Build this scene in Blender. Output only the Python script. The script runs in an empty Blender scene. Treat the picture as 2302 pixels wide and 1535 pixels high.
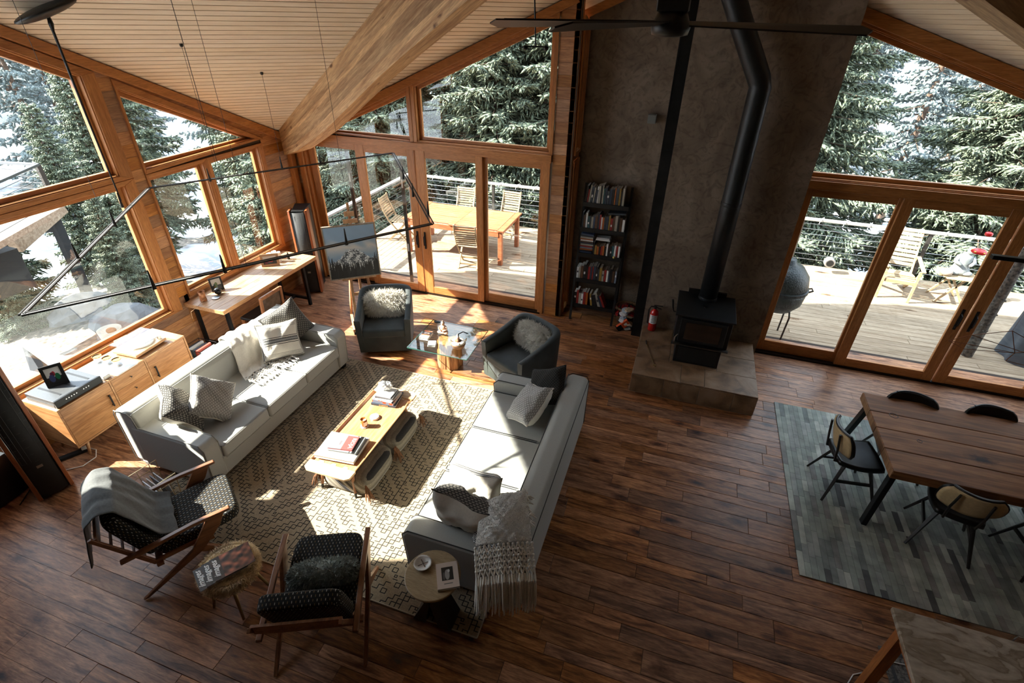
import bpy, math, random
import numpy as np
from mathutils import Vector, Matrix
random.seed(7); rnd = random.random; uni = random.uniform
S = bpy.context.scene; COL = S.collection
PI = math.pi; rad = math.radians
# ------------------------------------------------------------------ camera, world, sun, exposure
cam_data = bpy.data.cameras.new('camera'); cam = bpy.data.objects.new('camera', cam_data); COL.objects.link(cam)
cam_data.sensor_width = 36; cam_data.lens = 18.052; cam_data.clip_start = .05; cam_data.clip_end = 500
RX = Vector((0.94719102, 0.32027153, 0.01597842)); RY = Vector((-0.18530517, 0.50600607, 0.84238937)); RZ = Vector((0.26170816, -0.80086454, 0.53863238))
mw = Matrix((RX, RY, RZ)).transposed().to_4x4(); mw.translation = Vector((0, 0, 4.3)); cam.matrix_world = mw
S.camera = cam
S.view_settings.view_transform = 'Standard'; S.view_settings.look = 'None'; S.view_settings.gamma = 1
S.view_settings.use_curve_mapping = False; S.view_settings.exposure = 1.75
W = bpy.data.worlds.new('sky'); S.world = W; W.use_nodes = True
wn = W.node_tree.nodes; wl = W.node_tree.links; wn.clear()
wo = wn.new('ShaderNodeOutputWorld'); wb = wn.new('ShaderNodeBackground'); tc = wn.new('ShaderNodeTexCoord')
sp = wn.new('ShaderNodeSeparateXYZ'); cr = wn.new('ShaderNodeValToRGB')
cr.color_ramp.elements[0].position = 0.0; cr.color_ramp.elements[0].color = (.93, .96, 1.0, 1)
cr.color_ramp.elements[1].position = .7; cr.color_ramp.elements[1].color = (.62, .74, .92, 1)
wl.new(tc.outputs['Generated'], sp.inputs[0]); wl.new(sp.outputs[2], cr.inputs[0]); wl.new(cr.outputs[0], wb.inputs[0])
wb.inputs[1].default_value = SKY_STRENGTH = 2.0; wl.new(wb.outputs[0], wo.inputs[0])
sd = bpy.data.lights.new('sun', 'SUN'); so = bpy.data.objects.new('sun', sd); COL.objects.link(so)
sd.energy = 10.5; sd.angle = rad(.6); sd.color = (1.0, .93, .83)
SUN = Vector((.76, .27, -.60)).normalized()
so.rotation_euler = SUN.to_track_quat('-Z', 'Y').to_euler(); so.location = (-20, -6, 18)

# ------------------------------------------------------------------ helpers
INV = {}
def link(o, parent=None):
    COL.objects.link(o)
    if parent is not None: o.parent = parent
    return o
def tag(o, label=None, cat=None, group=None, kind=None):
    if label: o['label'] = label
    if cat: o['category'] = cat
    if group: o['group'] = group
    if kind: o['kind'] = kind
    return o
def thing(name, label, cat, loc=(0, 0, 0), rz=0, group=None):
    o = bpy.data.objects.new(name, None); link(o); o.location = loc; o.rotation_euler = (0, 0, rz); o.empty_display_size = .1
    INV[o.name] = (Matrix.Translation(loc) @ Matrix.Rotation(rz, 4, 'Z')).inverted()
    return tag(o, label, cat, group)
def struct(name, loc=(0, 0, 0)):
    o = bpy.data.objects.new(name, None); link(o); o.location = loc; INV[o.name] = Matrix.Translation(loc).inverted()
    return tag(o, kind='structure')
def rotm(rx=0, ry=0, rz=0):
    return Matrix.Rotation(rz, 3, 'Z') @ Matrix.Rotation(ry, 3, 'Y') @ Matrix.Rotation(rx, 3, 'X')
class M:
    def __init__(s): s.v = []; s.f = []; s.uv = None
    def add(s, vs, fs):
        n = len(s.v); s.v += [tuple(v) for v in vs]; s.f += [tuple(n + i for i in f) for f in fs]; return s
    def box(s, c, d, R=None, top=1.0):
        x, y, z = d[0] / 2, d[1] / 2, d[2] / 2
        vs = [Vector((a * x * (top if k > 0 else 1), b * y * (top if k > 0 else 1), k * z)) for k in (-1, 1) for a, b in ((-1, -1), (1, -1), (1, 1), (-1, 1))]
        if R is not None: vs = [R @ v for v in vs]
        return s.add([v + Vector(c) for v in vs], [(3, 2, 1, 0), (4, 5, 6, 7), (0, 1, 5, 4), (1, 2, 6, 5), (2, 3, 7, 6), (3, 0, 4, 7)])
    def bb(s, x0, x1, y0, y1, z0, z1): return s.box(((x0 + x1) / 2, (y0 + y1) / 2, (z0 + z1) / 2), (abs(x1 - x0), abs(y1 - y0), abs(z1 - z0)))
    def bar(s, p0, p1, w, h=None, up=(0, 0, 1), w1=None, h1=None):
        p0, p1 = Vector(p0), Vector(p1); h = h or w; w1 = w1 or w; h1 = h1 or h; d = (p1 - p0).normalized(); up = Vector(up)
        if abs(d.dot(up.normalized())) > .98: up = Vector((1, 0, 0))
        a = d.cross(up).normalized(); b = a.cross(d).normalized(); vs = []
        for p, ww, hh in ((p0, w, h), (p1, w1, h1)):
            vs += [p + a * i * ww / 2 + b * j * hh / 2 for i, j in ((-1, -1), (1, -1), (1, 1), (-1, 1))]
        return s.add(vs, [(3, 2, 1, 0), (4, 5, 6, 7), (0, 1, 5, 4), (1, 2, 6, 5), (2, 3, 7, 6), (3, 0, 4, 7)])
    def tube(s, pts, r, n=8, cap=True, closed=False):
        pts = [Vector(p) for p in pts]; m = len(pts); rs = r if isinstance(r, (list, tuple)) else [r] * m; vs = []; pa = None
        for i, p in enumerate(pts):
            if closed: d = pts[(i + 1) % m] - pts[i - 1]
            else: d = pts[min(i + 1, m - 1)] - pts[max(i - 1, 0)]
            d = d.normalized() if d.length > 1e-9 else Vector((0, 0, 1))
            if pa is None:
                u = Vector((0, 0, 1)) if abs(d.z) < .9 else Vector((1, 0, 0)); a = d.cross(u).normalized()
            else: a = (pa - d * pa.dot(d)).normalized()
            pa = a; b = d.cross(a)
            vs += [p + (a * math.cos(2 * PI * k / n) + b * math.sin(2 * PI * k / n)) * rs[i] for k in range(n)]
        fs = []; mm = m if closed else m - 1
        for i in range(mm):
            j = (i + 1) % m
            fs += [(i * n + k, i * n + (k + 1) % n, j * n + (k + 1) % n, j * n + k) for k in range(n)]
        if cap and not closed: fs += [tuple(range(n - 1, -1, -1)), tuple((m - 1) * n + k for k in range(n))]
        return s.add(vs, fs)
    def cyl(s, p0, p1, r, r1=None, n=16): return s.tube([p0, p1], [r, r if r1 is None else r1], n)
    def lathe(s, prof, c=(0, 0, 0), n=24, sy=1.0):
        vs = []; m = len(prof)
        for r, z in prof: vs += [(c[0] + r * math.cos(2 * PI * k / n), c[1] + sy * r * math.sin(2 * PI * k / n), c[2] + z) for k in range(n)]
        fs = [(i * n + k, i * n + (k + 1) % n, (i + 1) * n + (k + 1) % n, (i + 1) * n + k) for i in range(m - 1) for k in range(n)]
        fs += [tuple(range(n - 1, -1, -1)), tuple((m - 1) * n + k for k in range(n))]
        return s.add(vs, fs)
    def prism(s, poly, f, d0, d1):
        # poly: 2D points; f(a, b, d) -> 3D
        n = len(poly); vs = [f(a, b, d0) for a, b in poly] + [f(a, b, d1) for a, b in poly]
        return s.add(vs, [tuple(range(n - 1, -1, -1)), tuple(range(n, 2 * n))] + [(i, (i + 1) % n, n + (i + 1) % n, n + i) for i in range(n)])
    def ball(s, c, r, nu=16, nv=10, R=None, p=1.0):
        r = (r, r, r) if isinstance(r, (int, float)) else r; vs = []; sg = lambda t, e: math.copysign(abs(t) ** e, t)
        for j in range(nv + 1):
            th = PI * j / nv - PI / 2
            for i in range(nu):
                ph = 2 * PI * i / nu
                v = Vector((r[0] * sg(math.cos(th), p) * sg(math.cos(ph), p), r[1] * sg(math.cos(th), p) * sg(math.sin(ph), p), r[2] * sg(math.sin(th), p)))
                if R is not None: v = R @ v
                vs.append(v + Vector(c))
        return s.add(vs, [(j * nu + i, j * nu + (i + 1) % nu, (j + 1) * nu + (i + 1) % nu, (j + 1) * nu + i) for j in range(nv) for i in range(nu)])
    def grid(s, fn, nu, nv):
        vs = [fn(i / nu, j / nv) for j in range(nv + 1) for i in range(nu + 1)]
        return s.add(vs, [(j * (nu + 1) + i, j * (nu + 1) + i + 1, (j + 1) * (nu + 1) + i + 1, (j + 1) * (nu + 1) + i) for j in range(nv) for i in range(nu)])
    def build(s, name, mat, parent=None, smooth=False, bevel=0, sub=0, seg=2, w=False, solid=0, kind=None, label=None, weld=False, uvf=None, ang=None):
        me = bpy.data.meshes.new(name); vs = s.v
        if w and parent is not None:
            iv = INV[parent.name]; vs = [tuple(iv @ Vector(v)) for v in vs]
        me.from_pydata(vs, [], s.f)
        if mat: me.materials.append(mat)
        uv = me.uv_layers.new(name='UVMap'); nl = len(me.loops)
        li = np.empty(nl, dtype=np.int32); me.loops.foreach_get('vertex_index', li)
        co = np.array(vs, dtype=float)[li]
        if uvf is not None: u = np.array([uvf(c) for c in co])
        else:
            pn = np.empty(len(me.polygons) * 3); me.polygons.foreach_get('normal', pn); pn = np.abs(pn.reshape(-1, 3))
            pt = np.empty(len(me.polygons), dtype=np.int32); me.polygons.foreach_get('loop_total', pt)
            ax = np.repeat(np.argmax(pn * [1, 1, 1.02], axis=1), pt)
            u = np.where((ax == 2)[:, None], co[:, [0, 1]], np.where((ax == 1)[:, None], co[:, [0, 2]], co[:, [1, 2]]))
        uv.data.foreach_set('uv', u.astype(np.float32).ravel())
        if smooth: me.polygons.foreach_set('use_smooth', [True] * len(me.polygons))
        o = bpy.data.objects.new(name, me); link(o, parent)
        if weld: o.modifiers.new('w', 'WELD').merge_threshold = 1e-4
        if solid: m_ = o.modifiers.new('s', 'SOLIDIFY'); m_.thickness = solid; m_.offset = 0
        if bevel:
            m_ = o.modifiers.new('b', 'BEVEL'); m_.width = bevel; m_.segments = seg; m_.limit_method = 'ANGLE'; m_.angle_limit = rad(40)
            if smooth or seg > 1:
                me.polygons.foreach_set('use_smooth', [True] * len(me.polygons)); m_.harden_normals = True
        if sub: m_ = o.modifiers.new('ss', 'SUBSURF'); m_.levels = sub; m_.render_levels = sub
        return tag(o, label, kind=kind)
def nz(x, y, s=1.0):   # cheap smooth 2D noise -1..1
    return (math.sin(x * 3.1 * s + 1.3) * math.cos(y * 2.7 * s + .4) + math.sin(x * 5.3 * s - y * 4.1 * s + 2.1) * .6 + math.cos(x * 9.7 * s + y * 8.3 * s) * .35) / 1.95
def copy_tree(o, loc=None, rz=None, label=None, parent=None):
    c = o.copy(); COL.objects.link(c)
    if parent is not None: c.parent = parent
    if loc is not None: c.location = loc
    if rz is not None: c.rotation_euler = (0, 0, rz)
    if label: c['label'] = label
    for ch in o.children: copy_tree(ch, parent=c)
    return c

# ------------------------------------------------------------------ materials
MATS = {}
def base(name):
    m = bpy.data.materials.new(name); m.use_nodes = True; nt = m.node_tree; return m, nt, nt.nodes['Principled BSDF']
def N(nt, t, **k):
    n = nt.nodes.new('ShaderNode' + t)
    for a, b in k.items():
        if a.startswith('i_'): n.inputs[a[2:].replace('_', ' ')].default_value = b
        else: setattr(n, a, b)
    return n
def mix(nt, fac, a, b, mode='MIX'):
    n = nt.nodes.new('ShaderNodeMix'); n.data_type = 'RGBA'; n.blend_type = mode
    for sck, v in ((n.inputs[0], fac), (n.inputs[6], a), (n.inputs[7], b)):
        if hasattr(v, 'is_linked') or isinstance(v, bpy.types.NodeSocket): nt.links.new(v, sck)
        else: sck.default_value = (*v, 1) if isinstance(v, tuple) and len(v) == 3 else v
    return n.outputs[2]
def ramp(nt, src, *st):
    r = nt.nodes.new('ShaderNodeValToRGB'); e = r.color_ramp.elements
    while len(e) < len(st): e.new(.5)
    for i, (p, c) in enumerate(st): e[i].position = p; e[i].color = (*c, 1) if len(c) == 3 else c
    nt.links.new(src, r.inputs[0]); return r.outputs[0]
def bump(nt, bs, src, st=.3, d=.01):
    b = N(nt, 'Bump'); b.inputs['Strength'].default_value = st; b.inputs['Distance'].default_value = d
    nt.links.new(src, b.inputs['Height']); nt.links.new(b.outputs[0], bs.inputs['Normal'])
def plain(name, c, rough=.5, metal=0, var=.0, scale=20, bmp=0, sheen=0, spec=None, coat=0):
    if name in MATS: return MATS[name]
    m, nt, bs = base(name); bs.inputs['Base Color'].default_value = (*c, 1); bs.inputs['Roughness'].default_value = rough; bs.inputs['Metallic'].default_value = metal
    if spec is not None: bs.inputs['Specular IOR Level'].default_value = spec
    if sheen: bs.inputs['Sheen Weight'].default_value = sheen; bs.inputs['Sheen Roughness'].default_value = .4
    if coat: bs.inputs['Coat Weight'].default_value = coat; bs.inputs['Coat Roughness'].default_value = .1
    t = N(nt, 'TexCoord'); n = N(nt, 'TexNoise'); n.inputs['Scale'].default_value = scale; n.inputs['Detail'].default_value = 5; nt.links.new(t.outputs['Object'], n.inputs['Vector'])
    v = var or .06
    nt.links.new(ramp(nt, n.outputs[0], (.3, tuple(x * (1 - v) for x in c)), (.7, tuple(min(1, x * (1 + v)) for x in c))), bs.inputs['Base Color'])
    if bmp: bump(nt, bs, n.outputs[0], bmp, .01)
    MATS[name] = m; return m
def wood(name, c0, c1, axis=0, rough=.45, tint=.0, knots=0, fine=40, c2=None, bmp=.15, spec=.5, hue=0, gr=.72, sharp=0, stretch=.09):
    """grain along local axis; tint = per-object random brightness"""
    if name in MATS: return MATS[name]
    m, nt, bs = base(name); L = nt.links; t = N(nt, 'TexCoord'); oi = N(nt, 'ObjectInfo')
    ad = N(nt, 'VectorMath', operation='ADD'); sc = N(nt, 'VectorMath', operation='SCALE'); sc.inputs[0].default_value = (37, 53, 29); L.new(oi.outputs['Random'], sc.inputs['Scale'])
    L.new(t.outputs['Object'], ad.inputs[0]); L.new(sc.outputs[0], ad.inputs[1])
    mp = N(nt, 'Mapping'); s = [1, 1, 1]; s[axis] = stretch; mp.inputs['Scale'].default_value = s; L.new(ad.outputs[0], mp.inputs[0])
    n1 = N(nt, 'TexNoise'); n1.inputs['Scale'].default_value = fine * .35; n1.inputs['Detail'].default_value = 6; n1.inputs['Distortion'].default_value = 1.2; L.new(mp.outputs[0], n1.inputs['Vector'])
    n2 = N(nt, 'TexNoise'); n2.inputs['Scale'].default_value = fine * 2.5; n2.inputs['Detail'].default_value = 4; L.new(mp.outputs[0], n2.inputs['Vector'])
    c = ramp(nt, n1.outputs[0], (.3, c0), (.5, c2 or tuple((a + b) / 2 for a, b in zip(c0, c1))), (.72, c1))
    g = ramp(nt, n2.outputs[0], (.35, (gr, gr * .97, gr * .94)), (.6, (1, 1, 1)))
    c = mix(nt, 1.0, c, g, 'MULTIPLY')
    if knots:
        mk = N(nt, 'Mapping'); s = [1, 1, 1]; s[axis] = .45; mk.inputs['Scale'].default_value = s; L.new(ad.outputs[0], mk.inputs[0])
        vo = N(nt, 'TexVoronoi'); vo.inputs['Scale'].default_value = knots; L.new(mk.outputs[0], vo.inputs['Vector'])
        nk = N(nt, 'TexNoise'); nk.inputs['Scale'].default_value = 24; L.new(ad.outputs[0], nk.inputs['Vector'])
        ma = N(nt, 'Math', operation='MULTIPLY_ADD'); L.new(nk.outputs[0], ma.inputs[0]); ma.inputs[1].default_value = .16; L.new(vo.outputs['Distance'], ma.inputs[2])
        k = ramp(nt, ma.outputs[0], (.12, (.07, .045, .03)), (.20, (.42, .32, .26)), (.34, (1, 1, 1))) if sharp else ramp(nt, ma.outputs[0], (.12, (.10, .06, .04)), (.19, (.55, .45, .38)), (.26, (1, 1, 1)))
        c = mix(nt, 1.0, c, k, 'MULTIPLY')
    if tint:
        wn_ = N(nt, 'TexWhiteNoise', noise_dimensions='1D'); L.new(oi.outputs['Random'], wn_.inputs['W'])
        r = ramp(nt, wn_.outputs['Value'], (0, (1 - tint,) * 3), (1, (1 + tint * .6,) * 3)); c = mix(nt, 1.0, c, r, 'MULTIPLY')
        if hue:
            hs = N(nt, 'HueSaturation'); mr = N(nt, 'MapRange'); L.new(oi.outputs['Random'], mr.inputs[0]); mr.inputs[3].default_value = 1 - hue; mr.inputs[4].default_value = 1 + hue * .4
            L.new(mr.outputs[0], hs.inputs['Saturation']); L.new(c, hs.inputs['Color']); c = hs.outputs[0]
    L.new(c, bs.inputs['Base Color']); bs.inputs['Roughness'].default_value = rough; bs.inputs['Specular IOR Level'].default_value = spec
    if bmp: bump(nt, bs, n1.outputs[0], bmp, .004)
    MATS[name] = m; return m
def image(name, a):
    a = np.asarray(a, dtype=np.float32); h, w = a.shape[:2]
    if a.ndim == 2: a = np.repeat(a[:, :, None], 3, 2)
    o = np.ones((h, w, 4), dtype=np.float32); o[:, :, :3] = np.clip(a[:, :, :3], 0, 1)
    im = bpy.data.images.new(name, w, h); im.pixels.foreach_set(o.ravel()); im.pack(); return im
def imat(name, im, su=1, sv=1, rough=.6, bmp=0, sheen=0, ou=0, ov=0, interp='Linear', tintc=None, coat=0):
    if name in MATS: return MATS[name]
    m, nt, bs = base(name); t = N(nt, 'TexCoord'); mp = N(nt, 'Mapping'); mp.inputs['Scale'].default_value = (su, sv, 1); mp.inputs['Location'].default_value = (ou, ov, 0)
    i = N(nt, 'TexImage'); i.image = im; i.interpolation = interp; nt.links.new(t.outputs['UV'], mp.inputs[0]); nt.links.new(mp.outputs[0], i.inputs[0])
    c = i.outputs[0]
    if tintc: c = mix(nt, 1.0, c, tintc, 'MULTIPLY')
    nt.links.new(c, bs.inputs['Base Color']); bs.inputs['Roughness'].default_value = rough
    if sheen: bs.inputs['Sheen Weight'].default_value = sheen
    if coat: bs.inputs['Coat Weight'].default_value = coat
    if bmp: bump(nt, bs, i.outputs[0], bmp, .006)
    MATS[name] = m; return m
def glass(name, tint=(1, 1, 1), ior=1.5, refl=1.0, rough=0.0):
    """thin architectural glass: straight-through transmission plus Fresnel reflection"""
    if name in MATS: return MATS[name]
    m = bpy.data.materials.new(name); m.use_nodes = True; nt = m.node_tree; nt.nodes.clear()
    o = N(nt, 'OutputMaterial'); mx = N(nt, 'MixShader'); tr = N(nt, 'BsdfTransparent'); gl = N(nt, 'BsdfGlossy'); lw = N(nt, 'LayerWeight')
    tr.inputs[0].default_value = (*tint, 1); gl.inputs[1].default_value = rough; gl.inputs[0].default_value = (refl, refl, refl, 1)
    L = nt.links; p = N(nt, 'Math', operation='POWER'); p.inputs[1].default_value = 5; q = N(nt, 'Math', operation='MULTIPLY_ADD'); q.inputs[1].default_value = .95; q.inputs[2].default_value = .04
    lw.inputs[0].default_value = .5; L.new(lw.outputs['Facing'], p.inputs[0]); L.new(p.outputs[0], q.inputs[0]); L.new(q.outputs[0], mx.inputs[0])
    L.new(tr.outputs[0], mx.inputs[1]); L.new(gl.outputs[0], mx.inputs[2]); L.new(mx.outputs[0], o.inputs[0])
    MATS[name] = m; return m
def emit(name, c, s):
    if name in MATS: return MATS[name]
    m, nt, bs = base(name); bs.inputs['Base Color'].default_value = (*c, 1); bs.inputs['Emission Color'].default_value = (*c, 1); bs.inputs['Emission Strength'].default_value = s
    MATS[name] = m; return m
CEDAR = wood('cedar', (.36, .135, .042), (.64, .30, .10), 1, .5, .34, 0, 50, hue=.22)
CEDAR_X = wood('cedar_x', (.36, .135, .042), (.64, .30, .10), 0, .5, .34, 0, 50, hue=.22)
FRAME = wood('fir_frame', (.42, .155, .04), (.60, .26, .08), 2, .42, .10, 0, 60)
FRAME_H = wood('fir_frame_h', (.42, .155, .04), (.60, .26, .08), 1, .42, .10, 0, 60)
FRAME_X = wood('fir_frame_x', (.42, .155, .04), (.60, .26, .08), 0, .42, .10, 0, 60)
CEIL = wood('whitewashed_pine', (.80, .67, .50), (.86, .74, .58), 0, .6, .04, 0, 14, hue=.12, gr=.90, bmp=.03)
GLULAM = wood('glulam', (.34, .165, .06), (.74, .48, .24), 0, .6, .26, 6.5, 34)
FLOOR = wood('hickory_floor', (.12, .038, .013), (.62, .28, .112), 0, .38, .38, 4.2, 58, hue=.16, spec=.32, c2=(.37, .150, .056), gr=.62, sharp=1, stretch=.13)
DECK = wood('deck_cedar', (.26, .185, .115), (.44, .34, .235), 0, .8, .16, 2.5, 40, spec=.2)
BLACK = plain('black_metal', (.012, .013, .014), .45, .3)
STEEL = plain('blackened_steel', (.022, .024, .026), .38, .75, .25, 6)
PANE = glass('window_glass', (.97, .99, .98), 1.5)
# ------------------------------------------------------------------ room shell
XL, YF, XRW, YB, RIDGE = -6.4, 7.41, 5.9, -2.2, -.27
def cl(x, y): return 8.577 + .425 * x - .453 * y
def crr(x, y): return 8.249 - .33 * x - .453 * y
def ceil_z(x, y): return cl(x, y) if x < RIDGE else crr(x, y)
def plank(L, Wd, T, name, mat, parent, loc, ch=.0025, rz=0, R=None):
    m = M(); a, b = L / 2, Wd / 2; c = ch
    vs = [(-a, -b, -T), (a, -b, -T), (a, b, -T), (-a, b, -T), (-a, -b, -c), (a, -b, -c), (a, b, -c), (-a, b, -c), (-a + c, -b + c, 0), (a - c, -b + c, 0), (a - c, b - c, 0), (-a + c, b - c, 0)]
    fs = [(0, 1, 5, 4), (1, 2, 6, 5), (2, 3, 7, 6), (3, 0, 4, 7), (4, 5, 9, 8), (5, 6, 10, 9), (6, 7, 11, 10), (7, 4, 8, 11), (8, 9, 10, 11)]
    m.add(vs, fs); o = m.build(name, mat, parent); o.location = loc
    if R is not None: o.rotation_euler = R.to_euler()
    elif rz: o.rotation_euler = (0, 0, rz)
    return o
# floor
fl_ = struct('floor'); M().bb(-6.7, 6.2, YB, 8.0, -.30, -.019).build('subfloor', plain('subfloor', (.02, .012, .008), .9), fl_)
rows = []; y = -.6; pl_ = []
widths = [.10, .15, .20, .15, .10, .20, .15]
k = 0
while y < 7.9:
    w_ = widths[k % 7]; k += 1; x = -6.45 - rnd() * 1.2
    while x < 6.0:
        l_ = uni(.7, 1.7); x1 = min(x + l_, 6.0); x0 = max(x, -6.45)
        if x1 - x0 > .05: pl_.append((x0, x1, y, w_))
        x += l_
    y += w_
pl_.sort(key=lambda p: math.hypot((p[0] + p[1]) / 2 + .6, p[2] - 3.6) - (p[1] - p[0]) * .3)
rest = M()
for i, (x0, x1, yy, w_) in enumerate(pl_):
    if i < 298: plank(x1 - x0 - .002, w_ - .002, .016, 'floorboard', FLOOR, fl_, ((x0 + x1) / 2, yy + w_ / 2, 0))
    else: rest.bb(x0 + .001, x1 - .001, yy + .001, yy + w_ - .001, -.016, 0)
rest.build('floorboards', FLOOR, fl_, kind='stuff')

# ceiling: two sloped planes of boards running on the diagonal
def ceiling(name, fz, x0, x1, gx, gy, edge, pitch=.085):
    st = struct(name)
    sl = M(); P = [(x0, YB), (x1, YB), (x1, 7.58), (x0, 7.58)]
    sl.add([(a, b, fz(a, b) + .02) for a, b in P] + [(a, b, fz(a, b) + .30) for a, b in P], [(0, 1, 2, 3), (7, 6, 5, 4), (0, 4, 5, 1), (1, 5, 6, 2), (2, 6, 7, 3), (3, 7, 4, 0)])
    sl.build('roof_slab', plain('ceiling_groove', (.07, .05, .03), .9), st)
    d = Vector((-gy, gx, 0)).normalized()          # contour direction
    if d.x < 0: d = -d
    s_ = Vector((gx, gy, 0)).normalized()          # steepest
    n = Vector((-gx, -gy, 1)).normalized(); g = math.hypot(gx, gy); sl3 = Vector((s_.x, s_.y, g)).normalized()
    R = Matrix((d, n.cross(d), n)).transposed()
    cs = [s_.x * a + s_.y * b for a, b in P]; q = min(cs); hp = pitch * math.cos(math.atan(g)); cnt = 0; far = []
    while q < max(cs):
        p0 = s_ * (q + hp / 2); lo, hi = -1e9, 1e9
        for ax, (mn, mx) in ((0, (x0, x1)), (1, (YB, 7.57))):
            if abs(d[ax]) < 1e-6: continue
            a = (mn - p0[ax]) / d[ax]; b = (mx - p0[ax]) / d[ax]; lo = max(lo, min(a, b)); hi = min(hi, max(a, b))
        q += hp
        if hi - lo < .1: continue
        c = p0 + d * (lo + hi) / 2; zc = fz(c.x, c.y)
        vis = s_.x * c.x + s_.y * c.y < edge
        if vis:
            q0 = q - hp; e = .0045; poly = [tuple(s_ * (q0 + e) + d * (-30))[:2], tuple(s_ * (q0 + e) + d * 30)[:2], tuple(s_ * (q - e) + d * 30)[:2], tuple(s_ * (q - e) - d * 30)[:2]]
            for ax, lim, sg in ((0, x0, 1), (0, x1, -1), (1, YB, 1), (1, 7.57, -1)):
                out = []
                for i_ in range(len(poly)):
                    p, r = poly[i_], poly[(i_ + 1) % len(poly)]; dp, dr = sg * (p[ax] - lim), sg * (r[ax] - lim)
                    if dp >= 0: out.append(p)
                    if dp * dr < 0: f_ = dp / (dp - dr); out.append((p[0] + (r[0] - p[0]) * f_, p[1] + (r[1] - p[1]) * f_))
                poly = out
                if len(poly) < 3: break
            if len(poly) < 3: continue
            cx, cy = sum(p[0] for p in poly) / len(poly), sum(p[1] for p in poly) / len(poly); o0 = Vector((cx, cy, fz(cx, cy))); RT = R.transposed(); m = M()
            loc_ = [RT @ (Vector((p[0], p[1], fz(*p))) - o0) for p in poly]; n_p = len(poly)
            m.add([tuple(v) for v in loc_] + [(v.x, v.y, v.z + .018) for v in loc_], [tuple(range(n_p - 1, -1, -1))] + [(i_, (i_ + 1) % n_p, n_p + (i_ + 1) % n_p, n_p + i_) for i_ in range(n_p)])
            o = m.build('ceiling_board', CEIL, st); o.location = o0; o.rotation_euler = R.to_euler()
        else: far.append((c, hi - lo))
    if far:
        m = M()
        for c, L_ in far:
            a = d * L_ / 2; b = sl3 * (pitch / 2 - .004); zc = Vector((c.x, c.y, fz(c.x, c.y)))
            m.add([zc - a - b, zc + a - b, zc + a + b, zc - a + b], [(3, 2, 1, 0)])
        m.build('ceiling_boards', CEIL, st, kind='stuff')
ceiling('ceiling', cl, -6.8, RIDGE, .425, -.453, -1.2)
ceiling('ceiling', crr, RIDGE, 6.3, -.33, -.453, -3.2)
o = struct('ceiling'); M().add([(a, b, cl(a, b) + k) for k in (.0, .3) for a, b in ((-1.75, 7.5), (RIDGE + .2, 7.5), (RIDGE + .2, 8.0), (-1.75, 8.0))], [(3, 2, 1, 0), (4, 5, 6, 7), (0, 1, 5, 4), (1, 2, 6, 5), (2, 3, 7, 6), (3, 0, 4, 7)]).build('recess_soffit', CEIL, o)
ridge = tag(M().bar((RIDGE, YB, crr(RIDGE, YB) + .02), (RIDGE, 8, crr(RIDGE, 8) + .02), .16, .3).build('ridge_beam', GLULAM), kind='structure')

# walls
FL = lambda a, b, d: (XL + d, a, b)         # left wall: a=y, b=z, d into room (+x)
FF = lambda a, b, d: (a, YF - d, b)         # front wall: a=x, b=z, d into room (-y)
SIDE = plain('outer_sheathing', (.10, .07, .05), .9)
def zl(y): return cl(XL, y)
wl_ = struct('wall_left'); m = M()
for P in ([(YB, 0), (.66, 0), (.66, zl(.66)), (YB, zl(YB))], [(.66, 0), (4.64, 0), (4.64, .70), (.66, .70)], [(.66, .7), (1.47, .7), (1.47, 2.5), (.66, 2.5)], [(4.64, 0), (7.56, 0), (7.56, .84), (4.64, .84)],
          [(4.52, .70), (4.70, .70), (4.70, zl(4.70)), (4.52, zl(4.52))], [(6.74, .84), (7.56, .84), (7.56, zl(7.56)), (6.74, zl(6.74))],
          [(.66, 2.49), (4.6, 2.49), (4.6, 2.57), (.66, 2.57)], [(4.7, 2.52), (6.8, 2.52), (6.8, 2.58), (4.7, 2.58)],
          [(.6, zl(.6) - .20), (7.0, zl(7.0) - .20), (7.0, zl(7.0)), (.6, zl(.6))]):
    m.prism(P, FL, -.16, -.013)
m.build('sheathing', SIDE, wl_)
def cladding(parent, f, spans, z0, z1, mat, ax, h=.145, d=.012, minl=.5, maxl=1.6, zf=None):
    z = z0
    while z < z1 - .01:
        zt = min(z + h, z1)
        for a, b in spans((z + zt) / 2):
            x = a
            while x < b - .01:
                e = min(b, x + uni(minl, maxl))
                if b - e < .12: e = b
                o = M().prism([(-(e - x) / 2 + .001, -(zt - z) / 2 + .0015), ((e - x) / 2 - .001, -(zt - z) / 2 + .0015), ((e - x) / 2 - .001, (zt - z) / 2 - .0015), (-(e - x) / 2 + .001, (zt - z) / 2 - .0015)],
                    lambda p, q, r, f=f: tuple(Vector(f(p, q, r)) - Vector(f(0, 0, 0))), -d, 0).build('cedar_board', mat, parent)
                o.location = f((x + e) / 2, (z + zt) / 2, 0); x = e
        z = zt
def spans_left(z):
    r = [(.66, 1.45)] if .68 < z < 2.5 else []
    if z < .68: r += [(.66, 4.64)]
    if z < .84: r += [(4.64, 7.41)]
    if .68 < z < zl(4.68): r += [(4.56, 4.71)]
    if .84 < z < zl(7.2): r += [(6.75, 7.41)]
    r += [(YB, .66)] if z < 4.2 else []
    return [(a, b) for a, b in r if b - a > .05]
cladding(wl_, FL, spans_left, 0.0, 4.3, CEDAR, 1)
z = 2.5
while z < 4.3:      # short cedar boards in the raking band above the left windows
    yy = lambda q, e: min(7.35, (8.577 + .425 * XL - q - e) / .453)
    P = [(yy(z, .18), z), (yy(z, .09), z), (yy(z + .142, .09), z + .142), (yy(z + .142, .18), z + .142)]
    if P[1][0] - P[0][0] > .03: M().prism([(a + 0, b) for a, b in P], FL, -.012, -.001).build('cedar_board', CEDAR, wl_)
    z += .145
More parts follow.
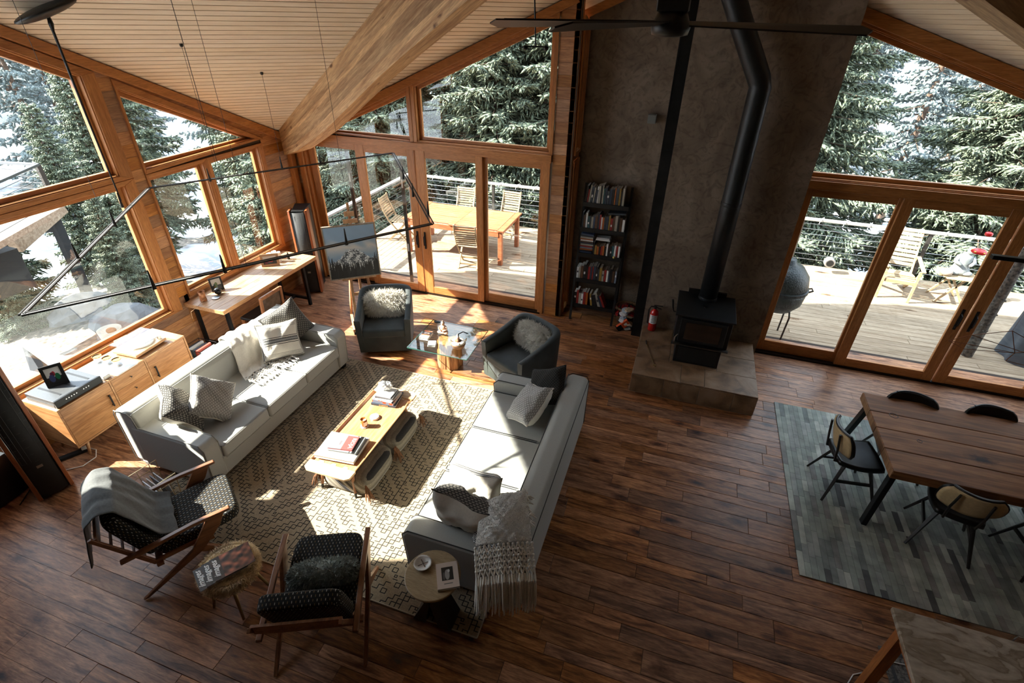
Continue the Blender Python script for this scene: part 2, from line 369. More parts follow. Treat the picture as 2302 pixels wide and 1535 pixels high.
wf = struct('wall_front'); m = M()
def zf_(x): return ceil_z(x, YF)
for P in ([(-6.56, 0), (-6.15, 0), (-6.15, zf_(-6.15)), (-6.56, zf_(-6.5))], [(-6.2, 2.50), (-1.85, 2.50), (-1.85, 2.60), (-6.2, 2.60)], [(-1.86, 0), (-1.60, 0), (-1.60, zf_(-1.60)), (-1.86, zf_(-1.86))],
          [(-4.12, 2.6), (-4.0, 2.6), (-4.0, zf_(-4)), (-4.12, zf_(-4.12))],
          [(-6.3, zf_(-6.3) - .14), (-1.8, zf_(-1.8) - .14), (-1.8, zf_(-1.8)), (-6.3, zf_(-6.3))],
          [(1.40, 2.50), (6.0, 2.50), (6.0, 2.60), (1.40, 2.60)], [(1.3, zf_(1.3) - .14), (6.0, zf_(6.0) - .14), (6.0, zf_(6.0)), (1.3, zf_(1.3))],
          [(5.72, 0), (6.0, 0), (6.0, 2.6), (5.72, 2.6)], [(5.3, 2.6), (6.0, 2.6), (6.0, zf_(6.0)), (5.3, zf_(5.3))]):
    m.prism(P, FF, -.16, -.013)
m.build('sheathing', SIDE, wf)
def spans_front(z):
    r = []
    if z < zf_(-1.7): r += [(-1.86, -1.60)]
    if z < zf_(-6.2) - .05: r += [(-6.4, -6.14)]
    return [(a, b) for a, b in r if b - a > .05]
cladding(wf, FF, spans_front, 0, 5.0, CEDAR_X, 0)
# sloping trims under the ceiling, corner posts
def trim(a, b, w_, h_, mat, up=(0, 0, 1)):
    n = bpy.data.objects.get('trim_1'); k = 1
    while bpy.data.objects.get('trim_%d' % k): k += 1
    return tag(M().bar(a, b, w_, h_, up).build('trim_%d' % k, mat, bevel=.003, seg=1), kind='structure')
trim((XL + .03, .9, zl(.9) - .05), (XL + .03, 7.39, zl(7.39) - .05), .06, .10, FRAME_H)
trim((XL + .03, YF - .03, cl(XL, YF) - .05), (-1.64, YF - .03, zf_(-1.64) - .05), .06, .10, FRAME_X)
trim((-1.63, 7.82, cl(-1.6, 7.82) - .05), (-.25, 7.82, cl(-.25, 7.82) - .05), .06, .10, FRAME_X)
trim((1.45, YF - .03, zf_(1.45) - .05), (5.9, YF - .03, zf_(5.9) - .05), .06, .12, FRAME_X)
trim((-6.20, YF - .04, 0), (-6.20, YF - .04, 2.3), .09, .08, FRAME, (0, 1, 0))
trim((XL + .04, YF - .10, 0), (XL + .04, YF - .10, 2.3), .08, .10, FRAME, (0, 1, 0))
trim((-1.588, YF + .012, 0), (-1.588, YF + .012, 4.5), .022, .03, plain('dark_corner_strip', (.03, .018, .012), .5), (0, 1, 0))
# window builder: rings of frame around a glass polygon
def offs(poly, ds):
    n = len(poly); out = []
    if isinstance(ds, (int, float)): ds = [ds] * n
    L_ = []
    for i in range(n):      # edge i: poly[i] -> poly[i+1], moved outward by ds[i]
        p, q = Vector(poly[i]), Vector(poly[(i + 1) % n]); e = (q - p).normalized(); nn = Vector((e.y, -e.x)); L_.append((p + nn * ds[i], e))
    for i in range(n):
        (p, e), (q, g) = L_[i - 1], L_[i]; den = e.x * g.y - e.y * g.x; w = q - p; k = (w.x * g.y - w.y * g.x) / den; r = p + e * k
        lim = Vector(poly[i]); mx = 2.2 * max(abs(x) for x in (ds[i - 1], ds[i])) + 1e-6
        if (r - lim).length > mx: r = lim + (r - lim).normalized() * mx
        out.append(tuple(r))
    return out
def ring(m, poly, i0, i1, f, d0, d1):
    A = offs(poly, i0); B = offs(poly, i1); n = len(poly)
    for i in range(n):
        j = (i + 1) % n; m.prism([A[i], A[j], B[j], B[i]], f, d0, d1)
    return m
WN = [0]
def window(poly, f, mat, outer, sash=.045, depth=.09):
    """poly counter-clockwise glass outline; outer = casing edge distance from the glass, per side"""
    WN[0] += 1; st = struct('window_%d' % WN[0])
    for nm, i0, i1, d0, d1, bv in (('casing', sash + .012, [x - .0015 for x in outer], -.002, .022, .003), ('jamb', sash, [min(sash + .02, x - .002) for x in outer], -.15, .004, 0), ('sash', -.004, sash, -depth - .03, -depth + .025, .004)):
        A = offs(poly, i0); B = offs(poly, i1); n = len(poly)
        for i in range(n):
            j = (i + 1) % n; vert = abs(poly[j][1] - poly[i][1]) > abs(poly[j][0] - poly[i][0]); M().prism([A[i], A[j], B[j], B[i]], f, d0, d1).build(nm, FRAME if vert else mat, st, bevel=bv, seg=1)
    M().prism(offs(poly, .004), f, -depth - .002, -depth + .001).build('pane', PANE, st)
    return st
window([(1.55, .79), (4.36, .79), (4.36, 2.42), (1.55, 2.42)], FL, FRAME_H, (.09, .19, .11, .14))
LZ = lambda y: zl(y) - .27
window([(.80, 2.645), (4.34, 2.645), (4.34, LZ(4.34)), (.80, LZ(.80))], FL, FRAME_H, (.113, .21, .14, .14))
window([(4.80, .93), (5.54, .93), (5.54, 2.43), (4.80, 2.43)], FL, FRAME_H, (.11, .115, .10, .09))
window([(5.77, .93), (6.60, .93), (6.60, 2.43), (5.77, 2.43)], FL, FRAME_H, (.11, .15, .10, .113))
window([(4.80, 2.64), (6.50, 2.64), (4.80, LZ(4.80))], FL, FRAME_H, (.108, .14, .09))
FZ = lambda x: zf_(x) - .20
window([(-5.62, 2.66), (-4.18, 2.66), (-4.18, FZ(-4.18))], FF, FRAME_X, (.06, .114, .13))
window([(-3.95, 2.67), (-1.97, 2.67), (-1.97, FZ(-1.97)), (-3.95, FZ(-3.95))], FF, FRAME_X, (.07, .11, .13, .114))
window([(1.50, 2.67), (5.35, 2.67), (5.35, FZ(5.35)), (1.50, FZ(1.50))], FF, FRAME_X, (.07, .14, .13, .075))
# return beside the recess with two narrow windows (faces +x)
FR = lambda a, b, d: (-1.565 + d, a, b)
wr = struct('wall_return'); m = M()
for P in ([(7.41, 0), (7.49, 0), (7.49, cl(-1.63, 7.49)), (7.41, cl(-1.63, 7.41))], [(7.80, 0), (7.95, 0), (7.95, cl(-1.63, 7.95)), (7.80, cl(-1.63, 7.8))], [(7.49, 0), (7.80, 0), (7.80, .06), (7.49, .06)], [(7.49, 2.52), (7.80, 2.52), (7.80, 2.60), (7.49, 2.60)]):
    m.prism(P, FR, -.10, -.01)
m.build('sheathing', FRAME, wr)
window([(7.54, .14), (7.74, .14), (7.74, 2.44), (7.54, 2.44)], FR, FRAME, (.08,) * 4, .02, .06)
window([(7.54, 2.68), (7.74, 2.68), (7.74, 4.15), (7.54, 4.2)], FR, FRAME, (.08,) * 4, .02, .06)
# plaster walls
def plaster():
    m, nt, bs = base('troweled_plaster'); t = N(nt, 'TexCoord'); n = N(nt, 'TexNoise'); n.inputs['Scale'].default_value = 1.6; n.inputs['Detail'].default_value = 9; n.inputs['Distortion'].default_value = 2.2; n.inputs['Roughness'].default_value = .62
    nt.links.new(t.outputs['Object'], n.inputs['Vector']); n2 = N(nt, 'TexNoise'); n2.inputs['Scale'].default_value = 5; n2.inputs['Detail'].default_value = 8; n2.inputs['Distortion'].default_value = 4; nt.links.new(t.outputs['Object'], n2.inputs['Vector'])
    c = ramp(nt, n.outputs[0], (.3, (.135, .098, .068)), (.52, (.20, .152, .108)), (.72, (.27, .215, .16))); g = ramp(nt, n2.outputs[0], (.36, (.72, .70, .68)), (.5, (1, 1, 1)))
    nt.links.new(mix(nt, 1.0, c, g, 'MULTIPLY'), bs.inputs['Base Color']); bs.inputs['Roughness'].default_value = .62; bump(nt, bs, n2.outputs[0], .25, .01); return m
PLAS = plaster()
ws = struct('wall_stove'); M().prism([(-.22, 0), (1.43, 0), (1.43, ceil_z(1.43, 7.1) + .05), (-.22, ceil_z(-.2, 7.1) + .05)], lambda a, b, d: (a, 7.1 + d, b), 0, .74).build('plaster', PLAS, ws)
wc = struct('wall_recess'); M().prism([(-1.75, 0), (-.1, 0), (-.1, ceil_z(-.27, 7.85) + .1), (-1.75, cl(-1.75, 7.85) + .05)], lambda a, b, d: (a, 7.86 + d, b), 0, .15).build('plaster', PLAS, wc)
DARKW = plain('painted_wall', (.16, .12, .09), .8)
wb_ = struct('wall_back'); M().bb(-6.7, 6.2, YB - .15, YB, -.1, 9.9).build('plaster', DARKW, wb_)
wr2 = struct('wall_right'); M().prism([(YB, 0), (7.56, 0), (7.56, crr(XRW, 7.56)), (YB, crr(XRW, YB))], lambda a, b, d: (XRW + d, a, b), 0, .15).build('plaster', DARKW, wr2)
# sliding doors
DN = [0]
def door(x0, x1, y0, g0, g1, gz0=.16, gz1=2.38, mat=FRAME, handle=None):
    """panel x0..x1, glass g0..g1, inner face at y0"""
    DN[0] += 1; st = struct('door_%d' % DN[0]); t = .045
    for a, b in ((x0, g0), (g1, x1)):
        M().bb(a, b, y0, y0 + t, .03, 2.49).build('stile', mat, st, bevel=.004, seg=1)
    M().bb(g0, g1, y0 + .002, y0 + t - .002, .03, gz0).build('bottom_rail', FRAME_X, st, bevel=.004, seg=1)
    M().bb(g0, g1, y0 + .002, y0 + t - .002, gz1, 2.49).build('top_rail', FRAME_X, st, bevel=.004, seg=1)
    M().bb(g0 - .005, g1 + .005, y0 + .02, y0 + .024, gz0 - .005, gz1 + .005).build('pane', PANE, st)
    if handle:
        hx = handle; m = M(); m.box((hx, y0 - .006, 1.02), (.032, .012, .30)); m.tube([(hx, y0 - .01, .93), (hx, y0 - .05, .95), (hx, y0 - .055, 1.02), (hx, y0 - .05, 1.09), (hx, y0 - .01, 1.11)], .009, 8)
        m.build('door_handle', BLACK, st, smooth=False, bevel=.003, seg=1)
    return st
yi, yo = YF - .02, YF + .035
door(-6.12, -5.06, yo, -5.98, -5.19); door(-5.12, -4.08, yi, -4.99, -4.215, handle=-4.14); door(-4.06, -2.94, yi, -3.905, -3.055, handle=-4.0); door(-3.0, -1.94, yo, -2.885, -2.045, .19)
door(1.46, 2.62, yo, 1.58, 2.53, .2); door(2.56, 3.79, yi, 2.69, 3.66, handle=3.72); door(3.81, 4.95, yi, 3.95, 4.82, handle=3.88); door(4.9, 5.72, yo, 5.03, 5.60)
for a, b in ((-6.14, -1.93), (1.43, 5.74)):
    w = struct('door_%d' % (DN[0] + 1)); DN[0] += 1
    M().bb(a, b, YF - .035, YF + .12, -.004, .028).build('track', plain('track_bronze', (.02, .014, .010), .4, .6), w)
    M().bb(a - .02, b + .02, YF - .045, YF + .13, 2.49, 2.575).build('head', FRAME_X, w, bevel=.004, seg=1)
    for q in (a - .015, b + .0):
        M().bb(q - .045, q + .045, YF - .03, YF + .12, 0, 2.5).build('side_jamb', FRAME, w, bevel=.003, seg=1)
    M().bb(a - .06, b + .06, YF - .05, YF - .005, 2.49, 2.60).build('head_casing', FRAME_X, w, bevel=.003, seg=1)
# bug-screen stiles with a small white tag
for x in (-5.42, -4.42):
    t = thing('screen_stile', 'dark metal insect-screen stile outside the %s glass door panel behind the painting' % ('first' if x < -5 else 'second'), 'screen', (x, YF + .13, 0))
    M().bb(-.028, .028, -.015, .015, -.04, 2.48).build('stile', plain('dark_bronze', (.035, .027, .02), .4, .6), t, bevel=.003, seg=1)
    M().box((0, -.017, .78), (.03, .003, .14)).build('tag', plain('grey_tag', (.45, .45, .43), .6), t); M().box((0, -.017, 1.9), (.03, .003, .14)).build('tag', MATS['grey_tag'], t)
# steel column on the ridge line
c = thing('steel_column', 'tall black steel wide-flange column beside the stone hearth', 'column', (-.285, 7.30, 0))
zt = ceil_z(-.3, 7.3) + .1
M().bb(-.085, -.068, -.075, .075, 0, zt).build('flange', STEEL, c, bevel=.002, seg=1); M().bb(.068, .085, -.075, .075, 0, zt).build('flange', STEEL, c, bevel=.002, seg=1); M().bb(-.068, .068, -.078, -.068, 0, zt).build('web', STEEL, c)
# glulam beams: deepening towards the ridge
def beam(p0, p1, n, name, label, zfun, flip=1):
    th = thing(name, label, 'beam', (p0[0], p0[1], 0)); P0, P1 = Vector(p0), Vector(p1); d = (P1 - P0); L_ = d.length; d = d.normalized(); nn = Vector((-d.y, d.x)) * flip
    dep = lambda s: np.interp(s, [0, .25, 1.4, 3.0, 5.0, 8], [.40, .50, .63, .66, .82, 1.0])
    ss = [i * L_ / n for i in range(n + 1)]; lam = 9
    for k in range(lam):
        m = M(); vs = []
        for s in ss:
            p = P0 + d * s; zt = zfun(p.x, p.y) + .01; dd = dep(s)
            z0 = zt - dd + (dd - .02) * k / lam; z1 = zt - dd + (dd - .02) * (k + 1) / lam if k < lam - 1 else zt + .06
            for w_ in (0, .26):
                q = p + nn * w_; vs += [(q.x, q.y, z0), (q.x, q.y, z1)]
        fs = []
        for i in range(n):
            a, b = i * 4, (i + 1) * 4
            fs += [(a, a + 1, b + 1, b), (a + 3, a + 2, b + 2, b + 3), (a + 2, a, b, b + 2), (a + 1, a + 3, b + 3, b + 1)]
        fs += [(0, 2, 3, 1), (n * 4 + 1, n * 4 + 3, n * 4 + 2, n * 4)]
        # local frame along the beam so that the grain follows it
        ang = math.atan2(d.y, d.x); sl_ = math.atan2(zfun(*P1) - zfun(*P0), L_); Rm = (Matrix.Rotation(ang, 3, 'Z') @ Matrix.Rotation(-sl_, 3, 'Y')); o0 = Vector((p0[0], p0[1], zfun(*p0)))
        m.add([Rm.inverted() @ (Vector(v) - o0) for v in vs], fs); o = m.build('lamination', GLULAM, th); o.location = (0, 0, o0.z); o.rotation_euler = Rm.to_euler()
    return th
beam((-6.33, 7.12), (-.25, 4.557), 14, 'glulam_beam', 'big glued-laminated timber beam rising from the left corner post along the pale ceiling', cl, 1)
beam((5.95, 7.25), (-.20, 4.46), 14, 'glulam_beam', 'dark glued-laminated timber beam crossing the top right corner of the picture', crr, -1)
# ------------------------------------------------------------------ outside: ground, forest, deck
def gz(x, y):
    d = max(0.0, -6.6 - x); e = max(0.0, y - 11.6); r = math.hypot(x, y)
    z = -.75 - .16 * min(d, 9) if (x < -6.4 and y < 8) else -2.6 - .05 * e
    if x < -6.4 and 8 <= y: z = -.75 - .16 * min(d, 9) - min(1, (y - 8) / 4) * 1.4
    if r > 30: z += (r - 30) * (.10 + .24 * min(1, (r - 30) / 50))
    return z + .10 * nz(x, y, .35) + (.35 * nz(x, y, .06) if r > 20 else 0)
def ground_mat():
    m, nt, bs = base('snowy_ground'); t = N(nt, 'TexCoord'); n = N(nt, 'TexNoise'); n.inputs['Scale'].default_value = .32; n.inputs['Detail'].default_value = 9; n.inputs['Distortion'].default_value = .6
    nt.links.new(t.outputs['Object'], n.inputs['Vector']); n2 = N(nt, 'TexNoise'); n2.inputs['Scale'].default_value = 9; n2.inputs['Detail'].default_value = 8; nt.links.new(t.outputs['Object'], n2.inputs['Vector'])
    soil = ramp(nt, n2.outputs[0], (.3, (.06, .05, .04)), (.5, (.14, .12, .095)), (.7, (.24, .20, .155)))
    ln = N(nt, 'VectorMath', operation='LENGTH'); L_ = nt.links; L_.new(t.outputs['Object'], ln.inputs[0]); mr = N(nt, 'MapRange'); L_.new(ln.outputs['Value'], mr.inputs[0]); mr.inputs[1].default_value = 12; mr.inputs[2].default_value = 19; mr.inputs[3].default_value = -.35; mr.inputs[4].default_value = .05; ad = N(nt, 'Math', operation='ADD'); L_.new(n.outputs[0], ad.inputs[0]); L_.new(mr.outputs[0], ad.inputs[1]); f = ramp(nt, ad.outputs[0], (.46, (0, 0, 0)), (.51, (1, 1, 1)))
    nt.links.new(mix(nt, f, soil, (.48, .51, .56)), bs.inputs['Base Color']); bs.inputs['Roughness'].default_value = .9; bump(nt, bs, n2.outputs[0], .6, .05); return m
gm = M(); n_ = 110
xs = [math.copysign(abs(i / n_ * 2 - 1) ** 1.8, i / n_ * 2 - 1) for i in range(n_ + 1)]
gm.grid(lambda u, v: (-4 + xs[round(u * n_)] * 150, 8 + xs[round(v * n_)] * 150, gz(-4 + xs[round(u * n_)] * 150, 8 + xs[round(v * n_)] * 150)), n_, n_)
tag(gm.build('ground', ground_mat(), smooth=True), 'snow-patched hillside ground with dry grass around the house', 'ground', kind='structure')
def foliage_mat(name, d, l, hi):
    m, nt, bs = base(name); t = N(nt, 'TexCoord'); n = N(nt, 'TexNoise'); n.inputs['Scale'].default_value = 2.2; n.inputs['Detail'].default_value = 6; nt.links.new(t.outputs['Object'], n.inputs['Vector'])
    w_ = N(nt, 'TexNoise'); w_.inputs['Scale'].default_value = 28; nt.links.new(t.outputs['Object'], w_.inputs['Vector'])
    a = ramp(nt, n.outputs[0], (.35, d), (.65, l)); b = ramp(nt, w_.outputs[0], (.42, (0, 0, 0)), (.62, (1, 1, 1)))
    nt.links.new(mix(nt, b, a, hi), bs.inputs['Base Color']); bs.inputs['Roughness'].default_value = .65
    bs.inputs['Specular IOR Level'].default_value = .35; return m
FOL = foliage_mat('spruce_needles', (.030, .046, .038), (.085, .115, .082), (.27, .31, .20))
FOLF = foliage_mat('hazed_needles', (.06, .085, .09), (.12, .15, .15), (.20, .235, .22))  # distance haze painted into the far needles: paler and bluer
BARK = plain('spruce_bark', (.13, .085, .06), .9, 0, .5, 14, .6)
def np_mesh(name, V, F, mat, parent=None, smooth=False, k=3):
    me = bpy.data.meshes.new(name); nv, nf = len(V), len(F)
    me.vertices.add(nv); me.vertices.foreach_set('co', np.asarray(V, dtype=np.float32).ravel())
    me.loops.add(nf * k); me.loops.foreach_set('vertex_index', np.asarray(F, dtype=np.int32).ravel())
    me.polygons.add(nf); me.polygons.foreach_set('loop_start', np.arange(nf, dtype=np.int32) * k)
    try: me.polygons.foreach_set('loop_total', np.full(nf, k, dtype=np.int32))
    except Exception: pass
    me.update(calc_edges=True); me.validate(); me.materials.append(mat)
    if smooth: me.polygons.foreach_set('use_smooth', [True] * nf)
    o = bpy.data.objects.new(name, me); link(o, parent); return o
def spikes(B, D, Lg, R, rng):
    """B base points, D unit dirs, Lg lengths, R radii -> needle-brush spindles (mid ring of 3 + tip + tail)"""
    n = len(B); ref = rng.normal(size=(n, 3)); a = np.cross(D, ref); a /= np.linalg.norm(a, axis=1)[:, None] + 1e-9; b = np.cross(D, a)
    mid = B + D * (Lg * .35)[:, None]; V = np.empty((n, 5, 3)); V[:, 0] = B; V[:, 4] = B + D * Lg[:, None]
    for k in range(3):
        t = 2 * PI * k / 3; V[:, 1 + k] = mid + (a * math.cos(t) + b * math.sin(t)) * R[:, None]
    f = np.array([(0, 2, 1), (0, 3, 2), (0, 1, 3), (4, 1, 2), (4, 2, 3), (4, 3, 1)]); F = (np.arange(n) * 5)[:, None, None] + f[None]
    return V.reshape(-1, 3), F.reshape(-1, 3)
def spruce(name, label, H_, R_, nb, nt_, seed, loc, group=None, bare=.12, fine=1.0, sub=3):
    rng = np.random.default_rng(seed); th = thing(name, label, 'tree', loc, rng.uniform(0, 6), group)
    tr = M(); tp = [(.04 * H_ * .1 * nz(z_, seed), .04 * H_ * .1 * nz(seed, z_), z_) for z_ in np.linspace(0, H_, 10)]; tr.tube(tp, [max(.012, .016 * H_ * (1 - i / 9.3)) for i in range(10)], 9)
    BB, DD, LL, RR = [], [], [], []
    for i in range(nb):
        h = bare + (1 - bare) * (i / nb) ** .9; z = h * H_; L_ = R_ * (1 - h) ** .75 * rng.uniform(.65, 1.15) + .12; az = i * 2.39996 + rng.uniform(-.3, .3)
        d0 = np.array([math.cos(az), math.sin(az), 0]); sd_ = np.array([-math.sin(az), math.cos(az), 0]); dr = rng.uniform(.18, .42) * (1 - h * 1.1)
        pt = lambda s: np.array([0, 0, z]) + d0 * L_ * s + np.array([0, 0, 1]) * (-dr * L_ * (s ** 1.3) + .22 * L_ * max(0, s - .6))
        tr.tube([tuple(pt(s)) for s in (0, .4, .8)], [.010 * L_ + .006, .006 * L_ + .004, .004], 4, cap=False)
        m_ = max(5, int(nt_ * L_ / R_)); S_ = np.linspace(.14, 1, m_)
        for s in S_:
            c = pt(s); 
            for sg in (-1, 1):
                tl = L_ * .34 * (1.12 - s) ** .55 * rng.uniform(.7, 1.2) + .06; dirn = d0 * rng.uniform(.5, .9) + sd_ * sg * rng.uniform(.6, 1.0) + np.array([0, 0, rng.uniform(-.45, .02)])
                dirn /= np.linalg.norm(dirn); BB.append(c); DD.append(dirn); LL.append(tl); RR.append(.030 * fine)
                for q in range(sub):
                    u = rng.uniform(.15, .9); d2 = dirn + rng.normal(size=3) * .45 + np.array([0, 0, -.25]); d2 /= np.linalg.norm(d2)
                    BB.append(c + dirn * tl * u); DD.append(d2); LL.append(tl * rng.uniform(.3, .6) + .04); RR.append(.024 * fine)
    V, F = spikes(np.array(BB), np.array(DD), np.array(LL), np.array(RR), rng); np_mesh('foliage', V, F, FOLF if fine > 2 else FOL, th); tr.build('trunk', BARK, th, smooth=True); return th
near = [spruce('spruce_tree', 'a', 8.5, 2.1, 210, 26, 3, (-7.6, 14.0, -2.8), sub=4), spruce('spruce_tree', 'b', 11.0, 2.7, 240, 30, 8, (2.4, 14.6, -2.9), bare=.05, sub=4, fine=1.15),
        spruce('spruce_tree', 'c', 6.0, 1.0, 150, 17, 5, (-12.8, 7.6, -2.0), bare=.04, sub=4)]
far0 = spruce('distant_spruce', 'slender haze-tinted spruce on the snowy hillside beyond the left windows', 11, 2.0, 120, 10, 11, (-30, 22, gz(-30, 22)), 'spruces on the distant hillside', sub=2, fine=2.6)
spots = [ # variant, x, y, z, scale, label
    (0, -7.6, 14.0, -2.8, 1.0, 'bushy spruce right behind the left corner of the deck railing'), (0, -5.0, 13.6, -2.8, 1.15, 'spruce behind the left glass door panels, branches touching the railing'),
    (0, -3.0, 14.2, -2.8, 1.3, 'tall spruce with a reddish trunk behind the middle of the large upper left window'), (1, -1.0, 13.9, -2.8, .95, 'spruce crown at the right edge of the large upper left window'),
    (0, -4.2, 16.0, -2.9, 1.35, 'spruce in the second row behind the outdoor dining table'), (1, -6.6, 16.8, -3, 1.05, 'second-row spruce behind the narrow triangular window'), (0, -8.3, 12.9, -2.8, 1.05, 'spruce crowding the outer corner of the deck railing'), (0, -9.6, 15.6, -2.8, 1.2, 'spruce seen between the corner post and the first door panel'),
    (1, -1.9, 17.4, -3, 1.1, 'dark spruce filling the gap behind the upper left window'), (0, 1.0, 16.8, -3, 1.25, 'spruce hidden mostly behind the stove wall'),
    (1, 2.4, 14.6, -2.9, 1.0, 'large spruce with sweeping boughs behind the right deck railing'), (1, 6.6, 14.4, -2.9, .95, 'spruce reaching over the railing at the far right of the deck'), 
    (1, 9.6, 15.5, -3, 1.0, 'spruce at the right edge of the upper right window'), 
    (2, -11.0, 6.85, -1.75, .50, 'young spruce with a pointed top outside the large left window'), (2, -11.6, 7.8, -1.75, .47, 'young spruce just right of the pointed one outside the large left window'), (2, -14.6, 6.3, -2.2, 1.0, 'young spruce at the snow edge outside the large left window'),
    (2, -10.6, 10.9, -2.6, 1.25, 'spruce outside the left mullioned window, left half'), (0, -13.4, 13.4, -2.8, .9, 'broad spruce outside the left mullioned window'), (0, -10.4, 13.4, -2.8, 1.05, 'broad spruce seen through the triangular window'),
    (2, -16.5, 11.9, -2.4, 1.5, 'spruce behind the cedar strip on the left side'), (2, -14.6, 8.6, -2.1, .75, 'young spruce standing in the snow behind the porch post'), (2, -16.2, 10.6, -2.2, .9, 'young spruce in the snow between porch post and cedar strip'), (2, -13.2, 5.7, -1.9, .50, 'small spruce by the left edge of the picture')]
used = set()
for v, x, y, z, sc, lab in spots:
    if v not in used: o = near[v]; used.add(v); o['label'] = lab; o.location = (x, y, z)
    else: o = copy_tree(near[v], (x, y, z), uni(0, 6.28), lab)
    o.scale = (sc, sc, sc); o['group'] = 'spruces around the house'
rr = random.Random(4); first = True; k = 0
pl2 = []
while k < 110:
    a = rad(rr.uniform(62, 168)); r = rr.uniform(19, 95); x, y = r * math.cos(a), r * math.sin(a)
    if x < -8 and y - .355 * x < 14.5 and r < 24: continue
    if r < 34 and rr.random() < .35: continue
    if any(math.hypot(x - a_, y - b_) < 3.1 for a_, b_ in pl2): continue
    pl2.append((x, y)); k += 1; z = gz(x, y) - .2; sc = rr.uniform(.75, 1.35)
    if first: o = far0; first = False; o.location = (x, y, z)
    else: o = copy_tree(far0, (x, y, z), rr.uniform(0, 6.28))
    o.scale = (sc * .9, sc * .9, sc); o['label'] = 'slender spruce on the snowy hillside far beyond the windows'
# deck
dk = struct('deck'); M().bb(-6.5, 9.2, 7.56, 11.45, -.34, -.085).build('joists', SIDE, dk); y = 7.58; pls = []
while y < 11.4:
    x = -6.55 - rnd() * 2.5
    while x < 9.2:
        l_ = uni(2.2, 4.8); a, b = max(x, -6.55), min(x + l_, 9.2)
        if b - a > .1: plank(b - a - .004, .137, .03, 'deck_board', DECK, dk, ((a + b) / 2, y + .07, -.05), .004)
        x += l_
    y += .143
RAILM = plain('weathered_rail', (.26, .25, .235), .6, 0, .1, 12); POSTM = plain('dark_steel_post', (.05, .045, .04), .5, .4); CABLE = plain('steel_cable', (.32, .33, .34), .35, .9)
rl = thing('deck_railing', 'weathered deck railing with horizontal steel cables around the deck', 'railing', (-6.42, 7.7, -.05))
for a, b in (((-6.42, 7.66), (-6.42, 11.3)), ((-6.42, 11.3), (9.1, 11.3))):
    M().bar((a[0], a[1], .95), (b[0] + (.0 if b[0] < 0 else 0), b[1], .95), .11, .04).build('top_rail', RAILM, rl, w=True, bevel=.004, seg=1)
    for k in range(8): M().tube([(a[0], a[1], .86 - k * .105), (b[0], b[1], .86 - k * .105)], .005, 6).build('cable', CABLE, rl, w=True)
for x, y in [(-6.42, 7.75), (-6.42, 9.5), (-6.42, 11.3)] + [(-6.42 + 2.2 * k, 11.3) for k in range(1, 8)]:
    M().bb(x - .03, x + .03, y - .03, y + .03, -.05, .93).build('post', POSTM, rl, w=True)
m = M()   # string lights wound round the rail
for k in range(34):
    x = -5.7 + k * .42; m.tube([(x - .05, 11.2, .90), (x - .02, 11.24, 1.0), (x + .03, 11.3, 1.01), (x + .05, 11.37, .93)], .004, 5)
tag(m.build('light_string', plain('white_cord', (.75, .75, .72), .5)), 'thin white light string wound around the deck top rail', 'string lights')
TEAK = wood('teak', (.28, .19, .10), (.46, .34, .20), 0, .6, .1, 0, 60); TEAKR = wood('red_teak', (.36, .105, .04), (.54, .19, .085), 0, .45, .12, 0, 60)
# outdoor dining table
t = thing('outdoor_table', 'reddish slatted wooden dining table on the left part of the deck', 'table', (-4.3, 9.67, -.05))
for k in range(10):
    for a, b in ((-.98, -.06), (.06, .98)):
        M().box(((a + b) / 2, -.50 + k * .111, .735), (b - a, .104, .025)).build('slat', TEAKR, t, bevel=.003, seg=1)
for a in (-1.05, 0, 1.05): M().box((a, 0, .735), (.125, 1.2, .03)).build('cross_board', TEAKR, t, bevel=.003, seg=1)
for a in (-.555, .555): M().box((0, a * 1.02, .66), (2.0, .03, .10)).build('apron', TEAKR, t)
for a in (-1, 1): M().box((a * 1.02, 0, .66), (.03, 1.1, .10)).build('apron', TEAKR, t)
for a in (-1, 1):
    for b in (-1, 1): M().box((a * 1.03, b * .53, .36), (.085, .085, .72)).build('leg', TEAKR, t, bevel=.004, seg=1)
def fold_chair():
    t = thing('folding_chair', 'x', 'chair', (0, 0, 0), 0, 'teak folding chairs around the deck table')  # faces +y
    for k in range(7): M().box((0, -.17 + k * .06, .435 + .008 * abs(k - 3)), (.42, .05, .016)).build('seat_slat', TEAK, t, bevel=.003, seg=1)
    for k in range(9):
        s = k / 8; M().box((0, -.24 - .12 * s - .03 * math.sin(PI * s), .52 + .40 * s), (.40, .014, .036), rotm(rx=rad(14))).build('back_slat', TEAK, t, bevel=.003, seg=1)
    for sx in (-.21, .21):
        M().tube([(sx, .20, 0), (sx, .0, .24), (sx, -.2, .48), (sx, -.34, .80), (sx, -.37, .95)], .017, 6).build('back_leg', TEAK, t)
        M().bar((sx * .9, -.24, 0), (sx * .9, .17, .42), .03, .035).build('front_leg', TEAK, t)
    M().bar((-.19, -.16, .08), (.19, -.16, .08), .02, .03).build('stretcher', TEAK, t); M().bar((-.19, .12, .10), (.19, .12, .10), .02, .03).build('stretcher', TEAK, t)
    return t
fc = fold_chair(); fc.location = (-3.85, 8.95, -.05); fc.rotation_euler = (0, 0, rad(8)); fc['label'] = 'teak folding chair on the near side of the deck table, its back to the room'
for loc, a, lab in (((-5.85, 9.75, -.05), -82, 'teak folding chair at the left end of the deck table'), ((-4.75, 10.62, -.05), 182, 'teak folding chair on the far side of the deck table, the left one'), ((-3.7, 10.7, -.05), 176, 'teak folding chair on the far side of the deck table, the right one')):
    copy_tree(fc, loc, rad(a), lab)
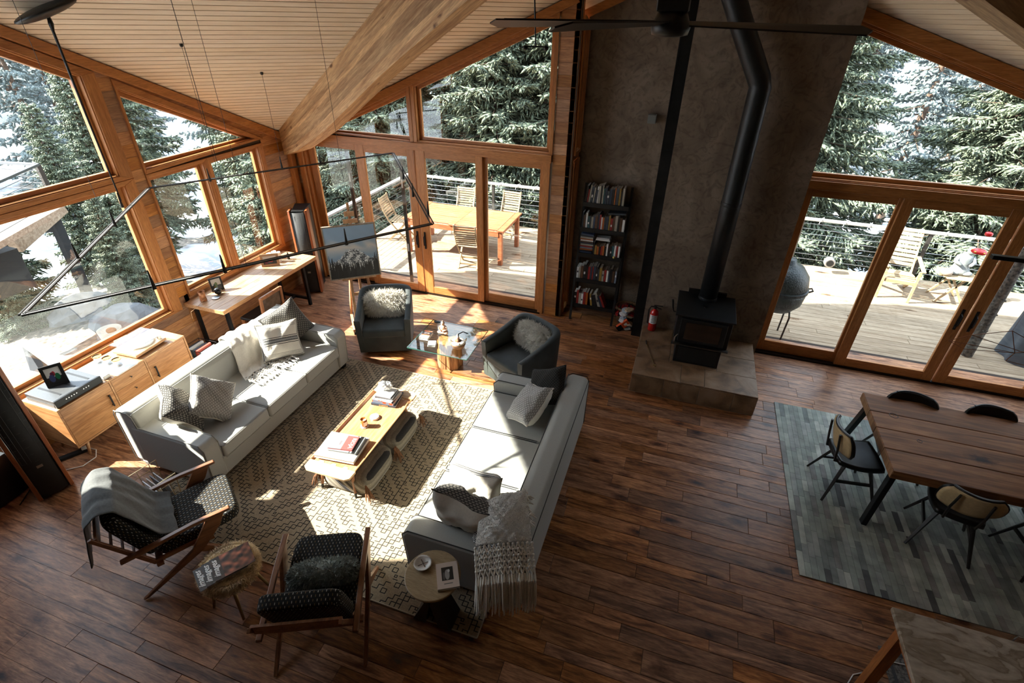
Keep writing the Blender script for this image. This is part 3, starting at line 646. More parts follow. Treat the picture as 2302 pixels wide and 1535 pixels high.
# lounge chairs with arms, side table, statue, pot
def deck_chair(loc, rz, lab):
    t = thing('deck_armchair', lab, 'chair', loc, rz, 'slatted teak armchairs on the deck')   # faces -y
    for k in range(9): M().box((0, -.28 + k * .066, .42 - .012 * abs(k - 3)), (.50, .054, .016)).build('seat_slat', TEAK, t, bevel=.003, seg=1)
    for k in range(9): s = k / 8; M().box((0, .30 + .28 * s, .50 + .56 * s), (.50, .015, .062), rotm(rx=rad(-26))).build('back_slat', TEAK, t, bevel=.003, seg=1)
    for sx in (-.25, .25):
        M().bar((sx * .95, .22, .36), (sx * .95, .62, 1.08), .03, .03).build('back_post', TEAK, t)
        M().bar((sx, -.32, 0), (sx, -.30, .60), .045, .04).build('front_leg', TEAK, t); M().bar((sx * 1.1, .42, .0), (sx * 1.1, -.2, .46), .03, .05).build('rear_leg', TEAK, t)
        M().bar((sx * 1.12, -.36, .62), (sx * 1.12, .34, .66), .065, .025).build('armrest', TEAK, t, bevel=.006, seg=1); M().bar((sx, .3, .3), (sx, .36, .64), .03, .03).build('arm_post', TEAK, t)
    M().bar((-.24, -.30, .36), (.24, -.30, .36), .03, .06).build('front_rail', TEAK, t); return t
deck_chair((4.05, 10.55, -.05), rad(-8), 'slatted teak armchair facing the right glass doors'); deck_chair((6.6, 9.9, -.05), rad(28), 'slatted teak armchair half hidden behind the tree trunk at far right')
t = thing('outdoor_side_table', 'small octagonal slatted side table beside the teak armchair on the deck', 'table', (4.95, 10.62, -.05))
for k in range(8): w_ = .62 - .18 * abs(k - 3.5) / 3.5 * (1 if abs(k - 3.5) > 2 else 0); M().box((0, -.25 + k * .071, .50), (w_, .06, .016)).build('slat', TEAK, t, bevel=.003, seg=1)
for a in (-1, 1):
    for b in (-1, 1): M().bar((a * .22, b * .2, 0), (-a * .1, b * .2, .49), .03, .03).build('leg', TEAK, t)
t = thing('monk_statue', 'grey stone statue of a seated bowing monk on the outdoor side table', 'statue', (4.98, 10.66, .458))
STN = plain('grey_stone', (.17, .185, .18), .85, 0, .2, 20, .4); m = M(); m.lathe([(.02, 0), (.15, .01), (.16, .06), (.13, .12), (.11, .2), (.12, .28), (.10, .35), (.05, .39), (.03, .41)], n=18, sy=.8); m.build('robe', STN, t, smooth=True)
M().ball((.03, -.03, .45), (.062, .068, .075)).build('head', STN, t, smooth=True)
for sx in (-1, 1): M().tube([(sx * .10, 0, .33), (sx * .14, -.05, .24), (sx * .07, -.13, .20)], [.04, .038, .026], 8).build('arm', STN, t, smooth=True)
m = M(); m.ball((-.09, -.06, .04), (.1, .08, .045)); m.ball((.09, -.06, .04), (.1, .08, .045)); m.build('legs', STN, t, smooth=True)
t = thing('tealight_pot', 'small round wood-grained bowl on the outdoor side table left of the monk', 'bowl', (4.74, 10.50, .458)); M().lathe([(.05, 0), (.085, .02), (.095, .06), (.085, .1), (.06, .11), (.05, .09), (.03, .06)], n=20).build('bowl', wood('pale_wood', (.24, .19, .15), (.38, .32, .26), 0, .6), t, smooth=True)
# grill, tree trunk, grill cover, lantern, feeder
t = thing('kamado_grill', 'dark green egg-shaped ceramic grill on the deck beside the right glass door', 'grill', (1.72, 8.12, -.05)); t.scale = (1.15, 1.15, 1.1); GR = plain('dimpled_green_ceramic', (.012, .018, .016), .4, 0, .2, 60, .8)
M().lathe([(.08, .42), (.2, .46), (.29, .58), (.31, .72), (.30, .76)], n=28).build('base', GR, t, smooth=True); M().lathe([(.30, .79), (.31, .84), (.28, .98), (.19, 1.10), (.08, 1.15), (.07, 1.2), (.02, 1.2)], n=28).build('dome', GR, t, smooth=True)
M().lathe([(.305, .755), (.325, .76), (.325, .80), (.305, .805)], n=28).build('band', BLACK, t); M().tube([(.30, -.05, .76), (.37, -.03, .79), (.37, .05, .79), (.3, .07, .76)], .012, 6).build('hinge', BLACK, t)
for k in range(4):
    a = PI / 4 + k * PI / 2; M().tube([(math.cos(a) * .2, math.sin(a) * .2, .55), (math.cos(a) * .24, math.sin(a) * .24, .40), (math.cos(a) * .22, math.sin(a) * .22, .0)], .012, 6).build('leg', BLACK, t)
t = thing('deck_tree', 'knotty mossy tree trunk growing up through the deck at the right doors', 'tree', (4.62, 8.52, -.6))
LM = plain('lichen_bark', (.07, .06, .048), .95, 0, .9, 26, 1.0); pts = [(.008 * nz(k * .4, 1), .008 * nz(2, k * .4), k * .35) for k in range(22)]
m = M(); m.tube(pts, [.075 - .001 * k + .01 * nz(k, 3) for k in range(22)], 12)
for k in range(30): a = uni(0, 6.3); z = uni(.6, 7); m.ball((math.cos(a) * .07, math.sin(a) * .07, z), (.018, .018, .014), 6, 4)
m.build('trunk', LM, t, smooth=True)
for k in range(9):
    a = uni(0, 6.3); z = 1.5 + k * .6; L_ = uni(.25, .5); M().tube([(0, 0, z), (math.cos(a) * L_ * .5, math.sin(a) * L_ * .5, z + .05), (math.cos(a) * L_, math.sin(a) * L_, z - .04)], [.016, .01, .004], 6).build('twig', LM, t)
t = thing('grill_cover', 'grey fabric cover draped over a gas grill at the right edge of the deck', 'cover', (5.75, 8.75, -.05))
def gc(u, v):
    a = u * 2 * PI; rx = .62 * (1 - .16 * v) * (1 + .05 * math.sin(a * 7) * (1 - v)); ry = .36 * (1 - .2 * v) * (1 + .06 * math.cos(a * 6) * (1 - v)); c, s = math.cos(a), math.sin(a); f = (abs(c) ** 4 + abs(s) ** 4) ** .25
    return (rx * c / f, ry * s / f, 1.05 * min(v / .85, 1) + (.06 if v > .85 else 0)) if v < .99 else (c * .01, s * .01, 1.14)
M().grid(gc, 48, 14).build('cover', plain('grey_cover', (.06, .07, .085), .8, 0, .15, 8), t, smooth=True)
t = thing('round_lantern', 'round grey metal lantern fixed to the cables of the right deck railing', 'lantern', (3.05, 11.2, .18)); m = M()
m.lathe([(.085, 0), (.10, .02), (.10, .12), (.085, .14)], n=20); m.v = [(x, -z, y) for x, y, z in m.v]; m.build('drum', plain('grey_metal', (.30, .29, .28), .5, .6), t); M().lathe([(.01, 0), (.065, .001), (.06, .012)], n=16).v
m = M(); m.lathe([(.07, .139), (.06, .146), (.01, .146)], n=16); m.v = [(x, -z, y) for x, y, z in m.v]; m.build('opening', BLACK, t)
t = thing('bird_feeder', 'red and clear hummingbird feeder hanging outside the right glass doors', 'bird feeder', (4.09, 8.50, 0)); RED = plain('feeder_red', (.65, .02, .02), .3); z0 = 1.62
M().tube([(0, 0, z0 + .26), (0, 0, 4.3)], .002, 4).build('cord', CABLE, t); M().lathe([(.03, 0), (.085, .006), (.10, .02), (.075, .05), (.035, .065)], (0, 0, z0 - .06), 16).build('base', RED, t, smooth=True)
M().lathe([(.032, 0), (.034, .1), (.032, .19), (.030, .2)], (0, 0, z0), 16).build('bottle', glass('feeder_glass', (.88, .92, .92), 1.5), t, smooth=True); M().lathe([(.036, 0), (.045, .01), (.045, .04), (.03, .05)], (0, 0, z0 + .2), 16).build('cap', RED, t, smooth=True)
for k in range(5): a = k * 1.256; M().ball((math.cos(a) * .085, math.sin(a) * .085, z0 - .025), (.014, .014, .008), 8, 6).build('flower', plain('feeder_yellow', (.8, .6, .05), .4), t)
# left side yard: rocks, porch structure, upper deck
ROCK = plain('granite', (.15, .155, .16), .85, 0, .25, 5, .7)
def rock(c, r, lab, sd_):
    m = M(); m.ball((0, 0, 0), r, 14, 10); m.v = [(x * (1 + .22 * nz(x * 3 + sd_, z * 3)), y * (1 + .22 * nz(y * 3, x * 3 + sd_)), z * (1 + .2 * nz(z * 4, y * 3 + sd_))) for x, y, z in m.v]
    o = m.build('boulder', ROCK); o.location = c; o.rotation_euler = (0, 0, sd_); tag(o, lab, 'rock', 'boulders outside the left window')
rock((-10.35, 6.1, -1.25), (.62, .42, .50), 'large pale split boulder outside the right half of the big left window', 1); rock((-9.9, 3.4, -1.25), (.7, .6, .3), 'flat broad boulder in the middle of the yard outside the left window', 2.2); rock((-7.6, 3.4, -.85), (.28, .22, .2), 'small rock in the dry grass under the left window', 3.1)
rock((-12.4, 6.6, -1.7), (.7, .6, .5), 'grey boulder behind the flat one, by the small spruces', 4.4)
m = M()
for k in range(1500):
    x, y = -6.75 - abs(random.gauss(0, .9)), uni(2.0, 5.6); z = gz(x, y) - .02; a = uni(0, 6.3); h = uni(.10, .32); dx, dy = math.cos(a) * h * .5, math.sin(a) * h * .5
    m.add([(x - .008, y, z), (x + .008, y, z), (x + dx * .5, y + dy * .5, z + h * .8), (x + dx, y + dy, z + h)], [(0, 1, 2), (0, 2, 3)])
tag(m.build('dry_grass', plain('dry_grass', (.34, .235, .11), .9, 0, .3, 6)), 'tufts of dry yellow grass along the foot of the left window', 'grass', kind='stuff')
OLD = wood('old_beam', (.30, .20, .13), (.58, .45, .33), 0, .8, .1, 3); BP = plain('black_post', (.03, .032, .036), .6)
t = thing('porch_roof', 'weathered timber porch beam on a dark post outside the top of the large left window', 'porch', (-12.9, 6.8, 0))
M().bar((-12.5, 6.0, .20), (-12.9, 7.36, .56), .20, .27).build('beam', OLD, t, w=True, bevel=.006, seg=1); M().bar((-12.9, 7.08, -2.0), (-12.9, 7.12, .38), .17, .17).build('post', BP, t, w=True)
M().bar((-12.9, 7.1, .22), (-14.4, 6.1, .22), .12, .26).build('cross_beam', BP, t, w=True); M().add([(-13.0, 6.2, .28), (-13.1, 7.4, .62), (-14.6, 7.3, .62), (-14.4, 6.0, .28)], [(0, 1, 2, 3)]).build('roof_panel', plain('pale_roof', (.34, .31, .27), .7), t, w=True, solid=.05)
M().bb(-12.2, -11.9, 4.6, 5.75, -.45, .35).build('siding', BP, t, w=True)
t = thing('upper_deck_rail', 'metal cable railing of the side deck outside the upper left window', 'railing', (-11.0, 5.9, 0)); SM = plain('galvanized', (.20, .205, .21), .4, .8)
for a, b in (((-10.95, 6.19), (-11.9, 6.0)), ((-10.95, 6.19), (-10.2, 4.9))):
    a = Vector(a); b = a + (Vector(b) - a) * 1.6
    M().bar((a.x, a.y, 1.9), (b.x, b.y, 1.9), .07, .04).build('top_rail', SM, t, w=True)
    for k in range(6): M().tube([(a.x, a.y, 1.79 - k * .11), (b.x, b.y, 1.79 - k * .11)], .007, 5).build('cable', SM, t, w=True)
M().bar((-10.95, 6.19, 1.05), (-10.95, 6.19, 1.9), .07, .07).build('post', POSTM, t, w=True)
M().add([(-10.9, 6.25, 1.08), (-13.5, 5.9, 1.08), (-13.0, 3.5, 1.08), (-9.6, 3.8, 1.08)], [(0, 1, 2, 3)]).build('floor_deck', OLD, t, w=True, solid=.1)
t = thing('cone_marker', 'black folded cone-shaped object on a pale flat stone outside the left window', 'yard object', (-9.65, 4.1, -.98)); M().lathe([(.02, 0), (.34, .02), (.32, .10), (.05, .13)], n=16).build('flat_stone', ROCK, t); M().add([(-.14, -.05, .12), (.14, -.05, .12), (.12, .12, .12), (-.10, .12, .12), (-.20, .05, .52), (-.05, .02, .50)], [(0, 1, 5, 4), (1, 2, 5), (2, 3, 4, 5), (3, 0, 4)]).build('cone', BP, t)
t = thing('yard_bucket', 'pale bucket full of odds and ends standing in the yard outside the left window', 'bucket', (-9.8, 5.45, -1.15)); M().lathe([(.16, 0), (.20, .30), (.19, .30), (.16, .22), (.02, .20)], n=20).build('bucket', plain('pale_plastic', (.40, .39, .33), .6), t, smooth=True); M().ball((.05, 0, .28), (.10, .08, .05), 10, 6).build('contents', plain('brown_bits', (.20, .10, .05), .8), t)
# ------------------------------------------------------------------ living area
SOFA_A = plain('pale_grey_upholstery', (.36, .36, .335), .85, 0, .06, 180, .05, sheen=.3); SOFA_B = plain('grey_green_upholstery', (.36, .36, .33), .85, 0, .06, 180, .05, sheen=.3)
def rug_image():
    cw = 9; nx, ny = 168, 148; a = np.empty((ny * cw, nx * cw, 3), np.float32); rs = np.random.default_rng(2)
    nzv = rs.random((ny * cw // 3 + 1, nx * cw // 3 + 1)); nzv = np.kron(nzv, np.ones((3, 3)))[:ny * cw, :nx * cw]
    a[:] = np.array([.60, .535, .44]); a *= (.90 + .16 * nzv)[:, :, None]; ink = np.array([.05, .05, .055])
    def hl(x0, x1, y):
        if 0 <= y < ny: a[y * cw:y * cw + 3, max(0, x0) * cw:min(nx, x1) * cw + 2] = ink
    def vl(x, y0, y1):
        if 0 <= x < nx: a[max(0, y0) * cw:min(ny, y1) * cw + 2, x * cw:x * cw + 3] = ink
    def sq(x, y, s=2): hl(x, x + s, y); hl(x, x + s, y + s); vl(x, y, y + s); vl(x + s, y, y + s)
    for band in range(-30, 90):
        y0 = band * 5; kind = band % 4
        for i in range(0, nx, 2):
            t = i % 56; zig = (t if t < 28 else 56 - t); y = y0 + zig * (1 if (i // 56) % 1 == 0 else -1)
            if not (-3 < y < ny): continue
            if rs.random() < .04: continue
            if kind in (0, 2): sq(i, y, 2)
            elif kind == 1: hl(i, i + 2, y); vl(i + (2 if t < 28 else 0), y, y + 2)
            else:
                hl(i, i + 2, y)
                if rs.random() < .7: vl(i, y - 2, y)
                if rs.random() < .25: sq(i, y + 1, 1)
    return image('rug_pattern', a)
rw, rh = 3.80, 3.09
t = thing('area_rug', 'large beige rug with black stepped diamond line pattern under the coffee table', 'rug', (-2.82, 3.58, 0))
m = M(); m.bb(-rw / 2, rw / 2, -rh / 2, rh / 2, 0, .012); m.build('pile', imat('rug_print', rug_image(), 1 / rw, 1 / rh, .95, .15, ou=.5, ov=.5), t)
m = M(); 
for s_ in (-1, 1): m.tube([(-rw / 2, s_ * rh / 2, .008), (rw / 2, s_ * rh / 2, .008)], .007, 5); m.tube([(s_ * rw / 2, -rh / 2, .008), (s_ * rw / 2, rh / 2, .008)], .007, 5)
m.build('binding', plain('rug_binding', (.45, .38, .28), .95), t)
def sofa(loc, rz, label, mat, pipe):
    t = thing('sofa', label, 'sofa', loc, rz); Wd = 2.44; h = Wd / 2
    M().prism([(-.53, .06), (.50, .06), (.50, .29), (-.53, .29)], lambda a, b, d: (a, d, b), -h + .02, h - .02).build('base', mat, t, bevel=.012)
    M().prism([(-.55, .10), (-.56, .74), (-.53, .80), (-.36, .81), (-.30, .76), (-.24, .30), (-.24, .10)], lambda a, b, d: (a, d, b), -h + .006, h - .006).build('back', mat, t, bevel=.035, seg=3)
    for s_ in (-1, 1):
        M().prism([(-.40, .07), (.52, .07), (.55, .55), (.50, .61), (-.40, .61)], lambda a, b, d, s_=s_: (a, s_ * (h - .10) + d, b), -.10, .10).build('arm', mat, t, bevel=.025, seg=3)
        m = M(); y = s_ * (h - .012); m.tube([(-.34, y, .615), (.49, y, .615), (.548, y, .555), (.52, y, .09)], .005, 6); y = s_ * (h - .188); m.tube([(-.22, y, .615), (.49, y, .615), (.548, y, .555), (.53, y, .30)], .005, 6)
        m.build('piping', pipe, t)
        for x in (-.48, .46): M().box((x, s_ * (h - .08), .03), (.07, .07, .06), top=1.15).build('foot', BLACK, t)
    cw = (Wd - .40) / 3
    for k in range(3):
        y = -h + .20 + cw * (k + .5); m = M()
        def cf(u, v, y=y): return (0, 0, 0)
        m.box((.14, y, .375), (.84, cw - .006, .17)); o = m.build('seat_cushion', mat, t, bevel=.035, seg=3)
        m = M(); y0, y1 = y - cw / 2 + .012, y + cw / 2 - .012; m.tube([(-.2, y0, .458), (.545, y0, .458), (.556, y0 + .01, .45), (.556, y1 - .01, .45), (.545, y1, .458), (-.2, y1, .458)], .0042, 6)
        m.tube([(.558, y0, .305), (.558, y1, .305)], .0042, 6); m.build('piping', pipe, t)
    m = M(); m.tube([(-.315, -h + .01, .785), (-.315, h - .01, .785)], .0055, 6); m.tube([(-.552, -h + .02, .755), (-.552, h - .02, .755)], .005, 6)
    for s_ in (-1, 1): m.tube([(-.552, s_ * (h - .004), .11), (-.555, s_ * (h - .004), .74), (-.53, s_ * (h - .004), .795), (-.36, s_ * (h - .004), .80), (-.31, s_ * (h - .004), .76), (-.29, s_ * (h - .004), .62)], .005, 6)
    m.build('piping', pipe, t); return t
sofa((-4.60, 3.77, .0), 0, 'long pale grey three-seat sofa along the window side of the rug', SOFA_A, plain('grey_piping', (.30, .30, .28), .8))
sofa((-1.18, 3.58, .0), PI, 'grey-green three-seat sofa with black piping, its back to the open floor', SOFA_B, plain('black_piping', (.02, .02, .02), .7))
# pillows
def knit(c0, c1, c2=None, n=96, seed=1):
    rs = np.random.default_rng(seed); yy, xx = np.mgrid[0:n, 0:n] / n; r = 4; row = np.floor(yy * r * 2); k = np.abs(np.sin(PI * (xx * r * 1.0 + .5 * (row % 2)))) ** .8 * np.abs(np.sin(PI * yy * r * 2)) ** .7
    a = np.array(c0)[None, None] * (1 - k[:, :, None]) + np.array(c1)[None, None] * k[:, :, None]
    return np.clip(a * (.9 + .2 * rs.random((n, n, 1))), 0, 1)
KN_W = imat('white_knit', image('knit_w', knit((.46, .45, .44), (.74, .73, .71))), 7, 7, .95, .5); KN_G = imat('grey_knit', image('knit_g', knit((.13, .13, .13), (.58, .56, .53))), 7, 7, .95, .5)
KN_D = imat('dark_knit', image('knit_d', knit((.02, .02, .02), (.24, .235, .22))), 8, 8, .95, .5)
def stripe_img():
    h = 256; a = np.ones((h, h, 3), np.float32) * .86; a[:] = (.88, .86, .82); rs = np.random.default_rng(3)
    for y in list(range(4, 40, 8)) + list(range(218, 252, 8)):
        for x in range(0, h, 8): a[y:y + 4, x:x + 4] = .25
    a[100:104] = .12; a[148:152] = .12; a[112:141] = .30
    for x in range(0, h, 6): a[114:139, x:x + 2] = .62
    a[124:129] = .7; a *= (.95 + .08 * rs.random((h, h, 1))); return a
STRIPE = imat('striped_weave', image('stripe', stripe_img()), 2.1, 2.1, .95, .3, ou=.5, ov=.5); CREAM = plain('cream_cotton', (.66, .62, .54), .9, 0, .05, 60, .1)
def pillow(name, label, cat, w_, h_, th, mat, c, nrm, roll, back=None, group=None, puff=.42, n=18):
    nrm = Vector(nrm).normalized(); up = Vector((0, 0, 1)); a = up.cross(nrm)
    a = a.normalized() if a.length > .05 else Vector((1, 0, 0)); b = nrm.cross(a).normalized(); R = Matrix((a, b, nrm)).transposed() @ Matrix.Rotation(rad(roll), 3, 'Z')
    def sheet(sg):
        def f(u, v):
            p, q = u * 2 - 1, v * 2 - 1; e = (1 - p ** 4) * (1 - q ** 4); e = max(0, e) ** puff
            x = p * w_ / 2 * (1 - .10 * (1 - q * q) * abs(p)); y = q * h_ / 2 * (1 - .10 * (1 - p * p) * abs(q))
            return (x, y, sg * (th / 2 * e) * (1 + .12 * nz(p * 2 + w_ * 9, q * 2 + c[0])) + .02 * nz(p + c[1], q))
        return f
    o = M().grid(sheet(1), n, n).build(name, mat, None, smooth=True)
    o.location = c; o.rotation_euler = R.to_euler(); tag(o, label, cat, group)
    bk = M().grid(sheet(-1), n, n); bk.f = [f[::-1] for f in bk.f]; bk.build('back_panel', back or CREAM, o, smooth=True)
    m = M(); e = 1.0; pts = [sheet(0)(u, 0) for u in np.linspace(0, 1, 9)] + [sheet(0)(1, v) for v in np.linspace(.1, 1, 9)] + [sheet(0)(u, 1) for u in np.linspace(.9, 0, 9)] + [sheet(0)(0, v) for v in np.linspace(.9, .1, 9)]
    m.tube(pts, .006, 5, closed=True); m.build('seam', back or CREAM, o); return o
pillow('throw_pillow', 'grey and white chunky knit pillow against the near arm of the pale sofa', 'pillow', .50, .48, .20, KN_G, (-4.66, 2.91, .68), (.62, .55, .60), 12)
pillow('throw_pillow', 'white waffle knit pillow standing in front of the grey knit one on the pale sofa', 'pillow', .50, .48, .20, KN_W, (-4.50, 3.15, .67), (.80, .05, .62), 38)
pillow('throw_pillow', 'cream pillow with black woven stripe bands at the far end of the pale sofa', 'pillow', .52, .50, .18, STRIPE, (-4.60, 4.38, .67), (.72, -.42, .58), -8)
pillow('throw_pillow', 'grey ribbed knit pillow leaning in the far corner of the pale sofa', 'pillow', .52, .52, .18, KN_G, (-4.72, 4.70, .72), (.75, -.55, .40), 22, back=KN_W)
pillow('throw_pillow', 'pale grey knit pillow on the far end of the grey-green sofa', 'pillow', .52, .50, .20, KN_W, (-1.17, 4.24, .68), (-.66, -.20, .72), 40)
pillow('throw_pillow', 'dark charcoal knit pillow tucked behind the pale knit one on the grey-green sofa', 'pillow', .48, .46, .18, KN_D, (-1.05, 4.56, .72), (-.45, -.62, .60), 35, back=KN_D)
pillow('throw_pillow', 'beige pillow with a striped front seen from behind, middle of the grey-green sofa', 'pillow', .52, .46, .22, CREAM, (-1.27, 2.92, .68), (-.05, -.98, .02), 2, back=STRIPE)
pillow('throw_pillow', 'half white, half grey knit pillow at the near arm of the grey-green sofa', 'pillow', .56, .48, .27, CREAM, (-1.25, 2.62, .76), (-.10, -.86, -.36), -10, back=KN_G)
pillow('throw_pillow', 'black and white medallion print pillow peeking out under the fringed throw', 'pillow', .44, .42, .12, imat('medallion', image('medal', (lambda g: np.repeat((((np.hypot((g[1] % 32) - 16, (g[0] % 32) - 16).astype(int) // 3) % 2) * .7 + .1)[:, :, None], 3, 2))(np.mgrid[0:128, 0:128])), 3, 3, .9), (-.96, 2.52, .70), (-.35, -.75, .45), 20)
# fur: many short curved blades on a body
def fur(name, parent, P, Nn, L_, w_, mat, rng, lay=(0, 0, -.3), curl=.5):
    n = len(P); d = Nn + rng.normal(size=(n, 3)) * curl + np.array(lay); d /= np.linalg.norm(d, axis=1)[:, None]; a = np.cross(d, rng.normal(size=(n, 3))); a /= np.linalg.norm(a, axis=1)[:, None] + 1e-9
    L_ = L_ * rng.uniform(.6, 1.2, n)[:, None]; b2 = d + rng.normal(size=(n, 3)) * .5 + np.array(lay) * .8; b2 /= np.linalg.norm(b2, axis=1)[:, None]
    V = np.empty((n, 5, 3)); V[:, 0] = P - a * w_; V[:, 1] = P + a * w_; V[:, 2] = P + d * L_ * .55 + a * w_ * .8; V[:, 3] = P + d * L_ * .55 - a * w_ * .8; V[:, 4] = P + d * L_ * .55 + b2 * L_ * .45
    F = (np.arange(n) * 5)[:, None, None] + np.array([(0, 1, 2), (0, 2, 3), (3, 2, 4)])[None]
    return np_mesh(name, V.reshape(-1, 3), F.reshape(-1, 3), mat, parent)
def fur_pillow(label, c, nrm, w_, h_, th, mat, n, L_, seed, roll=0):
    nrm = Vector(nrm).normalized(); a = Vector((0, 0, 1)).cross(nrm).normalized(); b = nrm.cross(a); R = Matrix((a, b, nrm)).transposed() @ Matrix.Rotation(rad(roll), 3, 'Z')
    t = thing('sheepskin_pillow', label, 'pillow', c); t.rotation_euler = R.to_euler(); rng = np.random.default_rng(seed)
    M().ball((0, 0, 0), (w_ / 2, h_ / 2, th / 2), 20, 12, p=.7).build('cushion', mat, t, smooth=True)
    u = rng.uniform(0, 2 * PI, n); v = rng.uniform(-1, 1, n); cv = np.sqrt(1 - v * v); s_ = lambda x: np.sign(x) * np.abs(x) ** .7
    Nn = np.stack([cv * np.cos(u), cv * np.sin(u), v], 1); P = np.stack([w_ / 2 * s_(cv) * s_(np.cos(u)), h_ / 2 * s_(cv) * s_(np.sin(u)), th / 2 * s_(v)], 1)
    dn = np.array(R.inverted() @ Vector((0, 0, -.45))); fur('fur', t, P * .97, Nn, L_ * 1.15, .0032, mat, rng, tuple(dn), .75); return t
WOOL = plain('ivory_wool', (.66, .63, .56), .95, 0, .12, 30); WOOLB = plain('tan_wool', (.82, .63, .42), .95, 0, .3, 9); WOOLG = plain('grey_wool', (.20, .23, .21), .95, 0, .25, 20)
fur_pillow('ivory long-haired sheepskin pillow on the left charcoal velvet chair', (-3.92, 5.85, .60), (.42, -.9, .45), .58, .33, .14, WOOL, 7500, .085, 1)
fur_pillow('cream sheepskin pillow on the right charcoal velvet chair', (-1.57, 5.72, .60), (-.47, -.85, .5), .54, .30, .14, WOOL, 7000, .08, 2)
# charcoal velvet swivel chairs
VEL = plain('charcoal_velvet', (.032, .040, .040), .8, 0, .3, 5, sheen=.28)
def velvet_chair(loc, rz, label):
    t = thing('swivel_armchair', label, 'armchair', loc, rz, 'charcoal velvet swivel chairs'); hw, hd = .395, .40     # faces -y
    path = []
    for k in range(41):
        u = k / 40
        if u < .3: path.append((-hw, -hd + (hd * 2 - .18) * u / .3))
        elif u > .7: path.append((hw, -hd + (hd * 2 - .18) * (1 - u) / .3))
        else: a = PI - (u - .3) / .4 * PI; path.append((hw * abs(math.cos(a)) ** .55 * (1 if math.cos(a) > 0 else -1), hd - .18 + .18 * math.sin(a) ** .7))
    def f(u, v):
        x, y = path[round(u * 40)]; z_t = .60 + .19 * min(1, max(0, (y + hd) / (2 * hd))) ** 1.3
        k = round(v * 8); th_ = .085
        cx, cy = x * (1 - th_ / hw), y * (1 - (th_ / hd if y > .15 else 0)) ; lean = lambda z: .93 + .07 * z / .6
        pr_ = [(x * lean(.05), y * lean(.05), .05), (x * lean(.35), y * lean(.35), .35), (x, y, z_t - .03), (x * .985, y * .985, z_t - .006), ((x + cx) / 2, (y + cy) / 2, z_t), (cx * 1.015, cy * 1.01, z_t - .006), (cx, cy, z_t - .03), (cx, cy, .5), (cx, cy, .36)]
        return pr_[k]
    M().grid(f, 40, 8).build('shell', VEL, t, smooth=True)
    for s_ in (-1, 1):
        M().prism([(.60 - .003, 0), (.05, .0), (.05, -.08), (.60 - .003, -.085)], lambda a, b, d, s_=s_: (s_ * (hw * (.93 + .07 * min(a, .6) / .6) + b), -hd * (.93 + .07 * min(a, .6) / .6) + d, a), -.004, .01).build('arm_front', VEL, t)
    M().bb(-hw + .085, hw - .085, -hd + .0, hd - .10, .30, .43).build('seat', VEL, t, bevel=.035, seg=3); M().bb(-hw + .04, hw - .04, -hd + .02, hd - .1, .05, .31).build('front_panel', VEL, t, bevel=.01)
    M().cyl((0, 0, .0), (0, 0, .055), .24, n=24).build('swivel_base', BLACK, t); return t
velvet_chair((-3.88, 5.76, 0), rad(24.6), 'charcoal velvet swivel chair on the left, in front of the easel'); velvet_chair((-1.66, 5.56, 0), rad(-28), 'charcoal velvet swivel chair on the right, behind the end of the grey-green sofa')
# glass side table on tree trunk
GT = glass('table_glass', (.90, .93, .88), 1.5)
t = thing('glass_table', 'square green-edged glass table on a tree trunk base between the velvet chairs', 'table', (-2.74, 5.52, 0))
M().box((0, 0, .425), (.88, .80, .014), rotm(rz=rad(-1))).build('glass_top', GT, t); e = .44; m = M()
for s_ in (-1, 1): m.box((s_ * e, 0, .425), (.004, .80, .013)); m.box((0, s_ * .40, .425), (.88, .004, .013))
m.build('glass_edge', plain('green_glass_edge', (.03, .10, .08), .15), t)
m = M(); st = []
def tf(u, v): a = u * 2 * PI; r = .165 * (1 + .13 * nz(math.cos(a) * 1.6, math.sin(a) * 1.6 + v * .3) + .05 * math.sin(a * 9)) * (1.05 - .1 * v); return (r * math.cos(a), r * math.sin(a), v * .415)
m.grid(tf, 48, 6); m.add([tf(k / 48, 1) for k in range(48)], [tuple(range(48))]); m.build('trunk_base', wood('split_trunk', (.16, .06, .02), (.62, .34, .15), 2, .6, 0, 4), t, smooth=False)
TERRA = plain('terracotta', (.62, .38, .27), .85, 0, .18, 18, .4)
t = thing('buddha_figurine', 'small pink terracotta seated buddha on the glass table', 'figurine', (-2.87, 5.62, .433)); m = M(); m.ball((0, 0, .03), (.075, .055, .03)); m.ball((-.045, -.02, .025), (.04, .03, .022)); m.ball((.045, -.02, .025), (.04, .03, .022)); m.build('legs', TERRA, t, smooth=True)
M().lathe([(.03, .03), (.052, .05), (.045, .09), (.05, .115), (.03, .135), (.018, .145)], n=16, sy=.75).build('torso', TERRA, t, smooth=True); M().ball((0, 0, .165), (.026, .028, .032)).build('head', TERRA, t, smooth=True); M().ball((0, 0, .198), (.012, .012, .012)).build('topknot', TERRA, t, smooth=True)
for s_ in (-1, 1): M().tube([(s_ * .045, 0, .115), (s_ * .06, -.01, .075), (s_ * .01, -.045, .06)], [.014, .013, .010], 8).build('arm', TERRA, t, smooth=True)
PAPER = plain('paper_block', (.55, .53, .48), .9, 0, .04, 90)
def bookimg(name, bg, blocks, n=96):
    a = np.ones((n, n, 3), np.float32) * np.array(bg)
    for x0, x1, y0, y1, c in blocks: a[int(y0 * n):int(y1 * n), int(x0 * n):int(x1 * n)] = c
    return image(name, a)
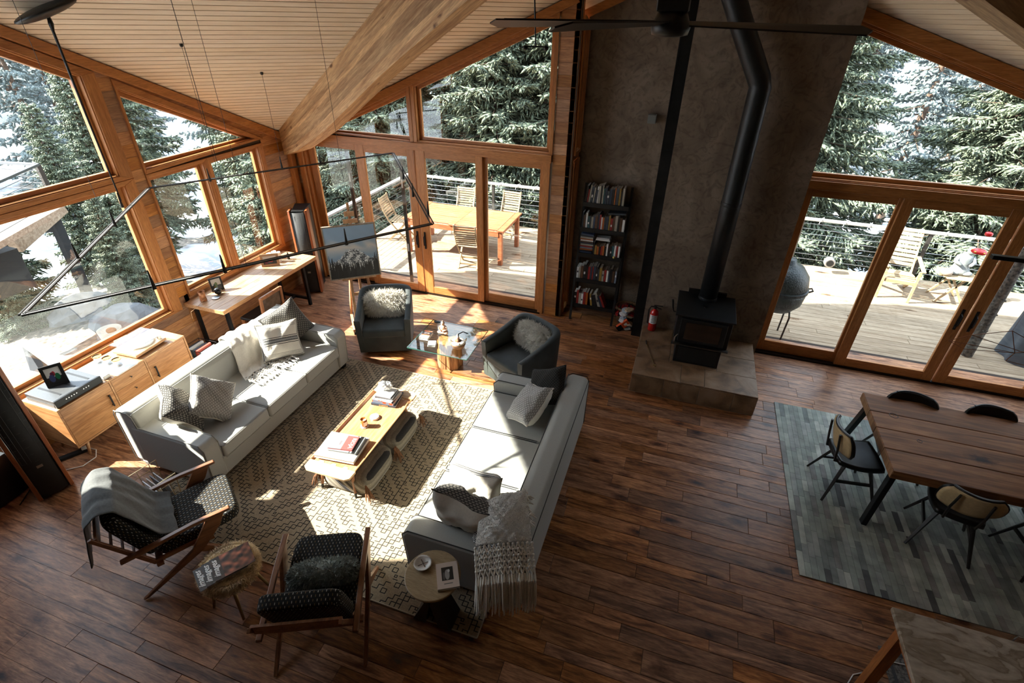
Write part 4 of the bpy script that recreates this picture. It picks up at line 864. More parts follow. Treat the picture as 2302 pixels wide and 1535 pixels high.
def book(label, c, dx, dy, h, rz, cover, top=None, group=None, name='book', cat='book', spine=None):
    """flat-lying book: cover boards, page block; spine on -x side"""
    t = thing(name, label, cat, c, rz, group); b = .003
    M().bb(-dx / 2 + .004, dx / 2 - .004, -dy / 2 + .004, dy / 2 - .004, b, h - b).build('pages', PAPER, t)
    M().bb(-dx / 2, dx / 2, -dy / 2, dy / 2, 0, b).build('back_cover', cover, t); M().bb(-dx / 2, -dx / 2 + .003, -dy / 2, dy / 2, b, h - b).build('spine', spine or cover, t)
    m = M().bb(-dx / 2, dx / 2, -dy / 2, dy / 2, h - b, h); m.build('front_cover', top or cover, t, uvf=(lambda q: ((q[0] + dx / 2) / dx, (q[1] + dy / 2) / dy))); return t
def colr(n, c, r=.5): return plain('cover_' + n, c, r)
def text_on(parent, s, size, loc, rot, mat, shear=0, ext=.0004, name='lettering', bold=0):
    cu = bpy.data.curves.new('txt', 'FONT'); cu.body = s; cu.size = size; cu.extrude = ext; cu.shear = shear; cu.align_x = 'CENTER'; cu.align_y = 'CENTER'; cu.offset = bold; cu.resolution_u = 2
    o = bpy.data.objects.new('txt', cu); COL.objects.link(o); dg = bpy.context.evaluated_depsgraph_get(); me = bpy.data.meshes.new_from_object(o.evaluated_get(dg)); bpy.data.objects.remove(o)
    me.materials.clear(); me.materials.append(mat); q = bpy.data.objects.new(name, me); link(q, parent); q.location = loc; q.rotation_euler = rot; return q
WHITE = plain('white_print', (.85, .85, .83), .5); INK = plain('dark_print', (.04, .04, .045), .5)
book('thick paperback with a dark photo cover banded in orange letters, on the glass table', (-3.06, 5.46, .433), .13, .20, .035, rad(4), colr('white', (.78, .78, .76)), imat('photo_cover', bookimg('pc', (.80, .78, .74), [(0, 1, .38, .98, (.07, .07, .09)), (.06, .94, .40, .48, (.75, .35, .16)), (.06, .94, .88, .97, (.75, .35, .16)), (.2, .5, .55, .8, (.35, .30, .30)), (.55, .8, .6, .75, (.5, .4, .35))])))
for k in range(3): t = thing('coaster', 'square grey stone coaster, %s of the small stack on the glass table' % ('bottom', 'middle', 'top')[k], 'coaster', (-2.885, 5.29, .433 + k * .012), rad(14 + 3 * k), 'coasters on the glass table'); M().box((0, 0, .0055), (.11, .11, .011)).build('slab', plain('slate_coaster', (.48, .50, .49), .7, 0, .1, 20), t, bevel=.003, seg=1)
t = thing('clay_pot', 'round brown clay burner with a white crown-shaped bowl and wooden knob on the glass table', 'pot', (-2.52, 5.36, .433)); CL = plain('brown_clay', (.20, .10, .05), .5)
M().lathe([(.06, 0), (.085, .02), (.09, .05), (.10, .055), (.10, .075), (.08, .085)], n=24).build('body', CL, t, smooth=True); WG = plain('cream_glaze', (.78, .70, .60), .4, 0, .15, 40)
M().lathe([(.085, .075), (.098, .085), (.09, .10), (.05, .105), (.045, .095)], n=24).build('lid', WG, t, smooth=True); M().lathe([(.035, .10), (.045, .11), (.012, .12), (.02, .14), (.012, .152)], n=16).build('knob', CL, t, smooth=True)
for k in range(4): a = k * PI / 2 + .5; M().tube([(math.cos(a) * .075, math.sin(a) * .075, .09), (math.cos(a) * .105, math.sin(a) * .105, .11), (math.cos(a) * .115, math.sin(a) * .115, .14)], [.018, .014, .008], 8).build('horn', WG, t, smooth=True)
M().tube([(-.02, .06, .10), (-.05, .12, .13), (.0, .17, .15), (.06, .19, .12)], .008, 6).build('handle', BLACK, t)
t = thing('bead_garland', 'clear glass bead garland lying on the far right of the glass table', 'ornament', (-2.45, 5.75, .433))
for k in range(16): M().ball((uni(-.1, .12), uni(-.12, .12), .02), uni(.010, .02), 8, 6).build('bead', glass('crystal', (.9, .93, .93), 1.5), t, smooth=True)
M().tube([(-.1, -.1, .01), (-.05, .02, .03), (.02, -.02, .01), (.08, .08, .03), (.12, 0, .01)], .003, 6).build('wire', plain('silver_wire', (.6, .6, .6), .2, 1), t)
o = M().ball((0, 0, 0), (.055, .035, .012), 16, 8).build('black_dish', BLACK, None, smooth=True); o.location = (-3.08, 5.86, .446); tag(o, 'small black oval dish at the far left corner of the glass table', 'dish')
# coffee table
WAL = wood('oiled_walnut', (.42, .19, .075), (.66, .36, .17), 1, .3, .0, 0, 40); WALL = wood('light_inlay', (.66, .42, .22), (.80, .58, .36), 0, .35, 0, 0, 40); WALZ = wood('walnut_leg', (.24, .09, .035), (.42, .19, .08), 2, .35, 0, 0, 40)
t = thing('coffee_table', 'long narrow walnut coffee table with dovetailed light ends and tapered legs', 'table', (-2.85, 3.55, 0))
m = M(); m.prism([(-.27, .42), (-.245, .385), (.245, .385), (.27, .42), (.27, .428), (.255, .43), (.235, .405), (-.235, .405), (-.255, .43), (-.27, .428)], lambda a, b, d: (a, d, b), -.60, .60); m.build('tabletop', WAL, t, bevel=.002, seg=1)
for s_ in (-1, 1):
    m = M(); n8 = [(-.27, .60), (-.265, .70), (-.22, .735), (.22, .735), (.265, .70), (.27, .60)]; m.prism([(a, s_ * b) for a, b in n8], lambda a, b, d: (a, b, d), .392, .418); m.build('end_board', WALL, t, bevel=.006)
    for x in (-.14, 0, .14): M().prism([(x - .035, s_ * .602), (x + .035, s_ * .602), (x + .02, s_ * .57), (x - .02, s_ * .57)], lambda a, b, d: (a, b, d), .400, .4075).build('dovetail', WALL, t)
    for x in (-1, 1): M().tube([(x * .17, s_ * .54, .39), (x * .20, s_ * .59, .07)], [.022, .014], 10).build('leg', WALZ, t, smooth=True); M().tube([(x * .2, s_ * .59, .07), (x * .207, s_ * .60, .012)], [.014, .012], 10).build('leg_tip', BLACK, t)
zt = .406
for k, (c, dx, dy, h, rz, lab, tp) in enumerate(((colr('navy', (.03, .045, .07)), .27, .30, .028, 8, 'large dark blue book under the far coffee-table stack', None),
    (colr('rust', (.35, .30, .32)), .24, .27, .035, 3, 'grey and orange patterned book, second in the far coffee-table stack', 1), (colr('white2', (.55, .53, .50)), .22, .26, .016, -4, 'white book under the small paperbacks in the far coffee-table stack', None),
    (colr('charcoal', (.10, .10, .11)), .19, .22, .022, 6, 'dark paperback near the top of the far coffee-table stack', None), (colr('grey3', (.62, .62, .62)), .17, .19, .012, 0, 'light grey booklet on top of the far coffee-table stack', None))):
    tm = imat('speckled_cover', image('spk', np.where(np.random.default_rng(5).random((24, 24, 1)) < .35, np.array([.80, .28, .12]), np.array([.42, .44, .50]))), 1, 1, .5, interp='Closest') if tp else None
    b_ = book(lab, (-2.87, 4.07, zt), dx, dy, h, rad(90 + rz), c, tm, group='books stacked on the coffee table', spine=tm)
    if k == 0:
        for q in range(7): M().box((-dx / 2 - .0008, -.05 + q * .016, h / 2), (.001, .010, .013)).build('spine_mark', plain('orange_print', (.8, .35, .15), .5), b_)
    zt += h
m = M(); m.ball((0, 0, .035), (.085, .07, .045), 24, 16); m.v = [(x * (1 + .25 * nz(y * 40, z * 40)), y * (1 + .25 * nz(x * 40, z * 30)), z * (1 + .12 * nz(x * 50, y * 50))) for x, y, z in m.v]
o = m.build('quartz_rock', plain('white_quartz', (.80, .79, .76), .6, 0, .12, 40, .6), None); o.location = (-2.92, 4.13, zt + .004); tag(o, 'white crystalline rock on top of the book stack on the coffee table', 'rock')
t = thing('amber_candle', 'amber glass candle with white label on a white coaster on the coffee table', 'candle', (-2.87, 3.57, .406)); M().lathe([(.042, 0), (.045, .003), (.045, .01), (.03, .011)], n=24).build('coaster', plain('white_ceramic', (.64, .63, .60), .4), t)
M().lathe([(.033, .011), (.036, .015), (.036, .105), (.033, .105), (.032, .085), (.001, .085)], n=24).build('jar', plain('amber_glass', (.36, .12, .03), .12, coat=.6), t, smooth=True); M().lathe([(.0366, .03), (.0366, .075)], n=24).v
m = M(); m.grid(lambda u, v: (.0368 * math.cos(-1.2 + u * 1.2), .0368 * math.sin(-1.2 + u * 1.2), .03 + .05 * v), 8, 1); m.build('label', WHITE, t); M().lathe([(.031, .084), (.03, .087), (.001, .087)], n=20).build('wax', plain('wax', (.75, .42, .25), .5), t)
t = thing('candle_lid', 'round white ceramic lid beside the amber candle on the coffee table', 'lid', (-2.84, 3.73, .406)); M().lathe([(.048, 0), (.052, .003), (.052, .022), (.048, .026), (.001, .026)], n=28).build('disc', MATS['white_ceramic'], t, smooth=False)
g_ = 'books on the near end of the coffee table'
cov = bookimg('bk1', (.70, .71, .72), [], 128); a_ = np.ones((128, 128, 3), np.float32) * .58; yy, xx = np.mgrid[0:128, 0:128]; rr_ = np.hypot(xx - 44, yy - 66); a_[rr_ < 40] = (.30, .35, .40); a_[(rr_ < 41) & (rr_ > 38)] = (.12, .2, .25); a_[(rr_ < 40) & (yy > 60)] = (.44, .47, .50)
b_ = book('large white book with a round photo cover, near end of the coffee table', (-2.88, 3.17, .432), .36, .44, .034, rad(-84), colr('white4', (.55, .55, .53)), imat('round_photo_cover', image('rp', a_), 1, 1, .35), g_, spine=colr('tan', (.62, .48, .36)))
book('grey hardback with black stripes under the pink one on the coffee table', (-2.84, 3.20, .466), .25, .31, .028, rad(-82), colr('white5', (.52, .52, .52)), imat('stripe_cover', bookimg('sc', (.45, .47, .49), [(.0, 1, .86, .97, (.06, .06, .06)), (.0, 1, .75, .8, (.25, .25, .25))]), 1, 1, .4), g_)
b_ = book('thin pink and grey book lettered RIOJA on top of the near coffee-table stack', (-2.87, 3.19, .494), .20, .27, .014, rad(-80), colr('red6', (.50, .12, .12)), imat('rioja_cover', bookimg('rj', (.50, .50, .51), [(0, 1, .56, 1, (.62, .30, .29)), (.2, .9, .1, .3, (.50, .48, .49)), (.4, .7, .38, .46, (.42, .40, .42))]), 1, 1, .35), g_)
text_on(b_, 'RIOJA', .058, (.0, .098, .0142), (0, 0, 0), plain('pink_print', (.85, .62, .60), .5))
# low woven poufs with tassels
def pouf_img():
    h = 256; a = np.ones((h, h, 3), np.float32) * np.array([.46, .43, .38]); rs = np.random.default_rng(9)
    for y0, y1, c in ((0, 30, (.55, .52, .46)), (60, 96, (.13, .12, .12)), (96, 100, (.12, .18, .35)), (120, 136, (.72, .70, .66)), (150, 176, (.22, .21, .20)), (200, 230, (.62, .60, .56))): a[y0:y1] = c
    return a * (.75 + .4 * rs.random((h, h, 1)))
PF = imat('woven_stripe', image('pouf', pouf_img()), 1, 2.6, .95, .5)
for k, (x, y) in enumerate(((-2.80, 3.86), (-2.80, 3.26))):
    t = thing('floor_pouf', 'striped woven floor cushion with brown tassels under the %s half of the coffee table' % ('far', 'near')[k], 'cushion', (x, y, .012), 0, 'woven floor cushions under the coffee table')
    m = M(); m.ball((0, 0, .12), (.30, .30, .13), 28, 14, p=.42); m.v = [(a + .006 * nz(a * 30, b * 30), b, c + .006 * nz(a * 25, b * 25)) for a, b, c in m.v]; m.build('cushion', PF, t, smooth=True, uvf=lambda q: (q[1], q[0] + q[2]))
    for sx, sy in ((1, -1), (1, 1), (-1, -1), (-1, 1)):
        m = M()
        for q in range(14): dx, dy = uni(-.05, .06), uni(-.05, .05); m.tube([(sx * .285, sy * .285, .20), (sx * .31 + dx * .4, sy * .30 + dy * .5, .15), (sx * .33 + dx, sy * .31 + dy, .035)], [.008, .006, .003], 4)
        m.build('tassel', plain('brown_yarn', (.16, .07, .03), .9, 0, .5, 60), t)
# mid-century armchairs
def tweed():
    n = 64; a = np.ones((n, n, 3), np.float32) * np.array([.035, .037, .036])
    for j in range(4):
        for i in range(4):
            x = i * 16 + (8 if j % 2 else 0); y = j * 16; c = (.66, .66, .62) if (i + j) % 2 else (.46, .38, .24)
            for q in range(9): a[(y + 3 + q) % n, (x + 4) % n:(x + 4) % n + 3] = c
    return a
TW = imat('dash_weave', image('tweed', tweed()), 9, 9, .95, .25, interp='Linear'); TWR = TW
ARMW = wood('walnut_frame', (.14, .05, .022), (.30, .13, .06), 1, .35, 0, 0, 40)
def zchair(loc, rz, label):
    t = thing('lounge_chair', label, 'armchair', loc, rz, 'mid-century armchairs at the near side of the rug')
    def soft(c, d, R, nm): 
        m = M(); m.ball(c, (d[0] / 2, d[1] / 2, d[2] / 2), 32, 16, R, .28); return m.build(nm, TW, t, smooth=True)
    o = M().ball((0, 0, 0), (.285, .34, .065), 36, 18, None, .30).build('seat_cushion', TW, t, smooth=True); o.location = (0, .12, .40); o.rotation_euler = (rad(7), 0, 0)
    o = M().ball((0, 0, 0), (.285, .065, .29), 36, 18, None, .30).build('back_cushion', TW, t, smooth=True); o.location = (0, -.30, .64); o.rotation_euler = (rad(20), 0, 0)
    for s_ in (-1, 1):
        x = s_ * .335
        m = M(); P = [(.40, .585), (.39, .61), (.10, .60), (-.30, .545), (-.44, .525), (-.44, .495), (-.28, .51), (.05, .565), (.30, .575)]
        m.prism(P, lambda a, b, d: (x + d, a, b), -.022, .022); m.build('armrest', ARMW, t, bevel=.008)
        m = M(); m.prism([(.34, .58), (.20, .57), (.02, .30), (-.44, .0), (-.40, .0), (.10, .26), (.28, .46)], lambda a, b, d: (x + d, a, b), -.016, .016); m.build('rear_leg', ARMW, t, bevel=.006)
        m = M(); m.prism([(.02, .31), (.10, .33), (.42, .02), (.425, .0), (.395, .0), (.06, .26)], lambda a, b, d: (x + d, a, b), -.015, .015); m.build('front_leg', ARMW, t, bevel=.006)
        m = M(); m.prism([(.10, .36), (.14, .33), (-.26, .30), (-.55, .82), (-.52, .83), (-.24, .345)], lambda a, b, d: (s_ * .295 + d, a, b), -.012, .012); m.build('side_rail', ARMW, t, bevel=.004)
    M().bar((-.335, .18, .335), (.335, .18, .335), .05, .03).build('cross_rail', ARMW, t); M().bar((-.335, -.22, .30), (.335, -.22, .30), .05, .03).build('cross_rail', ARMW, t); M().bar((-.30, -.50, .79), (.30, -.50, .79), .02, .05).build('top_rail', ARMW, t)
    for k in range(5): z = .38 + k * .09; M().bar((-.29, -.30 - (z - .38) * .55, z), (.29, -.30 - (z - .38) * .55, z), .012, .035).build('back_slat', ARMW, t)
    return t
zchair((-3.76, 1.95, .012), rad(-35), 'mid-century armchair with dash-woven upholstery and a grey blanket over its back'); zchair((-2.14, 1.80, .012), rad(25), 'mid-century armchair with dash-woven upholstery and a grey sheepskin pillow, nearest the viewer')
fur_pillow('grey-green sheepskin bolster pillow on the nearest mid-century armchair', (-2.11, 1.83, .60), (-.25, .50, .85), .52, .24, .15, WOOLG, 6500, .035, 4, 0)
# grey blanket draped over the back of the first armchair
def drape(name, label, cat, loc, rz, path, width, mat, n=40, k=20, wr=.012, group=None, solid=.012, flare=0, skew=0):
    """path: (y,z) points across which the cloth hangs; width along x"""
    P = [Vector((0, a, b)) for a, b in path]; Ls = [0]
    for i in range(1, len(P)): Ls.append(Ls[-1] + (P[i] - P[i - 1]).length)
    ys = [p.y for p in P]; zs = [p.z for p in P]
    def f(u, v):
        s = v * Ls[-1]; x = (u - .5) * width * (1 + flare * abs(v - .4)); y = np.interp(s, Ls, ys); z = np.interp(s, Ls, zs)
        return (x + skew * (v - .5) + .02 * nz(v * 3, u), y + wr * nz(u * 5 + v, v * 4), z + wr * nz(u * 6, v * 3 + 1.7) )
    t = thing(name, label, cat, loc, rz, group); M().grid(f, k, n).build('cloth', mat, t, smooth=True, solid=solid, sub=1); return t, f
GB = plain('grey_blanket_wool', (.085, .09, .09), .95, 0, .15, 60, .15, sheen=.3)
drape('blanket', 'plain grey blanket folded over the back of the left mid-century armchair', 'blanket', (-3.80, 1.98, .02), rad(-35), [(-.02, .485), (-.13, .53), (-.165, .60), (-.25, .80), (-.33, .95), (-.44, .975), (-.55, .88), (-.60, .64), (-.64, .44)], .58, GB, wr=.010, skew=-.08)
# pouf stool with magazines
t = thing('sheepskin_stool', 'round stool covered in tan sheepskin between the two mid-century armchairs', 'stool', (-2.97, 1.70, 0)); M().lathe([(.15, .36), (.19, .38), (.205, .42), (.19, .455), (.12, .465), (.02, .466)], n=32).build('seat', WOOLB, t, smooth=True)
rng = np.random.default_rng(6); n = 16000; a = rng.uniform(0, 2 * PI, n); q = rng.uniform(0, 1, n) ** .6; top = q < .72; r = np.where(top, q / .72 * .20, .205); z = np.where(top, .462 - .02 * (r / .2) ** 4, .455 - (q - .72) / .28 * .09)
Pn = np.stack([r * np.cos(a), r * np.sin(a), z], 1); Nn = np.stack([np.cos(a) * np.where(top, r * 2, 1), np.sin(a) * np.where(top, r * 2, 1), np.where(top, 1, .1)], 1); Nn /= np.linalg.norm(Nn, axis=1)[:, None]
fur('fur', t, Pn, Nn, np.where(top, .018, .045)[:, None], .003, WOOLB, rng, (0, 0, -.35), .45)
for k in range(4): a = PI / 4 + k * PI / 2; M().tube([(math.cos(a) * .13, math.sin(a) * .13, .37), (math.cos(a) * .22, math.sin(a) * .22, 0)], [.017, .011], 8).build('leg', plain('brass_leg', (.30, .22, .10), .4, .5), t, smooth=True)
def mag_img(seed, warm):
    rs = np.random.default_rng(seed); n = 96; a = np.zeros((n, n, 3), np.float32); yy, xx = np.mgrid[0:n, 0:n] / n
    g = sum(np.sin(xx * rs.uniform(4, 30) + rs.uniform(0, 6)) * np.sin(yy * rs.uniform(4, 30) + rs.uniform(0, 6)) for _ in range(8)) / 4; g = np.clip(.5 + .5 * g, 0, 1)
    a = np.array(warm)[None, None] * g[:, :, None] + np.array((.06, .05, .05)); a[yy > .76] = a[yy > .76] * .35 + .02; return image('mag%d' % seed, a)
mz = .488
for k, (x, y, w_) in enumerate(((-2.985, 1.615, (.42, .20, .10)), (-2.95, 1.662, (.42, .47, .52)), (-2.92, 1.715, (.74, .40, .28)))):
    t = thing('magazine', 'glossy magazine titled images, %s of the three fanned on the sheepskin stool' % ('lowest and darkest', 'middle', 'top')[k], 'magazine', (x, y, mz + k * .008), rad(-33 + 180 + (3, -1, 0)[k]), 'magazines on the sheepskin stool')
    # title at the lower edge as seen from the room's far side
    M().bb(-.115, .115, -.15, .15, 0, .006).build('pages', PAPER, t); m = M().bb(-.115, .115, -.15, .15, .006, .007); m.build('cover', imat('mag_cover%d' % k, mag_img(20 + k, w_), 1, 1, .25, coat=.3), t, uvf=lambda q: ((q[0] + .115) / .23, (q[1] + .15) / .30))
    text_on(t, 'images', .064, (0, .122, .0072), (0, 0, 0), WHITE, shear=.35, bold=.0012)
# round side table with dish and book
BR = wood('woven_brass_top', (.30, .22, .12), (.42, .32, .19), 0, .45, 0, 0, 120)
t = thing('side_table', 'round bronze-topped side table on a folded dark base beside the near sofa arm', 'table', (-1.31, 2.11, 0)); M().lathe([(.215, .545), (.22, .548), (.22, .565), (.215, .568), (.001, .568)], n=40).build('tabletop', BR, t)
for s_ in (-1, 1): M().prism([(s_ * .17, .012), (s_ * .06, .012), (0.0, .30), (s_ * .12, .545), (s_ * .17, .545), (s_ * .05, .30)], lambda a, b, d: (a, d, b), -.10, .10).build('base_blade', plain('dark_bronze2', (.05, .045, .04), .35, .6), t)
t = thing('trinket_dish', 'small white square scalloped dish on the round side table', 'dish', (-1.42, 2.16, .568)); 
def dish(u, v):
    a = u * 2 * PI; r = (.052 + .02 * min(v, .5) * 2) * (1 + .06 * math.cos(4 * a)) * (1 + .03 * math.cos(16 * a) * v); f = 1 / (abs(math.cos(a)) ** 4 + abs(math.sin(a)) ** 4) ** .25; f = .6 + .4 * f
    if v < .5: return (r * f * math.cos(a), r * f * math.sin(a), .03 * v * 2)
    q = (1 - v) * 2; return (.068 * (.2 + .8 * q) * f * math.cos(a) * q ** .3, .068 * (.2 + .8 * q) * f * math.sin(a) * q ** .3, .004 + .026 * q ** 2)
M().grid(dish, 48, 12).build('dish', MATS['white_ceramic'], t, smooth=True); m = M(); m.tube([(-.03, -.03, .012), (.03, .03, .014)], .003, 5); m.tube([(-.03, .03, .014), (.03, -.02, .012)], .003, 5); m.build('beads', plain('dark_beads', (.10, .08, .06), .5), t)
pc = np.ones((128, 128, 3), np.float32) * np.array([.76, .70, .66]); pc[38:104, 30:98] = .06; rs = np.random.default_rng(3); yy, xx = np.mgrid[0:128, 0:128]; pc[(np.hypot((xx - 62) / 14, (yy - 66) / 26) < 1)] = .55; pc[(np.hypot((xx - 72) / 7, (yy - 84) / 8) < 1)] = .75; pc[(np.hypot((xx - 42) / 6, (yy - 60) / 20) < 1)] = .3; pc[20:24, 40:90] = .35
book('pale pink hardback with a black-and-white photo on its cover on the round side table', (-1.19, 2.13, .568), .17, .22, .026, rad(30), colr('pinkgrey', (.72, .66, .62)), imat('bw_cover', image('bw', pc), 1, 1, .4))
# throws
TH = plain('ivory_throw', (.72, .69, .63), .95, 0, .08, 90, .3, sheen=.3)
def fringe(parent, pts, L_, mat, n=5, down=(0, 0, -1), spread=.04, r=.006, out=(0, 0, 0)):
    for j, p in enumerate(pts):
        m = M(); p = Vector(p); dn = Vector(down).normalized(); o = Vector(out)
        for q in range(n):
            s = Vector((uni(-1, 1), uni(-1, 1), uni(-.3, .3))) * spread; m.tube([p, p + dn * L_ * .4 + s * .4 + o * .3, p + dn * L_ * uni(.85, 1.1) + s + o], [r, r * .9, r * .4], 5)
        m.ball(tuple(p), (.012, .012, .012), 8, 6); m.build('fringe_tassel', mat, parent)
t, f = drape('throw_blanket', 'ivory throw with an openwork knotted fringe hanging over the back of the pale sofa', 'blanket', (-4.72, 4.12, 0), rad(90 - 10), [(-.12, .5), (.20, .58)][::-1] + [], .42, TH) if False else drape('throw_blanket', 'ivory throw with an openwork knotted fringe hanging over the back of the pale sofa', 'blanket', (-5.10, 4.20, 0), rad(-98), [(-.10, .55), (-.06, .80), (.02, .845), (.16, .845), (.25, .78), (.30, .60), (.36, .49), (.50, .475)], .50, TH, wr=.02, flare=.25, skew=.16)
for row in range(4):
    m = M()
    for j in range(16):
        u = j / 15; p = Vector(f(u, 1.0)) + Vector((0, .022 + row * .036, .012 - .002 * row)); q = Vector(f(min(1, u + (.5 if row % 2 else -.5) / 15), 1.0)) + Vector((0, .058 + row * .036, .010)); m.tube([p, q], .0065, 5); q = Vector(f(max(0, u - (.5 if row % 2 else -.5) / 15), 1.0)) + Vector((0, .058 + row * .036, .010)); m.tube([p, q], .0065, 5); m.ball(tuple(p), .011, 8, 6)
    m.build('knotted_net', TH, t)
fringe(t, [Vector(f(j / 13, 1.0)) + Vector((0, .17, .012)) for j in range(14)], .10, TH, 6, (0, 1, -.08), .02, .007)
t = thing('throw_blanket', 'heather throw with long shaggy ivory fringe over the grey-green sofa corner', 'blanket', (-.86, 2.62, .8))
Q = [Vector(q) - Vector((-.86, 2.62, .8)) for q in ((-1.10, 2.64, .90), (-.78, 2.84, .95), (-1.01, 2.27, .84), (-.60, 2.42, .90))]
def f(u, v):
    p = (Q[0] * (1 - u) + Q[1] * u) * (1 - v) + (Q[2] * (1 - u) + Q[3] * u) * v; bu = .07 * math.sin(PI * min(1, max(0, u))) * math.sin(PI * (.15 + .7 * v)) + .012 * nz(u * 4, v * 4); return tuple(p + Vector((.1, -.25, .95)) * bu)
HT = plain('heather_throw', (.60, .59, .56), .95, 0, .14, 120, .5, sheen=.3)
M().grid(f, 24, 24).build('cloth', HT, t, smooth=True, solid=.018, sub=1)
rng = np.random.default_rng(8); P_a = np.array([f(a_, b_) for a_, b_ in rng.uniform(0, 1, (5000, 2))]); fur('nap', t, P_a + [0, 0, .006], np.tile([.1, -.3, .95], (5000, 1)), .016, .0022, HT, rng, (0, 0, 0), .9)
hn = Vector((.035, -.075, -.055)); 
for row in range(5):
    for j in range(13):
        u = j / 12; p = Vector(f(u, 1.0)) + hn * (row * .42 + .1); sp = .5 / 12 * (1 if row % 2 else -1); m = M()
        for g_ in (sp, -sp): q_ = Vector(f(min(1, max(0, u + g_)), 1.0)) + hn * ((row + 1) * .42 + .1); m.tube([p, q_], .0075, 5)
        m.ball(tuple(p), .0125, 8, 6); m.build('net_knot', TH, t)
for j in range(24):
    p = Vector(f(j / 23, 1.0)) + hn * 2.2; m = M()
    for q in range(7): s3 = Vector((uni(-1, 1), uni(-1, 1), uni(-.2, .2))) * .030; dn = Vector((.06, -.22, -.97)); m.tube([p, p + hn * .5 + s3 * .3, p + hn * .8 + dn * .10 + s3 * .7, p + hn * .9 + dn * uni(.17, .25) + s3], [.007, .0075, .0065, .003], 5)
    m.build('fringe_tassel', TH, t)
for k in range(9):
    p = Vector(f(1.0 if k > 3 else .55 + k * .12, (k - 3) * .13 if k > 3 else 0)); m = M()
    for q in range(5): s3 = Vector((uni(-.2, 1), uni(-1, 1), uni(-1, .3))) * .04; m.tube([p, p + s3 * .6, p + s3 + Vector((.02, .0, -.02))], [.008, .007, .004], 5)
    m.build('edge_tuft', TH, t)
# ------------------------------------------------------------------ along the left wall
SBW = wood('acorn_wood', (.36, .15, .05), (.60, .31, .13), 0, .38, 0, 0, 34); SBT = wood('sideboard_top', (.46, .22, .09), (.68, .40, .20), 1, .4, 0, 0, 34); SBF = wood('sideboard_front', (.38, .16, .055), (.62, .32, .135), 1, .36, .12, 0, 34)
t = thing('sideboard', 'mid-century wooden sideboard with two doors and three drawers under the large left window', 'sideboard', (-6.04, 3.20, 0)); hx, hy = .27, .80
M().bb(-hx, hx, -hy, hy, .70, .72).build('top', SBT, t, bevel=.003, seg=1); M().bb(-hx, hx, -hy, hy, .19, .21).build('bottom', SBT, t, bevel=.003, seg=1)
for y in (-hy, hy - .02): M().bb(-hx, hx, y, y + .02, .21, .70).build('side_panel', SBW, t)
M().bb(-hx, -hx + .01, -hy + .02, hy - .02, .21, .70).build('back_panel', SBW, t)
for y in (-.235, .215): M().bb(-hx + .02, hx - .004, y, y + .018, .21, .70).build('divider', SBT, t)
for y0, y1, hyy in ((-.775, -.24, -.30), (.238, .775, .30)):
    d = M().bb(hx - .024, hx - .006, y0, y1, .215, .696).build('door', SBF, t); m = M(); m.bb(hx - .006, hx + .018, hyy - .006, hyy + .006, .42, .435); m.bb(hx - .006, hx + .018, hyy - .006, hyy + .006, .545, .56); m.bb(hx + .012, hx + .022, hyy - .007, hyy + .007, .41, .57); m.build('handle', BLACK, d)
for k in range(3): z = .215 + k * .161; d = M().bb(hx - .024, hx - .006, -.212, .210, z, z + .158).build('drawer', SBF, t); M().tube([(hx - .006, 0, z + .085), (hx + .014, 0, z + .085), (hx + .02, 0, z + .085)], [.004, .004, .010], 10).build('knob', BLACK, d)
for x in (-.19, .19):
    for y in (-.66, .66): M().tube([(x, y, .19), (x * 1.15, y * 1.08, 0)], [.022, .012], 10).build('leg', SBT, t, smooth=True)
t = thing('turntable', 'turntable with a white platter and clear dust cover on the far half of the sideboard', 'turntable', (-6.03, 3.60, .72), rad(3)); ACR = glass('acrylic', (.93, .95, .96), 1.5)
M().box((0, 0, .035), (.36, .44, .035)).build('plinth', SBT, t, bevel=.004, seg=1); M().lathe([(.145, .053), (.15, .058), (.15, .072), (.001, .073)], (-.01, .02, 0), 40).build('platter', MATS['white_ceramic'], t)
M().lathe([(.147, .073), (.147, .0745), (.001, .0745)], (-.01, .02, 0), 40).build('record', plain('pale_felt', (.62, .62, .60), .8), t)
m = M(); m.tube([(.13, .17, .09), (.13, .0, .10), (.10, -.09, .09)], .005, 6); m.cyl((.13, .17, .05), (.13, .17, .10), .022); m.build('tonearm', plain('brushed_metal', (.5, .5, .5), .3, 1), t)
for x, y, sx, sy in ((0, -.222, .37, .004), (0, .222, .37, .004), (-.183, 0, .004, .44), (.183, 0, .004, .44)): M().box((x, y, .095), (sx, sy, .08)).build('dust_cover_side', ACR, t)
M().box((0, 0, .137), (.37, .446, .004)).build('dust_cover_lid', ACR, t)
for x in (-.13, .13):
    for y in (-.17, .17): M().cyl((x, y, 0), (x, y, .02), .02, n=12).build('foot', BLACK, t)
t = thing('glass_tray', 'white marble tray lying on the sideboard under three brass-rimmed tumblers', 'tray', (-6.0, 3.19, .72), rad(2)); M().box((0, 0, .008), (.50, .27, .016)).build('slab', plain('white_marble', (.72, .73, .74), .25, 0, .1, 8), t, bevel=.004, seg=1)
for k in range(3):
    c = thing('tumbler', 'clear tumbler with a brass rim on the marble tray, %s of three' % ('nearest the window', 'middle', 'nearest the room')[k], 'glass', (-6.17 + k * .135, 3.18 + .015 * k, .736), 0, 'brass-rimmed tumblers on the sideboard')
    M().lathe([(.035, .0), (.037, .003), (.047, .085), (.047, .088), (.045, .088), (.036, .012)], n=24).build('cup', ACR, c, smooth=True); M().lathe([(.0475, .084), (.049, .086), (.049, .094), (.0455, .094), (.0455, .086)], n=24).build('rim', plain('antique_brass', (.45, .28, .10), .25, 1), c, smooth=False)
AMP = plain('graphite_alu', (.12, .125, .13), .45, .7, .08, 60)
